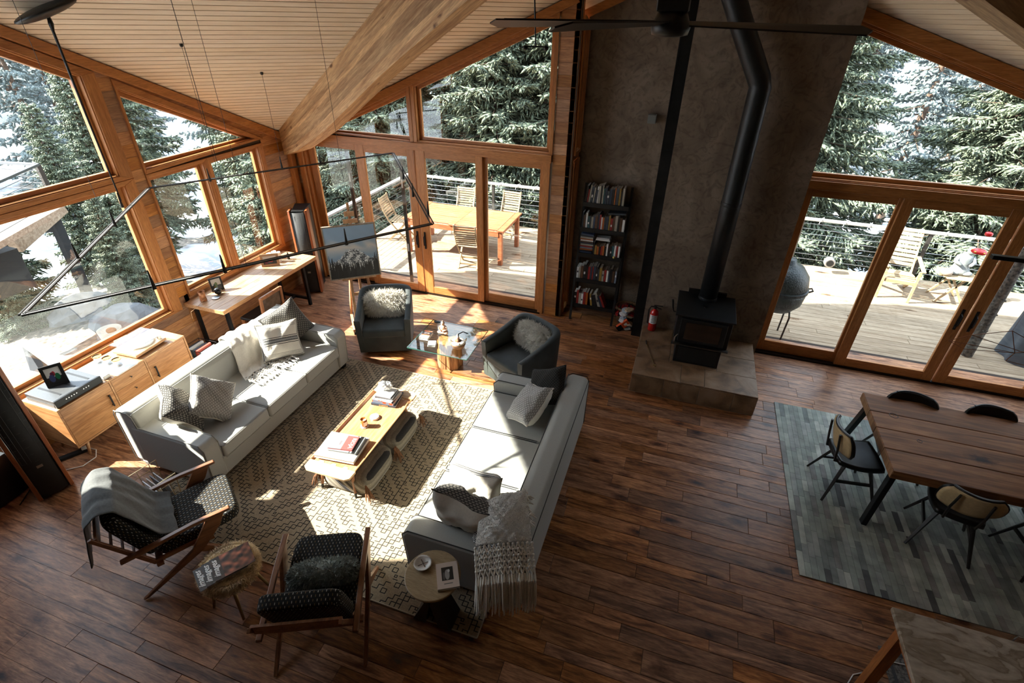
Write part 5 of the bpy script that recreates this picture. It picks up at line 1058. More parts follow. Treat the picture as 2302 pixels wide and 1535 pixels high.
t = thing('amplifier', 'flat grey stereo amplifier with a black front panel on the near end of the sideboard', 'amplifier', (-6.02, 2.68, .72)); M().bb(-.23, .20, -.245, .245, .012, .085).build('case', AMP, t, bevel=.002, seg=1); M().bb(-.22, .19, -.25, .25, .0, .04).build('lower_case', BLACK, t)
M().bb(.20, .225, -.25, .25, .005, .09).build('front_panel', BLACK, t, bevel=.002, seg=1)
for y in (-.13, .02, .17): M().bb(-.19, .15, y - .012, y + .012, .0855, .0875).build('vent', plain('vent_dark', (.04, .042, .045), .5, .5), t)
for k in range(8): M().cyl((.225, -.14 + k * .027 + (.05 if k > 4 else 0), .058), (.232, -.14 + k * .027 + (.05 if k > 4 else 0), .058), .006, n=12).build('button', plain('silver_button', (.65, .65, .65), .3, .9), t)
o = M().box((0, 0, .022), (.09, .08, .044)).build('white_box', MATS['white_ceramic'], None, bevel=.005, seg=1); o.location = (-5.86, 3.0, .72); tag(o, 'small white box beside the amplifier on the sideboard', 'box')
def photo(seed, dark=.3):
    rs = np.random.default_rng(seed); a = np.ones((64, 64, 3), np.float32) * .75; yy, xx = np.mgrid[0:64, 0:64]; a[yy < 26] = dark * .4
    for _ in range(4): x, y, r = rs.uniform(12, 52), rs.uniform(14, 40), rs.uniform(6, 14); a[np.hypot(xx - x, (yy - y) * .8) < r] = rs.uniform(.05, .6, 3) * [1, .8, .7]
    return image('ph%d' % seed, a)
def pframe(label, c, rz, w_, h_, mat, bw, seed, tilt=12, mt=None):
    t = thing('photo_frame', label, 'picture frame', c, rz); R = rotm(rx=rad(-tilt)); m = M()
    for q, d in (((0, 0, bw / 2), (w_, .018, bw)), ((0, 0, h_ - bw / 2), (w_, .018, bw)), ((-w_ / 2 + bw / 2, 0, h_ / 2), (bw, .018, h_ - 2 * bw)), ((w_ / 2 - bw / 2, 0, h_ / 2), (bw, .018, h_ - 2 * bw))): m.box(R @ Vector(q), d, R)
    m.build('frame', mat, t); iw, ih = w_ - 2 * bw, h_ - 2 * bw; m = M(); m.box(R @ Vector((0, -.001, h_ / 2)), (iw, .006, ih), R)
    m.build('photo', imat('photo%d' % seed, photo(seed), 1 / iw, 1 / ih, .3, ou=.5, ov=-bw / ih), t); M().bar(R @ Vector((0, .012, h_ * .7)), (0, h_ * .42, .006), .05, .006).build('easel_back', BLACK, t); return t
pframe('black-framed group photo standing on the amplifier', (-6.05, 2.66, .808), rad(58), .19, .24, BLACK, .03, 1)
t = thing('wooden_sign', 'tiny wooden block sign with dark lettering on the window sill above the sideboard', 'sign', (-6.335, 3.60, .735), rad(84)); M().box((0, 0, .03), (.16, .025, .06)).build('block', SBT, t, bevel=.002, seg=1); M().tube([(-.045, -.0135, .02), (-.04, -.0135, .04), (-.03, -.0135, .025), (-.015, -.0135, .045), (-.01, -.0135, .02), (.005, -.0135, .04), (.02, -.0135, .022), (.035, -.0135, .042), (.045, -.0135, .025)], .003, 5).build('carved_mark', plain('burnt_mark', (.16, .07, .03), .8), t)
# tall floor speakers with red wood cheeks
CHK = wood('rosewood_cheek', (.22, .055, .018), (.42, .13, .045), 2, .3, 0, 0, 50); GRL = plain('speaker_cloth', (.018, .020, .022), .7, 0, .35, 3, .1)
def tower(loc, rz, label, H_=1.5):
    t = thing('floor_speaker', label, 'speaker', loc, rz, 'tall floor speakers with red wood cheeks')
    M().prism([(-.10, .0), (.10, .0), (.13, .42), (-.13, .42)], lambda a, b, d: (a, b, d), .02, H_).build('cabinet', BLACK, t, bevel=.01)
    def fr(u, v): a = (u - .5) * 2; return (.115 * a, -.02 - .03 * (1 - a * a), .04 + v * (H_ - .06))
    M().grid(fr, 12, 1).build('grille', GRL, t, smooth=True, solid=.004)
    for s_ in (-1, 1): M().prism([(s_ * .118, -.035), (s_ * .155, -.02), (s_ * .15, .16), (s_ * .12, .16)], lambda a, b, d: (a, b, d), .015, H_ + .01).build('wood_cheek', CHK, t, bevel=.006, seg=2)
    m = M()
    for k in range(7): m.tube([(-.105 + k * .035, -.045 - .006 * math.sin(k), .5), (-.105 + k * .035, -.051, H_ - .05)], .0012, 4)
    for k in range(11): m.tube([(-.11, -.03, .5 + k * .09), (0, -.054, .49 + k * .09), (.11, -.03, .5 + k * .09)], .0012, 4)
    m.build('grille_strings', plain('grille_string', (.06, .06, .06), .5), t)
    M().box((0, -.052, .42), (.05, .004, .03)).build('badge', plain('badge', (.35, .34, .30), .35, .8), t); return t
tower((-5.96, 6.72, 0), rad(26), 'tall black speaker with red wood cheeks in the corner behind the desk'); tower((-5.62, 1.98, 0), rad(72), 'tall black speaker with red wood cheeks at the left edge of the picture', 1.62)
t = thing('subwoofer', 'black box subwoofer behind the nearer tall speaker at the left edge', 'speaker', (-6.12, 1.72, 0), rad(4)); M().box((0, 0, .26), (.38, .40, .50)).build('cabinet', BLACK, t, bevel=.01); M().box((0, 0, .515), (.30, .30, .008)).build('top_panel', plain('grey_top', (.25, .26, .27), .4), t)
for x in (-.15, .15):
    for y in (-.15, .15): M().cyl((x, y, 0), (x, y, .015), .02, n=10).build('foot', BLACK, t)
t = thing('power_strip', 'black power strip with tangled cords on the floor behind the near speaker', 'power strip', (-5.98, 2.42, 0), rad(60)); M().box((0, 0, .02), (.30, .06, .035)).build('strip', BLACK, t, bevel=.004, seg=1); M().box((.11, 0, .045), (.06, .045, .03)).build('plug', MATS['white_ceramic'], t, bevel=.004, seg=1)
M().tube([(.14, 0, .03), (.2, -.08, .02), (.18, -.2, .01), (.05, -.27, .01), (-.1, -.22, .01)], .005, 6).build('cord', plain('white_cord', (.75, .75, .72), .5), t); M().tube([(-.15, 0, .03), (-.3, .02, .01), (-.35, -.2, .01), (-.5, -.5, .01)], .005, 6).build('cord', BLACK, t)
# desk by the mullioned windows
DT = wood('reclaimed_desk', (.44, .24, .12), (.70, .46, .27), 1, .4, .05, 2.5, 30)
t = thing('desk', 'narrow reclaimed-wood console desk with black steel legs under the mullioned windows', 'desk', (-6.02, 5.60, 0))
for k in range(5): M().bb(-.35 + k * .136, -.35 + k * .136 + .134, -1.01, 1.01, .755, .785).build('tabletop_plank', DT, t, bevel=.002, seg=1)
m = M(); m.bb(-.352, .332, -1.018, -1.008, .73, .786); m.bb(-.352, .332, 1.008, 1.018, .73, .786); m.bb(.330, .342, -1.018, 1.018, .73, .786); m.build('edge_band', SBT, t)
for y in (-.92, .72):
    for x in (-.28, .28): M().bar((x, y, 0), (x, y, .75), .045, .045).build('leg', STEEL, t)
    M().bar((-.28, y, .12), (.28, y, .12), .04, .04).build('foot_rail', STEEL, t); M().bar((-.28, y, .74), (.28, y, .74), .04, .03).build('top_rail', STEEL, t)
M().bar((0, -.92, .12), (0, .72, .12), .035, .035).build('stretcher', STEEL, t)
t = thing('desk_chair', 'wooden desk chair with a dark framed back, pushed under the desk', 'chair', (-5.62, 5.16, 0), rad(90)); LW = wood('chair_red_wood', (.26, .09, .035), (.46, .20, .09), 2, .4, 0, 0, 40)
M().box((0, 0, .45), (.44, .42, .05)).build('seat', plain('black_leather', (.02, .02, .022), .4, 0, .2, 30), t, bevel=.015)
for x in (-.2, .2): M().bar((x, -.2, 0), (x * 1.02, -.26, .86), .032, .035).build('back_post', LW, t); M().bar((x, .19, 0), (x, .19, .43), .032, .032).build('front_leg', LW, t)
for z in (.56, .84): M().bar((-.2, -.235 - (z - .5) * .06, z), (.2, -.235 - (z - .5) * .06, z), .025, .05).build('back_rail', LW, t)
M().box((0, -.24, .70), (.37, .012, .24), rotm(rx=rad(4))).build('back_panel', plain('mottled_black', (.03, .03, .03), .35, 0, .8, 14), t); M().bar((-.2, .0, .22), (.2, .0, .22), .02, .03).build('stretcher', LW, t)
pframe('small black-framed wedding photo leaning on the near part of the desk', (-6.22, 5.06, .785), rad(62), .17, .20, BLACK, .022, 2)
pframe('rustic wooden photo frame in front of the candles on the far part of the desk', (-6.10, 6.03, .785), rad(38), .27, .20, wood('driftwood', (.30, .17, .09), (.50, .33, .20), 0, .7), .035, 3)
for k, (x, y, h) in enumerate(((-6.20, 6.15, .16), (-6.10, 6.24, .16), (-6.24, 6.30, .13))):
    c = thing('pillar_candle', 'white pillar candle behind the rustic frame, %s' % ('left one', 'right one', 'short one by the window')[k], 'candle', (x, y, .785), 0, 'pillar candles on the desk'); M().lathe([(.038, 0), (.038, h), (.033, h + .003), (.02, h - .008), (.001, h - .008)], n=24).build('wax', plain('white_wax', (.82, .80, .75), .5), c, smooth=False); M().cyl((0, 0, h - .01), (0, 0, h + .012), .0015, n=6).build('wick', BLACK, c)
t = thing('copper_mug', 'tall copper-coloured tooled cup with a hanging tag at the near end of the desk', 'cup', (-6.17, 4.74, .785)); CP = plain('tooled_copper', (.50, .22, .10), .4, .4, .25, 30, .4); M().lathe([(.042, 0), (.045, .01), (.040, .08), (.046, .145), (.044, .145), (.038, .08), (.03, .02)], n=24).build('cup', CP, t, smooth=True)
M().tube([(.045, -.0, .05), (.055, -.16, .0), (.06, -.29, -.02), (.06, -.30, -.12)], .003, 5).build('tag_string', plain('leather_tag', (.45, .28, .15), .8), t)
t = thing('desk_ornament', 'dark oval stone ornament beside the small black photo frame on the desk', 'ornament', (-6.13, 4.97, .785)); M().ball((0, 0, .05), (.055, .05, .052), 20, 12).build('stone', plain('black_stone', (.02, .022, .024), .25), t, smooth=True)
o = M().lathe([(.001, 0), (.05, .0), (.055, .012), (.05, .014), (.001, .008)], n=24).build('silver_dish', plain('brushed_metal', (.5, .5, .5), .3, 1), None, smooth=True); o.location = (-6.07, 4.86, .785); tag(o, 'small silver dish near the copper cup on the desk', 'dish')
t = thing('small_black_bottle', 'small dark bottle beside the white candles at the far end of the desk', 'bottle', (-6.02, 6.36, .785)); M().lathe([(.022, 0), (.024, .08), (.010, .10), (.010, .125)], n=16).build('bottle', BLACK, t, smooth=True); M().lathe([(.012, .12), (.012, .14)], n=12).build('cap', MATS['brushed_metal'], t)
# records crate and bits between sideboard and desk
t = thing('storage_crate', 'dark wire crate of papers on the floor between sideboard and desk', 'crate', (-5.95, 4.28, 0)); m = M()
for z in (.02, .14, .26, .36): m.tube([(-.16, -.14, z), (.16, -.14, z), (.16, .14, z), (-.16, .14, z)], .005, 5, closed=True)
for x in (-.16, 0, .16):
    for y in (-.14, .14): m.tube([(x, y, .0), (x, y, .36)], .004, 5)
m.build('wire_frame', BLACK, t)
for k in range(5): M().box((-.12 + k * .055, 0, .17 + .02 * (k % 2)), (.03, .24, .32), rotm(ry=rad(4 * k - 6))).build('folder', plain('folder%d' % k, ((.05, .06, .07), (.6, .6, .6), (.10, .13, .16), (.5, .1, .07), (.35, .4, .42))[k], .6), t)
# easel with the mountain painting
EW = wood('easel_beech', (.50, .24, .10), (.72, .42, .22), 2, .45, 0, 0, 40)
t = thing('easel', 'tall reddish wooden studio easel on castors in front of the first door panels', 'easel', (-4.47, 6.06, 0), rad(38.8))
for s_ in (-1, 1): M().bar((s_ * .20, -.26, .07), (s_ * .20, .34, .07), .04, .05).build('foot_beam', EW, t); M().bar((s_ * .15, -.12, .09), (s_ * .10, .06, 1.55), .035, .04).build('upright', EW, t); M().bar((s_ * .20, .30, .09), (s_ * .10, .05, 1.1), .03, .03).build('brace', EW, t)
M().bar((0, -.06, .25), (0, .07, 1.98), .05, .035).build('mast', EW, t); M().bar((-.2, -.12, .11), (.2, -.12, .11), .03, .04).build('cross_bar', EW, t); M().bar((-.13, -.05, .60), (.13, -.05, .60), .02, .05).build('cross_bar', EW, t)
M().box((0, -.075, .885), (.50, .07, .03)).build('tray', EW, t); M().box((0, -.02, 1.745), (.20, .05, .05)).build('top_clamp', EW, t); M().box((0, .015, 1.84), (.14, .04, .06)).build('top_clamp', EW, t)
for s_ in (-1, 1):
    for y in (-.25, .33): M().cyl((s_ * .215, y, .025), (s_ * .185, y, .025), .025, n=12).build('castor', BLACK, t)
def painting():
    h, w = 230, 205; yy, xx = np.mgrid[0:h, 0:w]; v = yy / h; a = np.zeros((h, w, 3), np.float32)
    sky = np.array([.46, .55, .64])[None, None] * (1.0 + .25 * v[:, :, None]); n = sum(np.sin(xx / w * f1 + yy / h * f2 + p) for f1, f2, p in ((5, 9, 1), (11, 14, 2), (17, 8, .5), (23, 27, 3))) / 4
    a[:] = sky + np.array([.02, .02, .02]) * n[:, :, None]; cl_ = np.clip(1 - np.abs(v - .58 - .06 * n) / .16, 0, 1) * np.clip(.9 + .5 * n, 0, 1); a = a * (1 - cl_[:, :, None]) + np.array([.80, .78, .76]) * cl_[:, :, None]
    ridge_ = .33 + .16 * np.exp(-((xx / w - .40) / .16) ** 2) + .17 * np.exp(-((xx / w - .62) / .17) ** 2) + .012 * np.sin(xx * .35) + .008 * np.sin(xx * .9); mt = (v < ridge_)
    rr2 = np.random.default_rng(7).random((h, w)) * 1.0
    for _ in range(2): rr2 = (rr2 + np.roll(rr2, 1, 1) + np.roll(rr2, -1, 0) + np.roll(np.roll(rr2, 1, 1), -1, 0) + np.roll(np.roll(rr2, 2, 1), -2, 0)) / 5
    rr2 = (rr2 - rr2.mean()) / rr2.std(); snow = rr2 + .8 * np.sin(xx * .16 + 1.5 * np.sin(yy * .1)) > .0; a[mt] = (.26, .29, .32); a[mt & snow] = (.85, .87, .88); rs = np.random.default_rng(1)
    for k in range(150):
        x0 = rs.uniform(0, w); sd_ = abs(x0 / w - .5) * 2; hh = rs.uniform(.18, .33) + .22 * sd_ ** 2.5 * rs.uniform(.6, 1); ww = rs.uniform(4, 8); t_ = v / hh; m_ = (t_ < 1) & (np.abs(xx - x0) < ww * (1 - t_) * (.55 + .45 * np.abs(np.sin(yy * .6 + k)))); c = rs.uniform(.03, .13); a[m_] = (c, c * 1.12, c * 1.25)
    fog = np.clip(1 - v / .1, 0, 1)[:, :, None] * .25; return image('painting', a * (1 - fog) + .03 * fog)
t = thing('painting', 'framed painting of a snowy mountain above dark spruces, standing on the easel', 'painting', (-4.435, 5.945, .905), rad(38.8)); R = rotm(rx=rad(-5)); PW, PH = .74, .80
M().box(R @ Vector((0, -.01, PH / 2)), (PW - .03, .02, PH - .03), R).build('canvas', imat('painting', painting(), 1 / (PW - .03), 1 / (PH - .03), .5, ou=.5, ov=-.02), t); m = M()
for q, d in (((0, 0, .008), (PW, .045, .016)), ((0, 0, PH - .008), (PW, .045, .016)), ((-PW / 2 + .008, 0, PH / 2), (.016, .045, PH)), ((PW / 2 - .008, 0, PH / 2), (.016, .045, PH))): m.box(R @ Vector(q), d, R)
m.build('frame', wood('grey_oak', (.25, .19, .13), (.42, .34, .26), 2, .6), t)
# gold wire magazine rack
GW = plain('gold_wire', (.55, .40, .20), .3, .8)
t = thing('magazine_rack', 'gold wire magazine rack on the floor at the near end of the pale sofa', 'magazine rack', (-4.48, 2.27, 0), rad(-12)); m = M()
for s_ in (-1, 1):
    x = s_ * .17; m.tube([(x, -.10, .02), (x, -.13, .38), (x, .13, .38), (x, .10, .02)], .005, 6, closed=True)
    for k in range(3): m.tube([(x, -.11 - .005 * k, .10 + .1 * k), (x, .11 + .005 * k, .10 + .1 * k)], .0035, 5)
    for k in (-1, 1): m.tube([(x, k * .05, .02), (x, k * .06, .38)], .0035, 5)
for y in (-.10, -.03, .03, .10): m.tube([(-.17, y, .02), (.17, y, .02)], .0035, 5)
m.tube([(-.17, -.12, .30), (-.12, -.16, .42), (.0, -.17, .46), (.12, -.16, .42), (.17, -.12, .30)], .005, 6)
m.build('wire_frame', GW, t)
t = thing('sketchbook', 'spiral-bound white sketchbook lying across the near side of the wire rack', 'notebook', (-4.50, 2.06, .14), rad(-18)); M().box((0, 0, .012), (.34, .24, .02), rotm(rx=rad(12))).build('pages', PAPER, t); M().box((0, 0, .024), (.345, .245, .003), rotm(rx=rad(12))).build('cover', MATS['white_ceramic'], t); m = M()
for k in range(12): m.tube([(-.15 + k * .027, -.115, .0), (-.15 + k * .027, -.13, .0), (-.15 + k * .027, -.125, -.02)], .003, 5)
m.build('spiral', BLACK, t); M().tube([(-.26, -.07, .0), (.1, -.17, -.02)], .006, 6).build('pen', BLACK, t)
for k in range(4): th_ = thing('magazine', 'magazine standing in the gold wire rack, %s' % ('first from the sofa', 'second from the sofa', 'third from the sofa', 'last, next to the sketchbook')[k], 'magazine', (-4.47, 2.33 - k * .04, .03), rad(-12), 'magazines in the wire rack'); M().box((0, 0, .13), (.26, .008, .26), rotm(rx=rad(4))).build('pages', plain('mag_c%d' % k, ((.7, .7, .68), (.12, .12, .13), (.55, .5, .42), (.65, .66, .66))[k], .4), th_)
# ------------------------------------------------------------------ stove wall
def tilem():
    m, nt, bs = base('slate_tile'); L = nt.links; t = N(nt, 'TexCoord'); oi = N(nt, 'ObjectInfo'); sc = N(nt, 'VectorMath', operation='SCALE'); sc.inputs[0].default_value = (9, 7, 5); L.new(oi.outputs['Random'], sc.inputs['Scale']); ad = N(nt, 'VectorMath', operation='ADD'); L.new(t.outputs['Object'], ad.inputs[0]); L.new(sc.outputs[0], ad.inputs[1])
    n = N(nt, 'TexNoise'); n.inputs['Scale'].default_value = 4; n.inputs['Detail'].default_value = 9; n.inputs['Distortion'].default_value = .8; L.new(ad.outputs[0], n.inputs['Vector']); n2 = N(nt, 'TexNoise'); n2.inputs['Scale'].default_value = 55; n2.inputs['Detail'].default_value = 3; L.new(ad.outputs[0], n2.inputs['Vector'])
    c = ramp(nt, n.outputs[0], (.3, (.12, .070, .036)), (.5, (.23, .138, .074)), (.7, (.30, .205, .13))); sp_ = ramp(nt, n2.outputs[0], (.68, (0, 0, 0)), (.74, (.6, .6, .6))); L.new(mix(nt, sp_, c, (.50, .42, .33)), bs.inputs['Base Color']); bs.inputs['Roughness'].default_value = .55; bump(nt, bs, n.outputs[0], .3, .01); return m
TL = tilem(); GROUT = plain('grout', (.36, .31, .25), .9)
t = thing('stone_hearth', 'raised slate-tiled hearth platform under the wood stove', 'hearth', (.61, 6.43, 0)); x0, x1, y0, y1 = -.81, .76, -.67, .66
M().bb(x0 + .012, x1 - .012, y0 + .012, y1, 0, .288).build('core', GROUT, t)
xs_ = [x0, x0 + .62, x0 + .92, x1]; 
for a, b in zip(xs_[:-1], xs_[1:]): M().bb(a + .003, b - .003, y0 + .003, y0 + .42, .285, .302).build('tile', TL, t, bevel=.003, seg=1)
for (a, b), (c, d) in (((x0, x0 + .45), (y0 + .42, y0 + .86)), ((x0 + .45, x1 - .5), (y0 + .42, y0 + .86)), ((x1 - .5, x1), (y0 + .42, y0 + .86)), ((x0, x0 + .45), (y0 + .86, y1)), ((x0 + .45, x1 - .5), (y0 + .86, y1)), ((x1 - .5, x1), (y0 + .86, y1))): M().bb(a + .003, b - .003, c + .003, d - .003, .285, .302).build('tile', TL, t, bevel=.003, seg=1)
for k in range(4): a = x0 + (x1 - x0) * (0, .27, .555, .82)[k]; b = x0 + (x1 - x0) * (.27, .555, .82, 1)[k]; M().bb(a + .003, b - .003, y0, y0 + .014, .012, .282).build('tile', TL, t, bevel=.003, seg=1)
for s_ in (x0, x1 - .014):
    for k in range(3): a = y0 + (y1 - y0) * k / 3; b = y0 + (y1 - y0) * (k + 1) / 3; M().bb(s_, s_ + .014, a + .003, b - .003, .012, .282).build('tile', TL, t, bevel=.003, seg=1)
SB = plain('stove_black', (.016, .018, .020), .42, .4, .2, 12); t = thing('wood_stove', 'black steel wood-burning stove with a glass door on the slate hearth', 'stove', (.58, 6.60, .302))
M().bb(-.29, .29, -.36, .22, .0, .30).build('pedestal', SB, t, bevel=.008); M().bb(-.25, .25, -.372, -.358, .04, .26).build('pedestal_panel', plain('stove_panel', (.008, .009, .010), .5), t, bevel=.004, seg=1)
M().bb(-.345, .345, -.34, .30, .30, .70).build('firebox', SB, t, bevel=.01); m = M().prism([(-.36, .70), (.34, .70), (.34, .74), (-.36, .72)], lambda a, b, d: (d, a, b), -.375, .375); m.build('top_plate', SB, t, bevel=.004, seg=1)
M().bb(-.25, .25, .30, .34, .70, .80).build('heat_shield', SB, t); M().bb(-.36, .36, -.40, -.34, .29, .305).build('ash_lip', plain('worn_steel', (.10, .10, .10), .35, .9), t)
d = M().bb(-.29, .29, -.372, -.34, .335, .675).build('door', SB, t, bevel=.006, seg=1); M().bb(-.22, .22, -.378, -.370, .385, .635).build('door_glass', plain('smoked_glass', (.012, .010, .008), .08, coat=.5), d); M().tube([(-.30, -.38, .44), (-.33, -.43, .42), (-.33, -.44, .34)], .010, 8).build('door_handle', plain('chrome_coil', (.5, .5, .5), .2, 1), d)
M().tube([(-.35, -.1, .62), (-.40, -.1, .62), (-.42, -.1, .68), (-.44, -.12, .80)], [.006, .006, .012, .014], 8).build('damper_lever', BLACK, t)
M().lathe([(.035, .0), (.035, .006), (.02, .01), (.001, .01)], (0, -.03, .725), 16).build('thermometer', plain('chrome_coil', (.5, .5, .5), .2, 1), t)
m = M()
t = thing('flue_pipe', 'thick black stove pipe rising from the stove and bending towards the ridge', 'pipe', (.59, 6.82, 1.035)); m.tube([(0, 0, 0), (0, 0, 1.3), (0, 0, 2.62), (-.03, 0, 2.70), (-.36, 0, 3.25), (-.70, 0, 3.86), (-.71, 0, 3.98)], .118, 28); m.build('pipe', SB, t, smooth=True)
for z in (.0, 1.3): M().lathe([(.121, 0), (.123, .005), (.123, .04), (.121, .045)], (0, 0, z), 28).build('collar', SB, t, smooth=True)
t = thing('fire_extinguisher', 'red fire extinguisher with a white label standing on the hearth against the wall', 'fire extinguisher', (-.07, 6.99, .302)); m = M(); m.lathe([(.055, 0), (.06, .01), (.06, .27), (.05, .32), (.025, .345), (.018, .36)], n=28); m.build('cylinder', plain('extinguisher_red', (.55, .018, .015), .25, coat=.4), t, smooth=True)
m = M(); m.grid(lambda u, v: (.0606 * math.cos(-2.7 + u * 2.2), .0606 * math.sin(-2.7 + u * 2.2), .13 + .14 * v), 12, 1); m.build('label', plain('label_white', (.72, .72, .70), .5), t)
for k in range(5): M().box((math.cos(-1.6) * .0612, math.sin(-1.6) * .0612, .155 + k * .024), (.05 - .008 * (k % 2), .001, .008), rotm(rz=-.03)).build('print_line', INK, t)
m = M(); m.tube([(0, 0, .36), (0, 0, .40)], .02, 12); m.bar((-.02, 0, .41), (.10, -.02, .425), .022, .008); m.bar((-.02, 0, .395), (.09, -.02, .375), .02, .008); m.tube([(-.01, .0, .39), (-.06, 0, .385), (-.085, 0, .33), (-.08, 0, .18), (-.075, 0, .10)], .011, 8); m.build('valve', BLACK, t)
t = thing('fireplace_poker', 'brass-tipped fireplace poker with a black handle lying on the hearth', 'poker', (-.11, 6.62, .308), 0); m = M(); m.tube([(0, 0, .006), (.02, -.10, .006)], [.010, .008], 8); m.build('handle', BLACK, t); M().tube([(.02, -.10, .006), (.16, -.56, .006)], .005, 8).build('rod', plain('aged_brass', (.42, .30, .14), .3, .9), t); M().tube([(.16, -.56, .006), (.165, -.60, .012), (.19, -.62, .012), (.185, -.585, .012)], [.006, .011, .012, .008], 8).build('hook', MATS['aged_brass'], t)
t = thing('wall_sconce', 'small grey cube spotlight high on the plaster wall left of the steel column', 'light', (-.59, 7.80, 3.11)); M().box((0, 0, 0), (.11, .10, .11)).build('cube', plain('sconce_grey', (.20, .21, .20), .5, .3), t, bevel=.002, seg=1); M().cyl((0, .05, 0), (0, .062, 0), .04).build('mount', BLACK, t)
# ladder bookshelf with books
t = thing('ladder_bookshelf', 'black ladder bookshelf against the plaster wall left of the steel column', 'bookshelf', (-1.06, 7.62, 0))
SHZ = [.26, .70, 1.12, 1.52, 1.90]
for s_ in (-1, 1): M().bar((s_ * .345, -.22, 0), (s_ * .345, .17, 2.16), .03, .035).build('rear_post', BLACK, t); M().bar((s_ * .345, .20, 0), (s_ * .345, .20, 2.0), .025, .025).build('side_post', BLACK, t)
for k, z in enumerate(SHZ): d = .36 - .04 * k; M().bb(-.34, .34, .20 - d, .20, z - .02, z).build('shelf', BLACK, t); M().bb(-.345, .345, .20 - d - .012, .20 - d, z - .045, z + .02).build('shelf_lip', BLACK, t)
BC = [('navy', (.025, .035, .07)), ('cream', (.60, .56, .46)), ('slate', (.07, .09, .11)), ('red', (.42, .03, .025)), ('black', (.02, .02, .022)), ('ochre', (.48, .30, .06)), ('orange', (.60, .16, .03)), ('white', (.70, .69, .66)), ('teal', (.04, .16, .18)), ('brown', (.16, .08, .045)), ('blue', (.08, .13, .25)), ('pale blue', (.30, .36, .46))]
BC = [(n_, tuple(q * .62 for q in c_)) for n_, c_ in BC]
BPC = plain('page_edges', (.34, .31, .26), .9)
ORD = ['bottom', 'second lowest', 'middle', 'second highest', 'top']; SIDE_ = lambda i, n: 'leftmost' if i == 0 else 'rightmost' if i == n - 1 else None
def upright(x, w_, h, d, ci, k, lean, grp, nth):
    nm, c = BC[ci]; b = thing('book', '', 'book', (-1.06 + x + w_ / 2, 7.62 + .20 - (.36 - .04 * k) + d / 2 + .012, SHZ[k]), 0, grp); Rl = rotm(ry=rad(lean)); off = Vector((w_ / 2 * (1 if lean > 0 else -1), 0, 0)) if lean else Vector()
    P = lambda q: Rl @ (Vector(q) - off) + off
    mt = colr(nm.replace(' ', '_'), c, .45); M().box(P((0, 0, h / 2)), (w_ - .003, d, h), Rl).build('cover', mt, b); M().box(P((0, .003, h / 2 + .0012)), (w_ - .008, d - .008, h), Rl).build('pages', BPC, b)
    if w_ > .03 and nth % 3 == 1: M().box(P((0, -d / 2 - .0006, h * (.62 if nth % 2 else .45))), (w_ * .6, .001, h * .16), Rl).build('spine_label', WHITE if sum(c) < .8 else INK, b)
    OR_ = 'first second third fourth fifth sixth seventh eighth ninth tenth eleventh twelfth thirteenth fourteenth fifteenth sixteenth seventeenth eighteenth nineteenth twentieth twenty-first twenty-second'.split()
    b['label'] = '%s %s book, %s from the left on the %s ladder shelf' % ('thick' if w_ > .035 else 'thin' if w_ < .025 else 'narrow', nm, OR_[nth - 1], ORD[k]); return b
seqs = {4: [4, 3, 1, 0, 1, 0, 7, 1, 4, 1, 8, 0, 2, 0, 4, 6, 2, 5, 4, 1], 3: [0, 9, 7, 8, 2, 1, 10, 9, 0, 3, 7, 6, 2, 0, 5, 3, 9, 1, 4, 9, 7, 1], 1: [7, 1, 9, 4, 4, 3, 0, 3, 0, 4, 2, 5, 1, 3, 7, 0, 4, 9, 11], 0: [4, 3, 1, 7, 3, 6, 5, 4, 4, 1, 0, 3]}
rb = random.Random(12)
for k, sq_ in seqs.items():
    x = -.325; n = len(sq_); hmax = .29 if k == 4 else .26
    for i, ci in enumerate(sq_):
        w_ = rb.uniform(.019, .042) if k else rb.uniform(.028, .048); h = rb.uniform(.72, 1.0) * hmax; lean = 0
        if k == 0 and i >= 6: lean = -(6 + 3 * (i - 5)) if i < 12 else 0
        if k == 4 and i < 6: lean = 5
        if x + w_ > .325: break
        if lean < 0 and i == 6: x += .05
        upright(x, w_, h, rb.uniform(.15, .19), ci, k, lean, 'books standing on the %s shelf of the ladder bookshelf' % ORD[k], i + 1); x += w_ + .0015
z = SHZ[2]; g5 = 'books lying stacked on the middle bookshelf shelf'; 
for i in range(13):
    nm, c = BC[(10, 4, 6, 11, 3, 1, 0, 9, 7, 6, 1, 2, 10)[i]]; h = rb.uniform(.018, .028); b = thing('book', '%s book lying %s from the bottom in the flat stack, middle ladder shelf' % (nm, 'first second third fourth fifth sixth seventh eighth ninth tenth eleventh twelfth thirteenth'.split()[i]), 'book', (-1.285 + rb.uniform(-.008, .008), 7.67, z), rad(rb.uniform(-4, 4)), g5)
    M().box((0, 0, h / 2), (.20, .14, h - .002)).build('cover', colr(nm.replace(' ', '_'), c), b); M().box((0, .002, h / 2), (.202, .134, h - .008)).build('pages', BPC, b); z += h
x = -.11
for i, ci in enumerate([4, 5, 6, 4, 3, 6, 4, 7, 4, 4, 8, 7, 3, 7]):
    w_ = rb.uniform(.022, .034); h = rb.uniform(.15, .22)
    if x + w_ > .33: break
    upright(x, w_, h, .15, ci, 2, 0, 'books standing on the middle shelf of the ladder bookshelf', i + 1); x += w_ + .002
z = SHZ[2] + .222
for i, w_ in enumerate((.22, .20)): b = thing('book', '%s book lying across the standing books on the middle shelf' % ('white' , 'grey')[i], 'book', (-1.04, 7.69, z), 0, 'books lying across others on the middle shelf'); M().box((0, 0, .012), (w_, .13, .022)).build('cover', colr('white' if i == 0 else 'grey3', (.70, .69, .66) if i == 0 else (.62, .62, .62)), b); M().box((0, .002, .012), (w_ + .001, .125, .016)).build('pages', BPC, b); z += .024
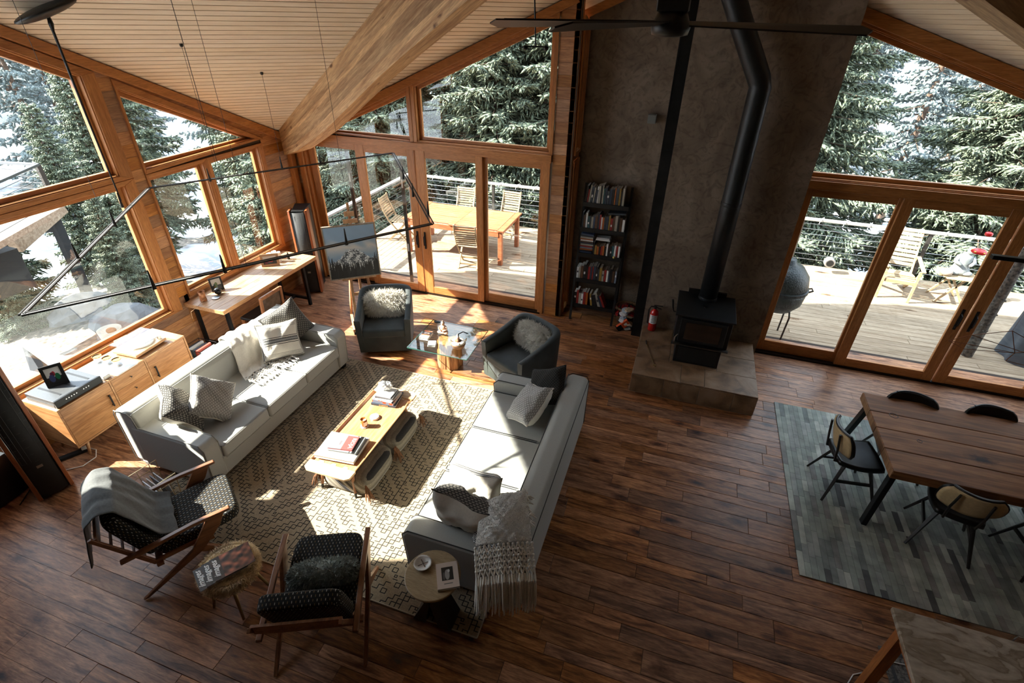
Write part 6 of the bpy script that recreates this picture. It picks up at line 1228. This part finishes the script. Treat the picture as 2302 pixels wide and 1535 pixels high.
b = thing('book', 'dark blue book lying across the standing books on the second highest shelf', 'book', (-.87, 7.68, SHZ[3] + .262), 0); M().box((0, 0, .012), (.26, .15, .022), rotm(ry=rad(-4))).build('cover', colr('slate', (.07, .09, .11)), b); M().box((0, .002, .012), (.262, .145, .016), rotm(ry=rad(-4))).build('pages', BPC, b)
o = M().ball((0, 0, .02), .02, 12, 8).build('wooden_ball', plain('yellow_ball', (.55, .42, .12), .5), None, smooth=True); o.location = (-.83, 7.525, SHZ[2]); tag(o, 'small yellow ball on the front edge of the middle bookshelf shelf', 'ball')
# kindling heap, plaid cloth and basket beside the column
t = thing('kindling_basket', 'round dark wicker basket beside the steel column', 'basket', (-.52, 7.62, 0)); M().lathe([(.13, 0), (.17, .15), (.18, .30), (.165, .30), (.15, .12), (.02, .03)], n=24).build('basket', wood('wicker', (.09, .045, .02), (.24, .13, .06), 2, .8, 0, 0, 120), t, smooth=True)
m = M(); 
def cloth_(u, v): a = u * 2 * PI; r = .20 * v * (1 + .2 * math.sin(a * 5)); return (r * math.cos(a), r * math.sin(a), .36 - .10 * v * v + .02 * math.sin(a * 4) * v)
def plaid():
    n = 64; a = np.ones((n, n, 3), np.float32) * np.array([.55, .02, .02]); a[8:22] *= .15; a[:, 8:22] *= .15; a[40:44] *= .2; a[:, 40:44] *= .2; return a
t = thing('plaid_cloth', 'red and black plaid cloth bunched on the basket beside the steel column', 'cloth', (-.52, 7.60, -.04)); M().grid(cloth_, 40, 12).build('cloth', imat('plaid', image('plaid', plaid()), 8, 8, .9), t, smooth=True, solid=.01)
for k in range(9):
    w_ = thing('kindling_paper', 'x', 'paper', (-.50 + uni(-.06, .07), 7.42 + uni(-.03, .06), .03 + k * .038), uni(0, 3), 'crumpled papers beside the steel column'); w_['label'] = 'crumpled newspaper in the heap beside the steel column, %s' % ('bottom', 'second from the floor', 'third from the floor', 'fourth from the floor', 'middle', 'fourth from the top', 'third from the top', 'second from the top', 'topmost')[k]
    m = M(); m.ball((0, 0, 0), (uni(.06, .10), uni(.05, .08), .03), 10, 6); m.v = [(a * (1 + .3 * nz(b * 60, c * 60 + k)), b * (1 + .3 * nz(a * 60, c * 50)), c * (1 + .3 * nz(a * 50, b * 50 + k))) for a, b, c in m.v]; m.build('paper', plain('newsprint%d' % (k % 3), ((.62, .62, .62), (.34, .40, .46), (.45, .33, .22))[k % 3], .9, 0, .3, 50), w_)
t = thing('matchbox_carton', 'orange and black cardboard firelighter box leaning at the foot of the column', 'box', (-.52, 7.33, 0), rad(25)); M().box((0, 0, .10), (.20, .05, .10), rotm(ry=rad(-38))).build('carton', plain('carton_orange', (.70, .10, .03), .5), t); M().box((-.055, -.0, .055), (.09, .052, .102), rotm(ry=rad(-38))).build('black_end', BLACK, t); M().box((.03, -.0265, .125), (.05, .001, .04), rotm(ry=rad(-38))).build('white_label', WHITE, t)
# ------------------------------------------------------------------ suspended lights and fan
WR = plain('light_rail_black', (.010, .010, .010), .6); LP = [(-4.265, 1.89), (-6.12, 4.50), (-4.36, 7.24), (-2.40, 4.61)]; ZL = 2.45
t = thing('suspended_light_rail', 'diamond-shaped black light rail with small spotlights hung on wires over the seating', 'light', (-4.27, 4.5, ZL))
for k in range(4):
    a, b = Vector(LP[k]), Vector(LP[(k + 1) % 4]); M().bar((a.x, a.y, ZL + .001), (b.x, b.y, ZL + .001), .006, .004).build('inner_wire', plain('rail_silver', (.45, .42, .40), .5, .3), t, w=True); d = (b - a).normalized(); n_ = Vector((-d.y, d.x)) * .016
    for s_ in (-1, 1): M().bar((a.x + n_.x * s_, a.y + n_.y * s_, ZL), (b.x + n_.x * s_, b.y + n_.y * s_, ZL), .011, .012).build('rail', WR, t, w=True)
for k, (px, py, kind) in enumerate(((-5.81, 3.90, 0), (-5.33, 5.90, 0), (-5.74, 5.05, 0), (-5.35, 3.45, 0), (-4.85, 2.72, 1), (-3.79, 2.54, 0), (-3.51, 2.97, 2), (-2.92, 3.85, 0), (-4.98, 6.28, 0), (-3.53, 6.06, 1), (-3.05, 5.42, 0), (-2.57, 4.86, 1))):
    e = M().tube([(px, py, ZL - .02), (px, py, ZL + .03), (px, py, ZL + .14)], [.016, .012, .005], 8).build('stem', WR, t, w=True)
    if kind:
        M().tube([(px, py, ZL), (px + .02, py, ZL - .12), (px + .03, py + .01, ZL - .20)], [.006, .010, .006], 8).build('spot_stem', WR, e).location = e.location
        q = e; o = M(); o.v = []; 
        inv = INV[t.name]; c = inv @ Vector((px + .03, py + .01, ZL - .24)); M().ball(tuple(c), (.045, .045, .035), 16, 10).build('spot_head', WR, e, smooth=True); bpy.data.objects[e.children[0].name].data.transform(Matrix.Translation(-Vector(t.location)))
for x, y in ((-5.53, 5.01), (-5.35, 5.93), (-4.75, 4.56), (-3.97, 5.38), (-5.3, 3.35), (-3.4, 3.1)):
    z = cl(x, y); s_ = thing('suspension_cable', 'thin black light-rail cable with ceiling button, %s' % {(-5.53, 5.01): 'first from the left windows', (-5.35, 5.93): 'nearest the left corner', (-4.75, 4.56): 'crossing the middle of the pale ceiling', (-3.97, 5.38): 'crossing the glulam beam', (-5.3, 3.35): 'in front of the upper left window', (-3.4, 3.1): 'over the near sofa arm'}[(x, y)], 'cable', (x, y, ZL), 0, 'cables of the light rail')
    M().tube([(0, 0, 0), (0, 0, z - ZL)], .0022, 5).build('wire', WR, s_); M().lathe([(.012, -.03), (.018, -.02), (.018, 0.0)], (0, 0, z - ZL), 12).build('ceiling_button', WR, s_)
t = thing('power_canopy', 'round black ceiling canopy with a thick black feed cable at the top left', 'light', (-5.83, 3.93, 0)); z = 4.25
o = M().ball((0, 0, 0), (.29, .20, .05), 32, 12).build('canopy', BLACK, t, smooth=True); o.location = (0, 0, z); o.rotation_euler = (.1, -.35, .7); M().tube([(.0, 0, z - .03), (.01, -.01, z - .10), (.015, -.02, z - .16), (.01, -.02, z - .9), (.02, -.02, ZL + .05)], [.012, .022, .012, .010, .007], 8).build('feed_cable', BLACK, t)
t = thing('ceiling_fan', 'black ceiling fan with thin dark blades seen edge-on below the ridge', 'ceiling fan', (-.24, 3.5, 4.22)); FB = plain('fan_black', (.020, .017, .014), .45, .3)
M().lathe([(.05, -.02), (.10, -.01), (.11, .03), (.08, .10), (.03, .12)], n=28).build('hub', FB, t, smooth=True); M().bb(-.085, .085, -.085, .085, .10, .42).build('motor_box', FB, t, bevel=.006, seg=1); M().cyl((0, 0, .4), (0, 0, 2.1), .02).build('down_rod', FB, t)
for k, a in enumerate((178, 196, 245, 3, 40, 120)):
    m = M(); r0, r1 = .10, .98 if k < 4 else .8; c, s_ = math.cos(rad(a)), math.sin(rad(a))
    for y0, z0, w_ in ((0, .0, .11),): m.add([(c * r0 - s_ * -w_ * .4, s_ * r0 + c * -w_ * .4, .035), (c * r0 - s_ * w_ * .4, s_ * r0 + c * w_ * .4, .055), (c * r1 - s_ * w_ * .62, s_ * r1 + c * w_ * .62, .05), (c * r1 - s_ * -w_ * .62, s_ * r1 + c * -w_ * .62, .012), (c * (r1 + .04), s_ * (r1 + .04), .03)], [(0, 1, 2, 3), (3, 2, 4)])
    m.build('blade', FB, t, solid=.008)
t = thing('small_spot_fixture', 'tiny black two-headed spotlight hanging on a cord before the large upper left window', 'light', (-1.32, 4.5, 4.08)); M().tube([(0, 0, 0), (-.02, 0, .3), (-.04, 0, 2)], .006, 6).build('cord', BLACK, t); M().bar((-.08, 0, 0), (.08, 0, 0), .01, .01).build('arm', BLACK, t)
for s_ in (-1, 1): M().ball((s_ * .085, 0, -.01), (.022, .022, .018), 12, 8).build('head', BLACK, t, smooth=True)
# ------------------------------------------------------------------ dining corner
t = thing('hide_rug', 'patchwork cowhide rug of narrow grey-green strips under the dining table', 'rug', (1.66, 3.53, 0)); RWx, RHy = 4.15, 2.64
M().bb(0, RWx, 0, RHy, 0, .006).build('backing', plain('rug_backing', (.05, .045, .04), .95), t)
HD = []
for k, c in enumerate(((.30, .335, .30), (.38, .42, .37), (.21, .235, .22), (.50, .53, .47), (.10, .105, .105), (.25, .25, .235), (.35, .37, .345))): HD.append(plain('hide_%d' % k, c, .8, 0, .28, 7, .1))
x = 0; cells = []
while x < RWx - .01:
    y = -uni(0, .25)
    while y < RHy:
        l_ = uni(.16, .40); a, b = max(0, y), min(RHy, y + l_); y += l_
        if b - a > .02: cells.append((x, a, b))
    x += .0555
rh_ = random.Random(5); cells.sort(key=lambda c: c[0] * .9 + abs(c[1] - .3) * .35); rest = {}
for i, (cx, a, b) in enumerate(cells):
    mi = rh_.choices(range(7), (26, 24, 14, 12, 4, 12, 10))[0]
    if i < 298: M().bb(cx + .001, cx + .0545, a + .001, b - .001, .006, .0115).build('hide_strip', HD[mi], t)
    else: rest.setdefault(mi, M()).bb(cx + .001, cx + .0545, a + .001, b - .001, .006, .0115)
for mi, m in rest.items(): m.build('hide_strips', HD[mi], t, kind='stuff')
TB = wood('barn_wood', (.13, .048, .018), (.40, .175, .07), 0, .6, .16, 2.6, 30, spec=.25); TBE = wood('barn_wood_end', (.22, .10, .04), (.45, .25, .12), 2, .6, 0, 0, 30)
t = thing('dining_table', 'thick rustic plank dining table with black steel legs on the hide rug', 'table', (3.72, 4.99, .012)); hx = 1.38
yy_ = [-.63, -.335, -.04, .25, .63]; yy_ = [-.63, -.30, .02, .30, .63]
for a, b in zip(yy_[:-1], yy_[1:]): M().bb(-hx, hx, a + .002, b - .002, .655, .75).build('plank', TB, t, bevel=.006, seg=1); M().bb(-hx - .0015, -hx + .001, a + .005, b - .005, .66, .744).build('end_grain', TBE, t)
for cx, cy, r in ((-1.16, .28, .040), (-1.02, -.08, .022)): m = M(); m.tube([(cx + r * math.cos(k * .4), cy + r * math.sin(k * .4), .7505) for k in range(16)], .003, 5, closed=True); m.ball((cx, cy, .750), (.006, .006, .001), 8, 4); m.build('drilled_ring', INK, t)
for sx in (-1, 1):
    for sy in (-1, 1): M().bar((sx * (hx - .07), sy * .52, .65), (sx * hx * 1.0, sy * .62, .0), .075, .05).build('leg', STEEL, t, bevel=.004, seg=1)
    M().bar((sx * (hx - .07), -.52, .63), (sx * (hx - .07), .52, .63), .06, .04).build('cross_rail', STEEL, t)
BLW = wood('black_oak', (.008, .007, .006), (.028, .022, .018), 2, .4); TAN = plain('tan_shell', (.50, .36, .18), .6, 0, .1, 40)
def quilt():
    n = 64; yy, xx = np.mgrid[0:n, 0:n] / n; u = np.abs(((xx + yy) * 1) % 1 - .5) * 2; v = np.abs(((xx - yy) * 1) % 1 - .5) * 2; d = np.minimum(1 - u, 1 - v); a = .030 * np.clip(d * 6, .25, 1); return np.repeat(a[:, :, None], 3, 2)
QL = imat('quilted_leather', image('quilt', quilt()), 14, 14, .38, .8)
def dchair(loc, rz, label):
    t = thing('dining_chair', label, 'chair', loc, rz, 'black quilted dining chairs with tan shell backs')   # faces +y
    def seat(u, v): a, b = (u - .5) * 2, (v - .5) * 2; w_ = .235 * (1 - .16 * (1 - v)) ; f = (1 - .10 * b * b); return (a * w_ * f, b * .22 * (1 - .08 * a * a), .465 + .02 * b * b - .03 * (1 - a * a) * (1 - b * b) * .6)
    M().grid(seat, 14, 14).build('seat', QL, t, smooth=True, solid=.045)
    def back(u, v, o=0): a = (u - .5) * 2; z = .56 + .27 * v; w_ = .245 * (1 - .30 * abs(2 * v - 1) ** 3); return (a * w_, -.20 - .07 * (v) - o + .07 * a * a, z + .0 * a)
    M().grid(lambda u, v: back(u, v, 0), 14, 8).build('backrest', QL, t, smooth=True, solid=.03); M().grid(lambda u, v: back(u * .97 + .015, v * .95 + .02, .021), 14, 8).build('back_shell', TAN, t, smooth=True, solid=.008)
    for s_ in (-1, 1): M().tube([(s_ * .12, -.12, .44), (s_ * .12, -.23, .46), (s_ * .13, -.255, .62), (s_ * .12, -.285, .80)], .012, 6).build('back_strut', BLW, t)
    m = M(); m.tube([back(u, 1.0, .01) for u in np.linspace(0, 1, 12)], .012, 6); m.build('top_piping', BLW, t)
    for sx in (-1, 1):
        for sy in (-1, 1): M().bar((sx * .13, sy * .12, .43), (sx * .25, sy * .25, 0), .036, .030, w1=.022, h1=.02).build('leg', BLW, t, bevel=.003, seg=1)
    M().bar((-.18, -.18, .24), (-.18, .18, .24), .02, .03).build('stretcher', BLW, t); M().bar((.18, -.18, .24), (.18, .18, .24), .02, .03).build('stretcher', BLW, t); M().box((0, 0, .43), (.30, .30, .02)).build('seat_base', BLW, t); return t
c0 = dchair((2.20, 4.83, .012), rad(-82), 'black quilted dining chair with tan back at the left end of the plank table')
for l, r, lab in (((2.98, 4.42, .012), -14, 'black quilted dining chair on the near table side, tan back facing the viewer'), ((3.78, 4.40, .012), 8, 'black quilted dining chair cut by the right edge, near side of the table'), ((2.80, 5.40, .012), 174, 'black quilted dining chair on the far table side, only its top showing, left one'), ((3.56, 5.42, .012), 183, 'black quilted dining chair on the far table side, only its top showing, right one')): copy_tree(c0, l, rad(r), lab)
t = thing('pendant_bar', 'end of a flat black pendant light bar over the dining table at the right edge', 'light', (3.0, 5.0, 2.66)); M().bb(-.50, .9, -.025, .025, 0, .035).build('bar', BLACK, t, bevel=.003, seg=1)
for x in (-.2, .7): M().tube([(x, 0, .03), (x, 0, 2.4)], .003, 5).build('wire', BLACK, t)
t = thing('wire_ornament', 'open geometric ornament of bent copper wire hanging by the right glass doors', 'ornament', (3.35, 5.6, 1.55)); CW = plain('copper_wire', (.32, .13, .06), .35, .9)
P_ = {'a': (-.36, .0, .12), 'b': (-.52, .0, .02), 'c': (-.38, -.05, -.02), 'd': (.05, .0, .0), 'e': (-.06, .02, .22), 'f': (.25, .02, .06), 'g': (.42, 0, .16), 'h': (.45, .0, -.05), 'i': (.2, .0, -.12), 'j': (.02, 0, -.1), 'k': (.32, .1, .04)}
for a, b in ('ab', 'bc', 'cd', 'ae', 'ed', 'bd', 'df', 'fg', 'gh', 'hi', 'ij', 'jd', 'ek', 'kf', 'ah', 'dk'): M().tube([P_[a], P_[b]], .0035, 5).build('wire', CW, t)
M().tube([P_['e'], (.0, 0, 3)], .0012, 4).build('hanging_thread', CW, t)
# counter, mat, ghost chair, cord
def marblem():
    m, nt, bs = base('veined_marble'); L = nt.links; t = N(nt, 'TexCoord'); mp = N(nt, 'Mapping'); mp.inputs['Rotation'].default_value = (0, 0, .6); mp.inputs['Scale'].default_value = (1, 2.4, 1); L.new(t.outputs['Object'], mp.inputs[0]); n = N(nt, 'TexNoise'); n.inputs['Scale'].default_value = 3.2; n.inputs['Detail'].default_value = 10; n.inputs['Distortion'].default_value = 1.6; L.new(mp.outputs[0], n.inputs['Vector'])
    n2 = N(nt, 'TexNoise'); n2.inputs['Scale'].default_value = 14; n2.inputs['Detail'].default_value = 8; L.new(mp.outputs[0], n2.inputs['Vector']); c = ramp(nt, n.outputs[0], (.36, (.36, .29, .22)), (.47, (.22, .165, .11)), (.50, (.40, .33, .26)), (.70, (.52, .44, .36))); g = ramp(nt, n2.outputs[0], (.35, (.78, .76, .74)), (.6, (1, 1, 1))); L.new(mix(nt, 1.0, c, g, 'MULTIPLY'), bs.inputs['Base Color']); bs.inputs['Roughness'].default_value = .35; return m
t = thing('kitchen_island', 'marble-topped island counter on orange wood legs at the bottom right corner', 'counter', (2.9, 1.70, 0)); M().bb(-1.02, 1.3, -.6, 1.03, .885, .92).build('marble_top', marblem(), t, bevel=.006, seg=2)
OW = wood('orange_wood', (.34, .11, .03), (.52, .20, .06), 2, .4)
M().bar((-.93, .93, .0), (-.93, .93, .885), .07, .07).build('leg', OW, t); M().bar((-.93, -.4, .0), (-.93, -.4, .885), .07, .07).build('leg', OW, t); M().bar((-.93, -.4, .80), (-.93, .93, .80), .04, .10).build('apron', OW, t); M().bar((-.93, .93, .80), (1.2, .93, .80), .04, .10).build('apron', OW, t); M().bar((1.2, .93, .0), (1.2, .93, .885), .07, .07).build('leg', OW, t); M().bar((1.2, -.4, .0), (1.2, -.4, .885), .07, .07).build('leg', OW, t)
M().bar((-.93, .93, .10), (-.93, .2, .80), .05, .05).build('brace', OW, t)
t = thing('kitchen_mat', 'dark mottled mat on the floor beside the island counter', 'mat', (2.46, 2.62, 0), rad(4)); M().bb(-.24, .24, -.5, .45, 0, .012).build('mat', plain('mottled_mat', (.13, .12, .11), .95, 0, .7, 60), t); m = M()
for s_ in (-1, 1): m.bb(s_ * .19 - .012, s_ * .19 + .012, -.45, .40, .012, .014)
m.bb(-.19, .19, .39, .41, .012, .014); m.build('border_line', INK, t)
o = M().tube([(1.86, 2.40, .006), (1.90, 2.66, .006), (1.95, 2.74, .006), (2.08, 2.81, .006), (2.18, 2.88, .012), (2.27, 2.94, .018), (2.38, 2.95, .018), (2.5, 2.88, .018)], .0045, 6).build('white_cable', plain('white_cord', (.75, .75, .72), .5), None); tag(o, 'thin white cable curling over the floor beside the island', 'cable')
t = thing('acrylic_chair', 'clear acrylic chair behind the island counter, only its bright edges showing', 'chair', (2.88, 3.08, .0), PI)
def gb(u, v): a = (u - .5) * 2; return (a * .22, .20 + .06 * v, .46 + .40 * v)
M().grid(gb, 6, 6).build('backrest', ACR, t, smooth=True, solid=.008); M().box((0, 0, .45), (.42, .40, .012)).build('seat', ACR, t)
for sx in (-1, 1):
    for sy in (-1, 1): M().bar((sx * .19, sy * .18, .44), (sx * .21, sy * .21, 0), .03, .03).build('leg', ACR, t)
m = M(); m.tube([gb(0, v) for v in np.linspace(0, 1, 6)] + [gb(u, 1) for u in np.linspace(.1, 1, 6)] + [gb(1, v) for v in np.linspace(.9, 0, 6)], .006, 6); m.build('bright_edge', plain('acrylic_edge', (.55, .58, .60), .08, .9), t)
